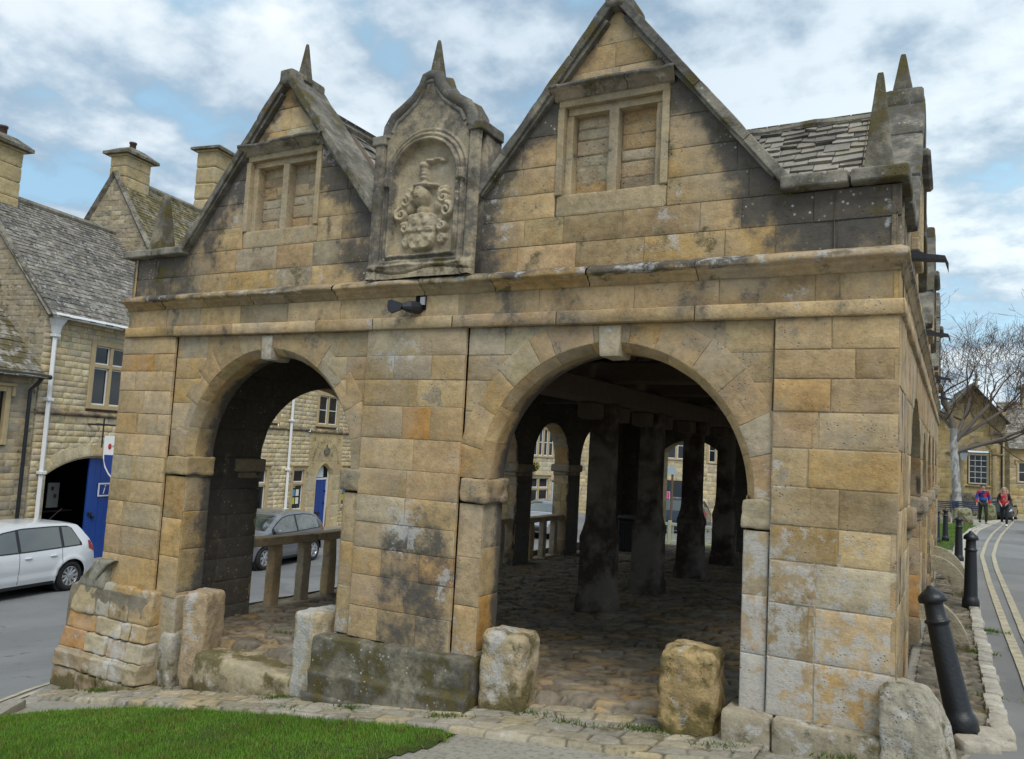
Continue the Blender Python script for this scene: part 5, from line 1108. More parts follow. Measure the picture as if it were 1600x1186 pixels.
m.rock(tuple(q(12.23, 1.32, .06)), (.03, .03, .03), k=2, n=5, amp=.0, col=cw); m.tube([q(12.23, 1.33, .06), q(12.23, 1.43, .06)], .014, 6, cw); m.tube([q(12.18, 1.39, .06), q(12.28, 1.39, .06)], .012, 6, cw); m.build('carved_crown', M_ROCKY, POL)
# signs on the house
sg_ = empty('hanging_sign', tuple(H[0] + H[1] * .86 + H[3] * .5 + U3(0, 0, 1.72))); tag(sg_, 'shield shaped blue and white information sign on an iron bracket', 'sign'); sg_['_local'] = 1
SF = frm((0, 0, 0), tuple(np.cross(U3(0, 0, 1), U3(.62, -.78, 0)))); 
m = MB(); m.box(-.62, .36, -.02, .02, -.04, 0.0, .0, M=np.block([[np.stack([SF[1], -SF[3], SF[2]], 1), np.zeros((3, 1))], [np.zeros((1, 3)), np.ones((1, 1))]])); m.box(-.2, -.17, -.02, .02, -.62, .16, 0, M=np.block([[np.stack([SF[1], -SF[3], SF[2]], 1), np.zeros((3, 1))], [np.zeros((1, 3)), np.ones((1, 1))]])); m.tube([(0, 0, -.02), tuple(-H[3] * .55)], .02, 6); m.build('bracket', M_BLACK, sg_)
shp = [(-.13, -.30), (.52, -.30), (.52, -.86), (.46, -1.12), (.36, -1.30), (.195, -1.48), (.03, -1.30), (-.07, -1.12), (-.13, -.86)]
m = MB(); m.prism(shp[::-1], SF, -.015, .015, (.8, .8, .8)); bo = m.build('sign_board', M_WHITE, sg_)
m = MB(); m.prism([(-.10, -.80), (.49, -.80), (.48, -.95), (.43, -1.1), (.34, -1.26), (.195, -1.42), (.05, -1.26), (-.04, -1.1), (-.09, -.95)][::-1], SF, .016, .02); m.build('blue_field', M_BLUES, sg_)
text('sign_symbol', 'i', .58, frM(SF, .2, -1.08, .022), M_WHITE, sg_, .002)
m = MB(); m.rock((0, 0, 0), (.045, .012, .08), k=2, n=5, amp=0, M=np.block([[np.stack([SF[1], -SF[3], SF[2]], 1), (SF[1] * 0.02 + SF[3] * .018 + U3(0, 0, -.58))[:, None]], [np.zeros((1, 3)), np.ones((1, 1))]]), col=(.4, .02, .03)); m.build('red_emblem', M_ATTR, sg_)
for i, s in enumerate(('Visitor', 'Information', 'Centre')): text('sign_lettering', s, .09, frM(SF, .29, -.47 - .1 * i, .018), M_BLACK, sg_, .001)
isg = empty('information_sign', tuple(H[0] + H[1] * 1.55 + H[3] * -.08 + U3(0, 0, -.03))); isg['_local'] = 1; tag(isg, 'white plate with a blue i symbol fixed to the blue carriage door', 'sign'); IF = frm((0, 0, 0), HD)
m = MB(); m.prism([(-.36, -.19), (.55, -.19), (.55, .17), (-.36, .17)], IF, -.005, .01, (.8, .8, .8)); m.build('sign_plate', M_WHITE, isg); m = MB(); m.prism([(-.32, -.15), (.0, -.15), (.0, .13), (-.32, .13)], IF, .011, .014); m.build('blue_square', M_BLUES, isg)
text('sign_symbol', 'i', .36, frM(IF, -.16, -.01, .016) @ np.array([[1, .25, 0, 0], [0, 1, 0, 0], [0, 0, 1, 0], [0, 0, 0, 1]]), M_WHITE, isg, .002)
for i, s in enumerate(('Visitor', 'Information', 'Centre')): text('sign_lettering', s, .085, frM(IF, .27, .08 - .09 * i, .011), m_plain('sign_grey', (.12, .14, .17), .6) if i == 0 else bpy.data.materials['sign_grey'], isg, .001)
nt_ = MB(); nt_.prism([(0, 0), (.32, 0), (.32, .40), (0, .40)], frm(tuple(H[0] + H[1] * 1.68 + H[3] * -.085 + U3(0, 0, -.74)), HD), 0, .006, (.62, .74, .8)); tag(nt_.build('paper_notice', M_ATTR), 'pale blue paper notice pinned to the blue carriage door', 'notice')
# low cottage at the left edge
COT = empty('stone_cottage', tuple(H[0] + H[1] * -4 + U3(0, 0, HGZ))); tag(COT, 'low stone cottage with mossy roof and black gutter, left of the police house', 'house')
w = MB(); hc = [(-2.75, -1.72, 1.1, 2.45), (-5, -4, 1.1, 2.45), (-3.6, -2.4, -1.2, .3)]
for h in hc: flat(w, H, h[0] - .1, h[1] + .1, h[2] - .1, h[3] + .1, -.16, col=(.36, .28, .17))
coursed(w, H, -8, -1.02, rows_(-2.05, 2.85, .17), (.2, .5), holes=hc, pal=[(.40, .32, .19), (.36, .29, .18), (.43, .34, .2), (.33, .28, .2)], w=None, e=.014, amp=.012, res=.1, n=-.02, wf=lambda P: np.full(P.shape, .14)); w.build('wall', M_STONE, COT, True)
gable_roof(COT, H, -8.2, -1.05, 2.88, .2, -3, 6.0, .32, .22, wx=(.35, .3, .5))
for a in ((-2.62, -1.85), (-4.87, -4.13)): window(COT, H, *a, 1.2, 2.35, 2, 1, .13, sash=False, col=(.34, .25, .15))
window(COT, H, -3.47, -2.53, -1.1, .2, 2, 1, .13)
m = MB(); m.tube([H[0] + H[1] * s + H[3] * .27 + U3(0, 0, 2.78) for s in (-8.2, -.92)], .06, 8); m.tube([H[0] + H[1] * s + H[3] * n + U3(0, 0, z) for s, n, z in ((-1.15, .27, 2.74), (-1.2, .2, 2.6), (-1.28, .08, 2.45), (-1.28, .08, -2))], .045, 10); m.build('gutter', M_BLACK, COT)
# houses farther up the street, seen through the arcade
def house(name, label, O, U, wd, eave, ridge, dep, zg, pal, wins, doors, wx=(.3, .3, .2), dor=None, rowh=.24, res=.2):
    fr = frm((O[0], O[1], 0), U); E = empty(name, (O[0], O[1], zg)); tag(E, label, 'house'); m = MB(); hs = [(a - .12, b + .12, c - .1, d + .12) for a, b, c, d, *_ in wins] + [(a - .1, b + .1, zg - 1, d + .1) for a, b, d, _ in doors]
    zs = rows_(zg - .2, eave, rowh); coursed(m, fr, 0, wd, zs, (.3, .6), holes=hs, pal=pal, w=None, e=.014, amp=.01, res=res, wf=lambda P: np.full(P.shape, .12))
    for a, b, c, d, *_ in wins: flat(m, fr, a - .14, b + .14, c - .14, d + .14, -.13)
    for a, b, d, _ in doors: flat(m, fr, a - .12, b + .12, zg - .2, d + .12, -.2)
    for sgn, s in ((-1, 0), (1, wd)):
        f2 = frm(fr[0] + fr[1] * s + (fr[3] * -dep if sgn < 0 else fr[3] * 0), fr[3] * (1 if sgn < 0 else -1)); coursed(m, f2, 0, dep, rows_(zg - .2, ridge, .3), (.4, .7), pal=pal, w=None, e=.014, amp=.01, res=.3, hi=lambda a: ridge - .05 - (ridge - eave) / (dep / 2) * np.abs(a - dep / 2), wf=lambda P: np.full(P.shape, .15))
    m.build('wall', M_STONE, E, True); gable_roof(E, fr, -.1, wd + .1, eave, .15, -dep / 2, ridge, .34, .26, wx=wx)
    for a, b, c, d, nl, nt in wins: window(E, fr, a, b, c, d, nl, nt, .12)
    for a, b, d, c in doors:
        q = MB(); onH(q, a, b, .05, .12, zg - .1, d, .01, c, fr); q.build('door', M_ATTRG, E)
    return E, fr
WN = lambda a, z, w=1.1, h=1.2, nl=2, nt=1: (a, a + w, z, z + h, nl, nt)
dirn = (.2, .98, 0)
E, fr = house('terraced_house', 'pale stone house with a flower basket seen through the third side arch', (-12.4, 23.5), dirn, 9.5, 3.7, 6.6, 6, -2.0, [(.52, .45, .32), (.49, .41, .28), (.46, .40, .3)], [WN(1., 1.4), WN(3.6, 1.4, 1.4, 1.2, 3), WN(6.6, 1.4, 1.6, 1.3, 4), WN(1., -1.1, 1.5, 1.4, 3), WN(6.4, -1.2, 1.5, 1.5, 2, 2)], [(3.3, 4.2, .1, (.35, .45, .5)), (8.3, 9.1, .1, (.45, .5, .52))])
chimney(E, fr, 4.6, -3, 6.2, 8.2, .9, .6, 2)
fb_ = empty('flower_basket', tuple(fr[0] + fr[1] * 6.3 + fr[3] * .3 + U3(0, 0, .75))); fb_['_local'] = 1; tag(fb_, 'hanging basket of yellow flowers on the pale stone house', 'flower basket')
m = MB(); m.rock((0, 0, 0), (.22, .22, .14), k=2, n=6, amp=.02, col=(.05, .04, .03)); m.build('basket', M_ATTR, fb_)
def leafball(mb, c, r, n, size, pal):
    d = rng.normal(size=(n, 3)); d /= np.linalg.norm(d, axis=1)[:, None]; p = np.array(c) + d * np.array(r) * rng.random((n, 1)) ** .4
    u = rng.normal(size=(n, 3)); u /= np.linalg.norm(u, axis=1)[:, None]; v = np.cross(u, rng.normal(size=(n, 3))); v /= np.linalg.norm(v, axis=1)[:, None]; s = size * rng.uniform(.6, 1.4, (n, 1))
    V = np.stack([p - u * s, p + v * s * .5, p + u * s, p - v * s * .5], 1).reshape(-1, 3); c = np.array(pal)[rng.integers(len(pal), size=n)]; mb.raw(V, np.arange(n * 4).reshape(n, 4), None, np.repeat(c, 4, 0))
m = MB(); leafball(m, (0, 0, .14), (.34, .34, .22), 420, .06, [(.05, .11, .02), (.04, .08, .02), (.5, .4, .03), (.55, .42, .05)]); m.build('flowers', M_ATTR, fb_)
E, fr = house('shop_house', 'stone house with slate gable and projecting shop window framed by the end doorway', (-13., 39.5), (.97, .22, 0), 7.2, 4.6, 8.0, 6, -2.1, PAL_POL, [WN(1, 1.8), WN(3.4, 1.7, 1.2, 1.5, 2, 1), WN(5.3, 1.6, 1.1, 1.5, 2), WN(1., -1.1, 1.6, 1.6, 3), WN(3.2, -1.2, 1.5, 1.8, 2, 2)], [(5.4, 6.4, .2, (.03, .04, .05))])
m = MB(); onH(m, 3.0, 4.9, -.5, 0, .75, .95, .02, (.25, .24, .22), fr); m.build('shop_canopy', M_ATTR, E)
E, fr = house('stone_house', 'gabled stone house with a dark doorway at the right of the end doorway view', (-6.0, 41.1), (.97, .22, 0), 8.5, 3.9, 6.8, 6, -2.1, PAL_POL, [WN(.5, 1.5, .8, 1.3, 2), WN(3.2, 1.6, .9, 1.2, 2), WN(5.6, 1.6, 1.1, 1.2, 2), WN(3.8, -1.0, 1.4, 1.3, 3)], [(1.5, 2.6, .35, (.03, .035, .045))], wx=(.3, .5, .1))
m = MB(); onH(m, 1.1, 3.0, -.22, 0, .5, .66, .02, (.3, .27, .22), fr); onH(m, 1.1, 1.3, -.15, 0, -2, .5, .02, (.42, .36, .25), fr); onH(m, 2.8, 3.0, -.15, 0, -2, .5, .02, (.42, .36, .25), fr); m.build('porch', M_ATTR, E)
# town house at the top of the lane
zg = -.95; E = empty('gabled_hall', (7.9, 53., zg)); tag(E, 'ochre gabled building with a tall arched sash window at the end of the lane', 'house'); GH = frm((0, 53., 0), (1, .12, 0))
m = MB(); coursed(m, GH, 3.6, 9.65, rows_(zg - .2, 3.1, .3), (.4, .8), holes=[(7.6, 8.85, .95, 2.95), (6.9, 7.25, -2, 1.6)], pal=PAL_OCH, w=None, e=.008, amp=.006, res=.15, n=-.0)
coursed(m, GH, 3.6, 9.65, rows_(3.1, 7.3, .3), (.4, .8), pal=PAL_OCH, w=None, e=.008, amp=.006, res=.2, hi=lambda a: 7.2 - 1.2 * np.abs(a - 7.8), wf=lambda P: np.stack([.32 * sst(3.4, 6, P[..., 2]), 0 * P[..., 0], .1 + 0 * P[..., 0]], -1)); flat(m, GH, 7.5, 8.95, .8, 3.0, -.16); flat(m, GH, 6.8, 7.3, zg, 1.7, -.3, col=(.02, .02, .02))
m.build('wall', M_STONE, E, True); gable_roof(E, frm((9.65, 53.1, 0), (-.12, 1, 0)), .1, 9, 5.0, .1, -1.75, 7.25, .3, .24)
m = MB()
for sg in (-1, 1): coping_l = [GH[0] + GH[1] * (7.8 + sg * x) + GH[3] * .05 + U3(0, 0, 7.28 - 1.2 * x) for x in (0, .6, 1.2, 1.85)]; m.tube(coping_l, .10, 4, DK, True, (.4, 0, .2))
onH(m, 8.85, 9.72, -.12, .5, 4.2, 5.65, .04, (.42, .33, .18), GH); onH(m, 8.8, 9.76, -.18, .5, 4.1, 4.2, .02, (.3, .26, .18), GH); onH(m, 8.8, 9.76, -.16, .5, 5.65, 5.74, .02, (.3, .26, .18), GH)
m.build('coping', M_STONE, E)
m = MB(); onH(m, 7.95, 8.25, -.1, .2, 7.1, 7.3, .03, DK, GH); onH(m, 8.02, 8.18, -.05, .12, 7.3, 7.75, .05, DK, GH); onH(m, 7.9, 8.3, -.03, .1, 7.55, 7.66, .03, DK, GH); m.rock(tuple(GH[0] + GH[1] * 8.1 + U3(0, 0, 7.88)), (.1, .1, .14), k=2.5, n=6, col=DK); m.build('finial', M_STONE, E)
m = MB()
for r, wd in ((.92, .12),):
    th = np.linspace(0, PI, 15)
    for t0, t1 in zip(th[:-1], th[1:]): stone(m, None, t0 * r, t1 * r, r - .13, r + .14, mp=lambda a, b, n, r=r: GH[0] + (8.2 + b * np.cos(a / r))[..., None] * GH[1] + n[..., None] * GH[3] + (2.85 + b * np.sin(a / r))[..., None] * U3(0, 0, 1), n=.08, e=.01, col=pick(PAL_OCH, None) * .8, res=.1, g=.001)
onH(m, 8.98, 9.25, -.09, 0, zg, 2.85, .02, (.36, .28, .14), GH); onH(m, 7.15, 7.42, -.09, 0, zg, 2.85, .02, (.36, .28, .14), GH); onH(m, 8.95, 9.6, -.12, 0, 2.85, 2.97, .02, (.2, .17, .1), GH); onH(m, 6.4, 7.5, -.12, 0, 2.85, 2.97, .02, (.2, .17, .1), GH); onH(m, 7.5, 8.95, -.1, 0, .8, .9, .02, (.2, .17, .1), GH)
m.build('window_arch', M_STONE, E, True); window(E, GH, 7.72, 8.72, 1.05, 2.85, 1, 1, .06, bars=(3, 5), hood=False)
m = MB(); onH(m, 7.95, 8.35, .10, .11, 1.6, 2.0, 0, (.75, .72, .65), GH); onH(m, 8.45, 8.65, .10, .11, 1.75, 2.1, 0, (.45, .05, .04), GH); m.build('window_display', M_ATTR, E)
m = MB(); m.tube([GH[0] + GH[1] * 9.5 + GH[3] * .06 + U3(0, 0, z) for z in (zg, 4.1)], .05, 8, (.02, .02, .02)); m.build('downpipe', M_BLACK, E)
E2, fr = house('stone_house', 'stone house with sagging slate roof at the right edge of the view', (9.9, 55.0), (.98, .2, 0), 7, 3.5, 6.4, 5, -.95, PAL_OCH, [WN(.5, 1.3, .5, 1.2, 1), WN(3, 1.2)], [(4.5, 5.4, 1.1, (.1, .1, .1))])
chimney(E2, fr, 1.6, -2.5, 6.0, 7.6, .6, .6, 1)
lan = empty('wall_lantern', tuple(GH[0] + GH[1] * 7.35 + GH[3] * .55 + U3(0, 0, 2.45))); lan['_local'] = 1; tag(lan, 'grey glass lantern on a bracket beside the tall arched window', 'lantern')
m = MB(); V = [(x * a, y * a, z) for a, z in ((.14, 0), (.24, .5)) for x, y in ((-1, -1), (1, -1), (1, 1), (-1, 1))]; m.raw(V, [(i, (i + 1) % 4, 4 + (i + 1) % 4, 4 + i) for i in range(4)] + [(3, 2, 1, 0)], None, (.5, .56, .6)); m.build('lantern_glass', M_ATTRG, lan)
m = MB(); V = [(x * a, y * a, z) for a, z in ((.28, .5), (.06, .78)) for x, y in ((-1, -1), (1, -1), (1, 1), (-1, 1))]; m.raw(V, [(i, (i + 1) % 4, 4 + (i + 1) % 4, 4 + i) for i in range(4)] + [(3, 2, 1, 0), (4, 5, 6, 7)]); m.tube([(0, 0, .8), (0, .55, .8)], .025, 6); m.build('lantern_cap', M_BLACK, lan)
# ------------------------------------------------------------------ vehicles
def paint(name, col, metal=0., rough=.28): return m_plain(name, col, rough, metal, .04, 3, spec=.5, coat=.8)
M_TYRE = m_plain('tyre_rubber', (.012, .012, .013), .8, var=.2); M_RIM = m_plain('alloy', (.5, .51, .53), .3, .7, .08); M_TRIM = m_plain('black_trim', (.015, .015, .017), .5, var=.1)
M_CGLASS = m_plain('car_glass', (.03, .045, .045), .03, var=.1, spec=1.0, coat=1.); M_REDL = m_plain('red_lens', (.35, .01, .015), .2, var=.1, coat=.5); M_HEADL = m_plain('head_lamp', (.65, .68, .7), .12, .2, .05, coat=.5)
TOPS = {'hatch': [(-1.96, .52), (-1.95, .66), (-1.91, .88), (-1.80, 1.05), (-1.60, 1.27), (-1.50, 1.37), (-1.45, 1.40), (-1.2, 1.44), (-.7, 1.46), (-.1, 1.455), (.35, 1.40), (.62, 1.30), (1.02, 1.06), (1.17, .98), (1.5, .90), (1.8, .80), (1.95, .68), (2.01, .52)],
        'coupe': [(-1.84, .52), (-1.83, .70), (-1.78, .92), (-1.62, 1.12), (-1.36, 1.32), (-1.1, 1.40), (-.6, 1.45), (-.1, 1.45), (.3, 1.39), (.6, 1.27), (1.0, 1.04), (1.2, .96), (1.5, .89), (1.74, .79), (1.86, .66), (1.9, .5)],
        'suv': [(-2.05, .55), (-2.04, .75), (-2.0, 1.0), (-1.92, 1.2), (-1.75, 1.52), (-1.6, 1.62), (-1., 1.66), (0, 1.65), (.4, 1.60), (.7, 1.46), (1.05, 1.18), (1.2, 1.10), (1.7, 1.02), (2.0, .92), (2.1, .75), (2.13, .55)]}
DLO = {'hatch': dict(x=(-1.52, .86), bars=[-1.02, .02], belt=.93, top=1.36), 'coupe': dict(x=(-1.50, .90), bars=[-.28], belt=.92, top=1.34), 'suv': dict(x=(-1.78, .92), bars=[-1.1, -.1], belt=1.08, top=1.55)}
def car(label, loc, head, body, kind='hatch', W=1.69, ax=(-1.25, 1.22), rw=.315, roof=None, spokes=10, group='cars parked along the street', sy=1.):
    E = empty('parked_car', loc, math.atan2(head[1], head[0])); E['_local'] = 1; E.scale = (sy, sy, sy) if sy != 1 else (1, 1, 1); tag(E, label, 'car', group)
    tp = TOPS[kind]; d = DLO[kind]; x0, x1 = tp[0][0], tp[-1][0]; ht = max(z for _, z in tp)
    xs = np.unique(np.concatenate([np.linspace(x0, x1, 90)] + [a + np.linspace(-.385, .385, 25) for a in ax] + [[p[0] for p in tp]]))
    tx = np.array([p[0] for p in tp]); tz = np.array([p[1] for p in tp]); zt = np.interp(xs, tx, tz)
    for _ in range(2): zt[1:-1] = .25 * zt[:-2] + .5 * zt[1:-1] + .25 * zt[2:]
    top = lambda x: np.interp(x, xs, zt)
    def zb(x):
        b = np.where(x < x0 + .35, .30, np.where(x > x1 - .35, .26, .22)) * np.ones_like(x)
        for a in ax: q = np.abs(x - a); b = np.where(q < .385, np.maximum(b, .31 + np.sqrt(np.maximum(.372 ** 2 - q ** 2, 0))), b)
        return b
    def hy(x, z):
        pl = 1 - .30 * np.clip((x - (x1 - .75)) / .75, 0, 1) ** 2.2 - .16 * np.clip(((x0 + .55) - x) / .55, 0, 1) ** 2
        s = np.interp(z, [.2, .35, .62, .80, d['belt'], ht + .05], [.93, .975, 1.0, .985, .955, .70]); ar = 0
        for a in ax: ar = ar + .022 * np.exp(-((np.sqrt((x - a) ** 2 + (z - .31) ** 2) - .40) / .05) ** 2)
        return W / 2 * pl * s + ar - .012 * np.exp(-((z - .47) / .035) ** 2) * (np.abs(x) < 1.0) + .010 * np.exp(-((z - .40) / .03) ** 2) * (np.abs(x) < 1.0)
    t = np.linspace(0, 1, 22); b = zb(xs)[:, None]; Z = b + (zt[:, None] - .012 - b) * t[None]; X = np.broadcast_to(xs[:, None], Z.shape); Yv = hy(X, Z)
    m = MB(); m.grid(np.stack([X, Yv, Z], -1)[:, ::-1]); m.grid(np.stack([X, -Yv, Z], -1))
    u = np.linspace(-1, 1, 15); ye = hy(xs, zt - .012)[:, None]; Yt = ye * u[None]; Zt = (zt[:, None] - .012) + .035 * (1 - np.abs(u[None]) ** 3.5) * np.ones_like(Yt); Xt = np.broadcast_to(xs[:, None], Yt.shape); m.grid(np.stack([Xt, Yt, Zt], -1))
    for xe, s in ((x0, 1), (x1, -1)):
        z = np.linspace(.28, float(top(xe)), 6); y = hy(np.full(6, xe), z); P = np.stack([np.full((6, 9), xe), y[:, None] * np.linspace(-1, 1, 9)[None], np.broadcast_to(z[:, None], (6, 9))], -1); m.grid(P if s > 0 else P[:, ::-1])
    bo = m.build('body', body, E, True)
    def sidepatch(mb, sg, xa, xb, zl, zh, off, n=24, k=8, col=(.4, .3, .2)):
        x = np.linspace(xa, xb, n); lo = zl(x); hi = np.maximum(zh(x), lo + .002); z = lo[:, None] + (hi - lo)[:, None] * np.linspace(0, 1, k)[None]; xx = np.broadcast_to(x[:, None], z.shape); y = hy(xx, z) + off; P = np.stack([xx, sg * y, z], -1); mb.grid(P if sg < 0 else P[:, ::-1], col)
    belt = lambda x: d['belt'] + .03 * np.clip((-x - .2) / 1.2, 0, 1); up = lambda x: np.minimum(top(x) - .075, d['top'] + .02)
    for sg in (1, -1):
        m = MB(); sidepatch(m, sg, d['x'][0], d['x'][1], lambda x: belt(x) - .015, lambda x: np.minimum(up(x) + .015, d['belt'] + .02 + 1.6 * (x - d['x'][0] + .03)), .004); tr = m.build('window_trim', M_TRIM, E, True)
        cuts = [d['x'][0] + .03] + d['bars'] + [d['x'][1] - .07]
        for a, c in zip(cuts[:-1], cuts[1:]):
            m = MB(); sidepatch(m, sg, a + .035, c - .035, lambda x: belt(x) + .01, lambda x: np.minimum(up(x) - .01, d['belt'] + 1.5 * (x - d['x'][0] + .03)), .009); m.build('side_window', M_CGLASS, tr, True)
        seams = [d['bars'][0] if kind == 'coupe' else d['bars'][1], d['x'][1] - .15] + ([] if kind == 'coupe' else [-1.0])
        for s in seams:
            m = MB()
            z = np.linspace(.30, d['belt'], 12); x = s + .0 * z + (.12 * np.clip((.66 - z) / .3, 0, 1) ** 2 if s == -1.0 else 0); y = hy(x, z) + .001; m.tube(np.stack([x, sg * y, z], -1), .005, 4); m.build('door_seam', M_TRIM, bo)
        m = MB()
        for s in seams[:1] + ([-.78] if kind != 'coupe' else []): xh = s - .20 if s != -.78 else s; y = float(hy(np.array(xh), np.array(.80))); m.rock((xh, sg * (y + .012), .80), (.085, .016, .018), k=3, n=6, amp=0)
        m.build('door_handle', body, E, True)
        m = MB(); xm = d['x'][1] - .12; y = float(hy(np.array(xm), np.array(d['belt']))); m.rock((xm, sg * (y + .10), d['belt'] + .06), (.06, .10, .065), k=3, n=7, amp=0); m.build('wing_mirror', body, E, True)
        m = MB(); zl = .86 if kind != 'suv' else 1.0; sidepatch(m, sg, x0 + .03, x0 + .24, lambda x: zl - .10 + 0 * x + .45 * (x - x0), lambda x: np.minimum(top(x) - .03, zl + .17 + 0 * x), .006, 8, 6); m.build('tail_light', M_REDL, E, True)
        m = MB(); sidepatch(m, sg, x1 - .38, x1 - .03, lambda x: .62 + .2 * (x1 - x), lambda x: top(x) - .03, .006, 8, 6); m.build('headlight', M_HEADL, E, True)
        m = MB(); sidepatch(m, sg, ax[0] + .40, ax[1] - .40, lambda x: .20 + 0 * x, lambda x: .27 + 0 * x, .004, 10, 3); m.build('sill', M_TRIM, E, True)
    for nm, xa, xb in (('rear_window', -1.82 if kind == 'hatch' else (-1.70 if kind == 'coupe' else -1.92), -1.54 if kind == 'hatch' else (-1.36 if kind == 'coupe' else -1.72)), ('windscreen', .42 if kind != 'suv' else .52, 1.10 if kind != 'suv' else 1.14)):
        x = np.linspace(xa, xb, 12); yy = hy(x, top(x) - .012)[:, None] * .86 * u[None]; zz = (top(x)[:, None] - .012) + .035 * (1 - np.abs(.86 * u[None]) ** 3.5) + .008; m = MB(); m.grid(np.stack([np.broadcast_to(x[:, None], yy.shape), yy, zz * np.ones_like(yy)], -1)); m.build(nm, M_CGLASS, E, True)
    m = MB(); m.box(x0 + .12, x1 - .12, -W / 2 + .22, W / 2 - .22, .2, .62, .05)
    for a in ax: m.lathe([(.0, -W / 2 + .10), (.375, -W / 2 + .10), (.375, W / 2 - .10), (.0, W / 2 - .10)], 20, M=mat4((a, 0, .32), rx=PI / 2))
    m.build('underbody', M_TRIM, E)
    m = MB(); m.rock((x1 - .02, 0, .40), (.03, W * .3, .09), k=5, n=6, amp=0); m.build('grille', M_TRIM, E)
    m = MB(); m.tube([(-1.3, 0, ht - .02), (-1.62, 0, ht + .22)], .005, 5); m.build('aerial', M_TRIM, E)
    m = MB(); m.lathe([(.20, -.095), (rw - .03, -.10), (rw, -.07), (rw, .07), (rw - .03, .10), (.205, .095), (.205, -.095)], 32); m0 = m
    for a in ax:
        for sg in (1, -1):
            wE = m0.build('wheel', M_TYRE, E, True); wE.location = (a, sg * (W / 2 - .115), rw); wE.rotation_euler = (-sg * PI / 2, 0, 0)
            r = MB(); r.lathe([(.21, .02), (.208, .088), (.195, .094), (.188, .07), (.17, .03), (0, .02)], 30)
            for q in range(spokes):
                M = mat4((0, 0, 0), 2 * PI * q / spokes); wd = .20 / spokes + .004; r.box(.03, .195, -wd, wd, .05, .082, .006, M=M)
            r.lathe([(.05, .04), (.05, .088), (.03, .094), (0, .094)], 16); r.build('rim', M_RIM, wE, False)
    return E
def carz(x, y): return float(G(x, y)) + .03
hdn = U3(math.sin(HA), -math.cos(HA)); lf = U3(math.cos(HA), math.sin(HA))
def cpos(wp, axx, side, W=1.69): c = U3(*wp) - hdn * axx - lf * side * (W / 2 - .03); return (c[0], c[1], carz(c[0], c[1]))
car('white five door hatchback parked in front of the blue carriage door', cpos((-9.92, 6.13), -1.25, 1), hdn, paint('white_car_paint', (.66, .69, .72)))
car('dark grey three door car parked before the carved doorway, seen through the smaller arch', cpos((-9.18, 11.05), 1.18, 1), hdn, paint('grey_car_paint', (.20, .21, .235), .5), 'coupe', ax=(-1.15, 1.18), spokes=6)
P2 = paint('pale_car_paint', (.55, .57, .6)); P3 = paint('silver_car_paint', (.35, .37, .4), .6)
car('white car beyond the balustrade, seen just right of the middle pier', (-7.4, 19.4, carz(-7.4, 19.4)), hdn, P2)
car('silver car beyond the balustrade of the third side arch', (-8.3, 26.2, carz(-8.3, 26.2)), hdn, P3)
car('dark blue off-roader with a pale roof line seen through the end doorway', (-5.2, 32.6, carz(-5.2, 32.6)), U3(-1, -.12), paint('navy_car_paint', (.015, .03, .06), .3), 'suv', W=1.82, ax=(-1.3, 1.32), rw=.35)
car('grey car at the right edge of the lane', (10.35, 30.5, carz(10.35, 30.5)), U3(-.1, -1), P3)
car('small black car parked behind the woman in red', (9.15, 46.8, carz(9.15, 46.8)), U3(-.15, -1), paint('black_car_paint', (.008, .009, .011)), W=1.5, sy=.8)
# ------------------------------------------------------------------ street furniture and stones farther off
m = MB(); m.box(-.19, .19, -.19, .19, 0, .62, .02, col=(.02, .02, .022)); m.box(-.21, .21, -.21, .21, .62, .70, .03, col=(.03, .03, .032))
for i in range(7): m.box(-.17 + i * .053, -.14 + i * .053, -.205, -.19, .06, .58, .004, col=(.035, .035, .035))
bn = empty('litter_bin', (1.18, 10.5, float(FL(1.18, 10.5)))); bn['_local'] = 1; tag(bn, 'dark square litter bin standing against the end wall inside the hall', 'litter bin'); m.build('bin_body', M_ATTR, bn)
m = MB(); m.box(-.12, .12, -.215, -.208, .44, .56, 0, col=(.004, .004, .004)); m.build('bin_opening', M_ATTR, bn)
fn = empty('timber_fence', (-1.0, 18.9, float(G(-.8, 18.9)))); fn['_local'] = 1; tag(fn, 'low pale green timber fence outside the far doorway of the hall', 'fence')
cfn = (.36, .38, .27)
for x in (-1.3, .35, .75, 2.4): m = MB(); m.box(x - .05, x + .05, -.05, .05, -.3, .92, .01, col=cfn); m.build('post', M_ATTR, fn)
for z in (.82, .30): m = MB(); m.box(-1.3, 2.4, -.025, .025, z - .045, z + .045, .008, col=cfn); m.build('rail', M_ATTR, fn)
for i in range(22):
    x = -1.2 + i * .165; m = MB(); m.box(x - .018, x + .018, -.015, .015, .30, .82, .004, col=cfn); m.build('picket', M_ATTR, fn)
sp_ = empty('sign_post', (-2.35, 24.4, float(G(-2.35, 24.4)))); sp_['_local'] = 1; tag(sp_, 'grey blank board and pink notice on a brown post beyond the end doorway', 'sign post')
m = MB(); m.tube([(0, 0, 0), (0, 0, 2.9)], .045, 8, (.12, .07, .04)); m.build('post', M_ATTR, sp_); zz_ = -float(G(-2.35, 24.4))
m = MB(); m.box(-.42, .12, -.06, -.03, zz_ + 1.02, zz_ + 1.33, .004, col=(.36, .45, .48)); m.build('grey_board', M_ATTR, sp_)
m = MB(); m.box(-.32, -.06, -.06, -.03, zz_ + .10, zz_ + .38, .004, col=(.7, .5, .6)); b = m.build('pink_notice', M_ATTR, sp_); m = MB(); m.box(-.30, -.08, -.068, -.06, zz_ + .12, zz_ + .36, 0, col=(.55, .04, .2))
for i in range(4): m.box(-.28, -.12 - .03 * (i % 2), -.072, -.068, zz_ + .15 + i * .05, zz_ + .17 + i * .05, 0, col=(.75, .5, .6))
m.build('notice_face', M_ATTR, b)
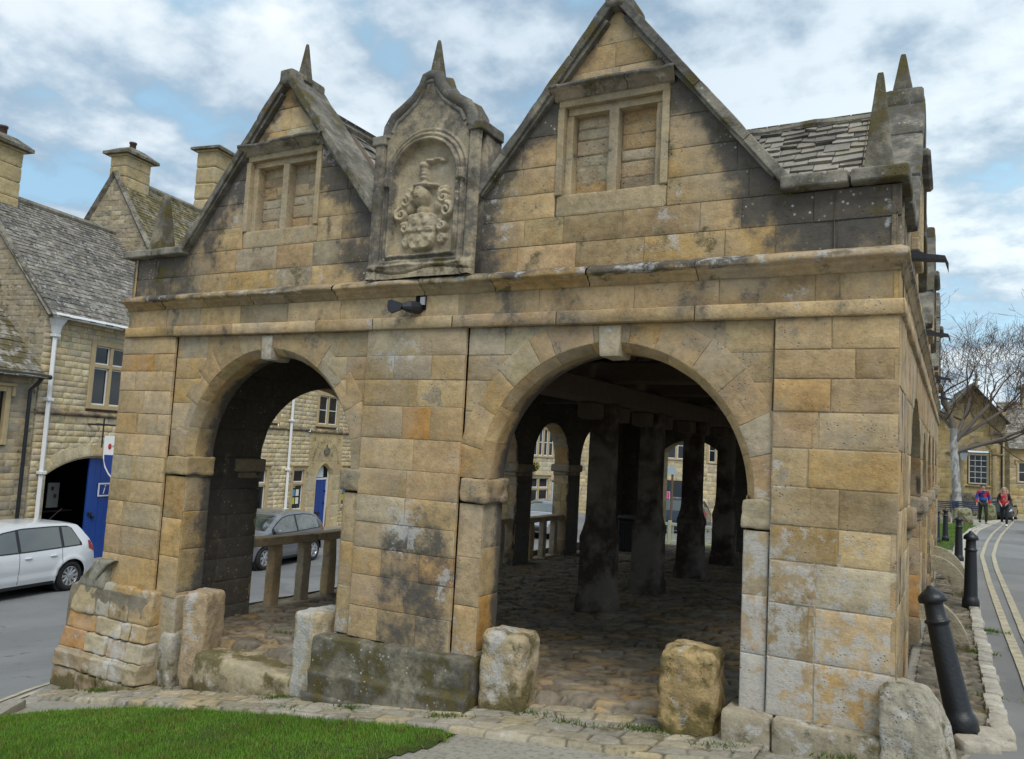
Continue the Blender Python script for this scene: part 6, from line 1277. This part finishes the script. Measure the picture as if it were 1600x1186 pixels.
def stone_thing(name, lb, cat, loc, h, k, col, fn=None, rz=0.):
    m = MB(); m.rock((0, 0, h[2]), h, k=k, n=14, amp=.03, col=col, wx=(.25, .15, .45), fn=fn); o = m.build(name, M_ROCKY, None, True); o.location = loc; o.rotation_euler = (0, 0, rz); return tag(o, lb, cat)
cone = lambda Q: np.stack([Q[..., 0] * (1.15 - .35 * Q[..., 2]), Q[..., 1] * (1.15 - .35 * Q[..., 2]), Q[..., 2]], -1)
stone_thing('staddle_stone', 'tapered mossy stone bollard at the top of the far green', 'stone', (7.15, 34.6, float(G(7.15, 34.6)) - .05), (.36, .3, .38), 5, (.3, .29, .2), cone)
stone_thing('staddle_stone', 'tapered mossy stone beside the man in the blue and red jacket', 'stone', (8.35, 44.5, float(G(8.35, 44.5)) - .05), (.42, .3, .45), 5, (.22, .24, .13), cone)
stone_thing('stone_block', 'square stone block beside the end of the hall wall', 'stone', (6.42, 36.5, float(G(6.42, 36.5)) - .05), (.28, .28, .25), 9, (.3, .28, .22))
stone_thing('low_wall', 'dark grey rounded stone wall behind the benches', 'wall', (7.35, 51.3, float(G(7.35, 51.3)) - .05), (.75, .25, .70), 5, (.17, .17, .15))
def bench(x, y, lb):
    E = empty('park_bench', (x, y, float(G(x, y))), .1); E['_local'] = 1; tag(E, lb, 'bench', 'dark benches by the tree'); c = (.025, .035, .07)
    m = MB()
    for i in range(4): m.box(-.8, .8, -.25 + i * .12, -.16 + i * .12, .42, .45, .005, col=c)
    m.build('seat', M_ATTR, E); m = MB()
    for i in range(4): m.box(-.8, .8, .22 + .02 * i, .25 + .02 * i, .50 + .1 * i, .57 + .1 * i, .005, col=c)
    m.build('backrest', M_ATTR, E)
    for s in (-.72, .72):
        for yy in (-.2, .2): m = MB(); m.box(s - .03, s + .03, yy - .03, yy + .03, 0, .44 if yy < 0 else .85, .005, col=c); m.build('leg', M_ATTR, E)
bench(6.3, 45.2, 'dark blue bench partly hidden by the bare tree trunk'); bench(7.55, 46.0, 'dark blue bench between the bare tree and the walking man')
# ------------------------------------------------------------------ bare tree
tr = empty('bare_tree', (6.95, 48.0, float(G(6.95, 48.)))); tr['_local'] = 1; tag(tr, 'tall bare tree with a pale mottled trunk behind the far green', 'tree')
R = random.Random(5); tw = MB(); lim = MB(); nseg = [0]
def grow(p, d, ln, r, dep, mb):
    n = 5; pts = [p.copy()]; rad = [r]; dd = d.copy()
    for i in range(n):
        dd = dd + Vector((R.gauss(0, .13), R.gauss(0, .13), R.gauss(.03, .10))) * (1 if dep > 0 else .5); dd.normalize(); p = p + dd * (ln / n); pts.append(p.copy()); rad.append(max(.008, r * (1 - .42 * (i + 1) / n)))
    mb.tube([tuple(q) for q in pts], rad, 8 if r > .05 else (5 if r > .02 else 3), (.085, .058, .04) if r < .08 else (.15, .13, .11), cap=False); nseg[0] += 1
    if dep >= 6 or (dep == 5 and R.random() < .25): return
    k = (3 if dep < 2 else 2) + (1 if R.random() < .55 else 0)
    for j in range(k):
        i = n if j == 0 else R.randint(2, n); ax = Vector((R.gauss(0, 1), R.gauss(0, 1), R.gauss(.25, .7))).normalized(); nd = (dd * (1.1 if j == 0 else .65) + ax * (.45 if j == 0 else .75)); nd.z = nd.z * .9 + .06; nd.normalize()
        grow(pts[i], nd, ln * R.uniform(.62, .86), rad[i] * (.82 if j == 0 else R.uniform(.5, .72)), dep + 1, tw if dep >= 1 else lim)
tk = MB(); tp_ = [(.10, 0, -.1), (.05, 0, .5), (0, 0, 1.5), (-.08, 0, 2.8), (-.14, 0, 4.0), (-.16, .05, 5.0)]
th = np.arange(20) / 20 * 2 * PI; zz = np.linspace(-.1, 5., 50); rr_ = np.interp(zz, [-.1, .25, 1., 3., 5.], [.42, .30, .25, .22, .19]); cxx = np.interp(zz, [p[2] for p in tp_], [p[0] for p in tp_])
P = np.stack([cxx[:, None] + rr_[:, None] * np.cos(th)[None], rr_[:, None] * np.sin(th)[None], np.broadcast_to(zz[:, None], (50, 20))], -1); nb_ = fbm(P * U3(5, 5, 2.5), 3); P[..., :2] *= (1 + .25 * (nb_ - .5))[..., None]
tcl = np.where((fbm(P * U3(7, 7, 4) + 3, 3) > .5)[..., None], U3(.42, .43, .42), U3(.24, .235, .22)); tk.grid(P.transpose(1, 0, 2), tcl.transpose(1, 0, 2), cu=True)
tk.build('trunk', m_plain('bark', (1, 1, 1), .9, var=.35, vs=9, bump=.5, attr=True), tr, True)
for p, d, ln, r in (((-.16, .05, 4.9), (-.1, 0, 1), 2.7, .17), ((-.10, 0, 4.2), (.5, .05, .85), 2.8, .14), ((-.1, 0, 3.6), (.95, -.2, .36), 3.2, .13), ((.0, 0, 4.6), (.35, .4, .9), 2.5, .12), ((-.1, 0, 4.4), (.85, .2, .6), 3.0, .12), ((-.15, 0, 4.8), (-.6, .2, .8), 2.0, .10)): grow(Vector(p), Vector(d).normalized(), ln, r, 0, lim)
bk = m_plain('twig_bark', (1, 1, 1), .9, var=.3, attr=True); lim.build('branch', bk, tr, True); tw.build('crown', bk, tr, False)
# ------------------------------------------------------------------ people
def skin(name, J, Ed, mat, parent, root=0, sub=2, colf=None):
    me = bpy.data.meshes.new(name); names = list(J); ix = {n: i for i, n in enumerate(names)}; me.from_pydata([J[n][:3] for n in names], [(ix[a], ix[b]) for a, b in Ed], [])
    o = bpy.data.objects.new(name, me); COL.objects.link(o); o.modifiers.new('skin', 'SKIN'); ss = o.modifiers.new('sub', 'SUBSURF'); ss.levels = ss.render_levels = sub
    sv = me.skin_vertices[0].data
    for n in names: r = J[n][3]; sv[ix[n]].radius = (r, J[n][4] if len(J[n]) > 4 else r); sv[ix[n]].use_root = (ix[n] == root)
    dg = bpy.context.evaluated_depsgraph_get(); nm = bpy.data.meshes.new_from_object(o.evaluated_get(dg)); bpy.data.objects.remove(o); nm.materials.clear(); nm.materials.append(mat)
    n = len(nm.vertices); V = np.zeros(n * 3, np.float32); nm.vertices.foreach_get('co', V); V = V.reshape(-1, 3); A = np.ones((n, 4), np.float32); A[:, :3] = colf(V) if callable(colf) else np.array(colf)
    at = nm.attributes.new('Col', 'FLOAT_COLOR', 'POINT'); at.data.foreach_set('color', A.ravel()); nm.polygons.foreach_set('use_smooth', np.ones(len(nm.polygons), bool))
    r = bpy.data.objects.new(name, nm); COL.objects.link(r); r.parent = parent; return r
M_SKIN = m_plain('skin', (1, 1, 1), .55, var=.08, attr=True)
def person(loc, rz, label, h=1.75, female=False, jacket=None, trous=(.04, .045, .035), shoe=(.03, .03, .03), hair=(.03, .022, .018), stride=.16, armL=None, armR=None, sk=(.52, .33, .25)):
    E = empty('person', loc, rz); E['_local'] = 1; tag(E, label, 'person'); f = h / 1.75; sw = .185 if not female else .165; s = stride
    J = {'pel': (0, 0, .94, .13, .11), 'wai': (0, .0, 1.08, .125, .095), 'che': (0, .01, 1.28, .15, .105), 'up': (0, .01, 1.42, .11, .085), 'nek': (0, -.005, 1.49, .052), 'jaw': (0, -.035, 1.56, .062, .07), 'hd': (0, -.02, 1.64, .078, .095), 'top': (0, -.01, 1.715, .055, .07)}
    Ed = [('pel', 'wai'), ('wai', 'che'), ('che', 'up'), ('up', 'nek'), ('nek', 'jaw'), ('jaw', 'hd'), ('hd', 'top')]
    for sg, L_, st, arm in ((1, 'l', s, armL), (-1, 'r', -s, armR)):
        J['hip' + L_] = (sg * .09, 0, .88, .088); J['kn' + L_] = (sg * .10, -st * .75 - .03, .49, .058); J['an' + L_] = (sg * .095, -st + .02 + (.05 if st < 0 else 0), .09 + (.06 if st < 0 else 0), .038)
        Ed += [('pel', 'hip' + L_), ('hip' + L_, 'kn' + L_), ('kn' + L_, 'an' + L_)]
        a = arm or ((sg * (sw + .055), .03 + st * .2, 1.14), (sg * (sw + .075), -.06 + st * .45, .91))
        J['sh' + L_] = (sg * sw, .01, 1.41, .058); J['el' + L_] = (*a[0], .042); J['wr' + L_] = (*a[1], .028); d = Vector(a[1]) - Vector(a[0]); d.normalize(); sd = Vector((0, -1, 0)) - d * Vector((0, -1, 0)).dot(d); sd.normalize(); ot = d.cross(sd); w = Vector(a[1])
        pm = w + d * .055; J['pa' + L_] = (*pm, .026, .034); Ed += [('up', 'sh' + L_), ('sh' + L_, 'el' + L_), ('el' + L_, 'wr' + L_), ('wr' + L_, 'pa' + L_)]
        for q in range(4):
            b = pm + d * .045 + sd * (.030 - .020 * q); e = b + d * (.035 + .006 * (q in (1, 2))) - ot * sg * .012; t = e + d * .026 - ot * sg * .022
            for k_, v, r in (('b', b, .0095), ('e', e, .0085), ('t', t, .0075)): J[f'f{k_}{q}{L_}'] = (*v, r)
            Ed += [('pa' + L_, f'fb{q}{L_}'), (f'fb{q}{L_}', f'fe{q}{L_}'), (f'fe{q}{L_}', f'ft{q}{L_}')]
        b = w + d * .03 + sd * .034; e = b + d * .03 + sd * .018; J['tb' + L_] = (*b, .011); J['te' + L_] = (*e, .0085); Ed += [('pa' + L_, 'tb' + L_), ('tb' + L_, 'te' + L_)]
    J = {k: tuple(np.array(v[:3]) * f) + tuple(np.array(v[3:]) * f) for k, v in J.items()}
    bd = skin('body', J, Ed, M_SKIN, E, 0, 2, sk)
    fc = MB(); Z = lambda z: z * f
    fc.rock((0, -.125 * f, Z(1.612)), (.014, .018, .026), k=2, n=5, amp=0, col=np.array(sk) * .95)
    for sg in (-1, 1):
        fc.rock((sg * .032, -.110 * f, Z(1.645)), (.013, .006, .007), k=2, n=5, amp=0, col=(.05, .04, .035)); fc.rock((sg * .034, -.112 * f, Z(1.668)), (.02, .006, .005), k=2, n=5, amp=0, col=np.array(hair)); fc.rock((sg * .083, .0, Z(1.625)), (.012, .02, .032), k=2, n=5, amp=0, col=np.array(sk) * .9)
    fc.rock((0, -.104 * f, Z(1.572)), (.024, .008, .007), k=2, n=5, amp=0, col=(.35, .12, .11)); fc.build('face', M_ATTR, E, True)
    sel = lambda pre, ks, gr=0., gy=None: {k: (*J[k][:3], *[r + gr for r in J[k][3:]]) for k in J if any(k.startswith(p) for p in ks)}
    tj = sel('', ('pel', 'hip', 'kn', 'an'), .014); te = [e for e in Ed if e[0] in tj and e[1] in tj]; skin('trousers', tj, te, M_CLOTH, E, 0, 2, trous)
    jj = sel('', ('pel', 'wai', 'che', 'up', 'sh', 'el', 'wr'), .024); jj['pel'] = (jj['pel'][0], jj['pel'][1], jj['pel'][2] - .05 * f, .165 * f, .135 * f); jj['wai'] = (*jj['wai'][:3], .165 * f, .13 * f)
    jj['col'] = (0, 0, 1.475 * f, .075 * f); je = [e for e in Ed if e[0] in jj and e[1] in jj] + [('up', 'col')]; skin('jacket', jj, je, M_CLOTH, E, 0, 2, jacket)
    for L_ in 'lr':
        a = J['an' + L_]; m = MB(); m.rock((a[0], a[1] - .06 * f, a[2] - .045 * f), (.045 * f, .13 * f, .045 * f), k=3, n=8, amp=0, col=shoe); m.build('shoe', M_ATTR, E, True)
    m = MB(); m.rock((0, .015, Z(1.672)), (.093 * f, .108 * f, .085 * f), k=2.3, n=9, amp=.012, col=hair, sc=30, fn=lambda Q: np.stack([Q[..., 0], np.where(Q[..., 2] < Z(1.665), np.maximum(Q[..., 1], -.02), Q[..., 1]), Q[..., 2]], -1))
    if female:
        for sg in (-1, 0, 1): m.tube([(sg * .07, .04, Z(1.69)), (sg * .10, .03 + .04 * (sg == 0), Z(1.58)), (sg * .115, .02 + .08 * (sg == 0), Z(1.44)), (sg * .10, .0 + .12 * (sg == 0), Z(1.30))], [.05, .055, .045, .015], 10, hair)
    m.build('hair', M_ATTR, E, True); return E
def jk_man(V):
    x, z = V[:, 0], V[:, 2]; c = np.tile(np.array((.012, .022, .09), np.float32), (len(V), 1)); ax_ = np.abs(x)
    c[(z > 1.06) & (z < 1.17) & (ax_ < .19)] = (.01, .09, .36); c[(z >= 1.17) & (ax_ < .19)] = (.012, .02, .12); c[(z >= 1.17) & (x > .01) & (ax_ < .19) & (z < 1.36)] = (.42, .02, .04)
    c[(ax_ >= .19) & (z > 1.30)] = (.38, .03, .06); c[(ax_ >= .19) & (z <= 1.30) & (z > 1.10)] = (.02, .05, .30); c[(ax_ >= .19) & (z <= 1.10)] = (.42, .02, .035); c[(z > 1.40) & (ax_ < .19) & (ax_ > .06)] = (.30, .03, .06); return c
def jk_wom(V):
    x, y, z = V[:, 0], V[:, 1], V[:, 2]; c = np.tile(np.array((.012, .012, .016), np.float32), (len(V), 1)); n = fbm(V.astype(float) * 22, 2)
    r = (y < -.02) & (np.abs(x) < .125 + .06 * (z < 1.1)); c[r] = (.42, .02, .025); c[r & (n > .58)] = (.35, .2, .17); c[(z < 1.0) & (np.abs(x) > .2)] = (.4, .02, .025); return c
person((7.95, 36.6, float(G(7.95, 36.6)) + .02), .12, 'man in a red and blue jacket walking at the edge of the lane', 1.76, jacket=jk_man, trous=(.022, .028, .022))
person((8.72, 36.0, float(G(8.72, 36.)) + .03), -.1, 'woman with long fair hair, red top and open dark coat walking on the lane', 1.66, True, jk_wom, (.012, .012, .016), (.75, .75, .75), (.42, .30, .17), .10, armL=((.24, .02, 1.14), (.12, -.17, 1.02)), armR=((-.25, .0, 1.14), (-.14, -.17, 1.0)), sk=(.55, .36, .28))
person((-5.75, 33.75, float(G(-5.75, 33.75)) + .03), .5, 'person in red half hidden behind the dark blue off-roader', 1.7, False, (.40, .03, .05), hair=(.4, .36, .33))
# ------------------------------------------------------------------ camera, sky, sun
def setcam():
    y, p, t = map(math.radians, (29.0, 4.93, 3.09))
    r0 = U3(math.cos(y), math.sin(y), 0); f0 = U3(-math.sin(y), math.cos(y), 0); z = U3(0, 0, 1)
    f = math.cos(p) * f0 + math.sin(p) * z; u0 = -math.sin(p) * f0 + math.cos(p) * z
    r = math.cos(t) * r0 + math.sin(t) * u0; u = -math.sin(t) * r0 + math.cos(t) * u0
    cd = bpy.data.cameras.new('camera'); cd.sensor_width = 36; cd.lens = 36 * 1253 / 1600; cd.clip_start = .05; cd.clip_end = 3000
    o = bpy.data.objects.new('camera', cd); COL.objects.link(o); M = np.eye(4); M[:3, 0] = r; M[:3, 1] = u; M[:3, 2] = -f; M[:3, 3] = (6.81, -4.82, 1.65); o.matrix_world = Matrix([list(q) for q in M]); S.camera = o
setcam()
SUN_EL, SUN_AZ = 54., 315.      # azimuth of the light's source, degrees from +X anticlockwise
w = bpy.data.worlds.new('World'); S.world = w; w.use_nodes = True; nt = w.node_tree; nt.nodes.clear(); t = NT(nt)
sky = t.n('TexSky', sky_type='NISHITA', sun_disc=False, sun_elevation=math.radians(SUN_EL), sun_rotation=math.radians(90 - SUN_AZ), air_density=1.0, dust_density=.6, ozone_density=1.2)
tc = t.n('TexCoord').outputs['Generated']; sp = t.n('SeparateXYZ'); t.l(tc, sp.inputs[0])
zz = t.math('ADD', t.math('MAXIMUM', sp.outputs[2], 0.), .30); cx = t.math('DIVIDE', sp.outputs[0], zz); cy = t.math('DIVIDE', sp.outputs[1], zz); cb = t.n('CombineXYZ'); t.l(cx, cb.inputs[0]); t.l(cy, cb.inputs[1])
mp = t.n('Mapping'); mp.inputs['Location'].default_value = (0.4, 5.2, 0); t.l(cb.outputs[0], mp.inputs[0]); v = mp.outputs[0]
a = t.noise(v, 2.4, 9, .55); bb = t.noise(v, 7.0, 7, .55); big = t.noise(v, 1.0, 3, .5)
cov = t.step(t.math('ADD', a, t.math('MULTIPLY', t.math('SUBTRACT', bb, .5), .35)), .33, .46)
shade = t.step(t.math('ADD', t.math('MULTIPLY', a, .6), t.math('MULTIPLY', bb, .4)), .42, .58)
cl = t.mix(t.step(big, .38, .56), t.mix(shade, (3.3, 4.3, 5.2), (6.5, 6.9, 7.1)), t.mix(shade, (1.9, 2.7, 3.6), (4.6, 5.3, 5.9)))
c = t.mix(t.math('MULTIPLY', cov, .95), t.mix(.75, sky.outputs[0], (2.5, 4.2, 5.5)), cl)
gl = t.n('VectorMath', operation='DOT_PRODUCT'); t.l(tc, gl.inputs[0]); gl.inputs[1].default_value = (.12, .97, .19); gf = t.math('POWER', t.math('MAXIMUM', gl.outputs['Value'], 0.), 14.)
c = t.mix(1., c, t.mix(gf, (1., 1., 1.), (1.35, 1.3, 1.22)), 'MULTIPLY')
bg = t.n('Background'); bg.inputs['Strength'].default_value = .138; t.l(c, bg.inputs['Color']); ow = t.n('OutputWorld'); t.l(bg.outputs[0], ow.inputs[0])
sd = bpy.data.lights.new('sun', 'SUN'); sd.energy = 2.1; sd.angle = math.radians(35); sd.color = (1., .95, .86); so = bpy.data.objects.new('sun', sd); COL.objects.link(so)
e, az = math.radians(SUN_EL), math.radians(SUN_AZ); dvec = Vector((math.cos(e) * math.cos(az), math.cos(e) * math.sin(az), math.sin(e))); so.rotation_euler = dvec.to_track_quat('Z', 'Y').to_euler(); so.location = dvec * 60
S.view_settings.view_transform = 'Standard'; S.view_settings.look = 'None'; S.view_settings.exposure = 0.2; S.view_settings.gamma = 1
S.render.engine = 'CYCLES'; S.cycles.use_denoising = True; S.cycles.max_bounces = 6; S.cycles.diffuse_bounces = 4; S.cycles.caustics_reflective = False; S.cycles.caustics_refractive = False
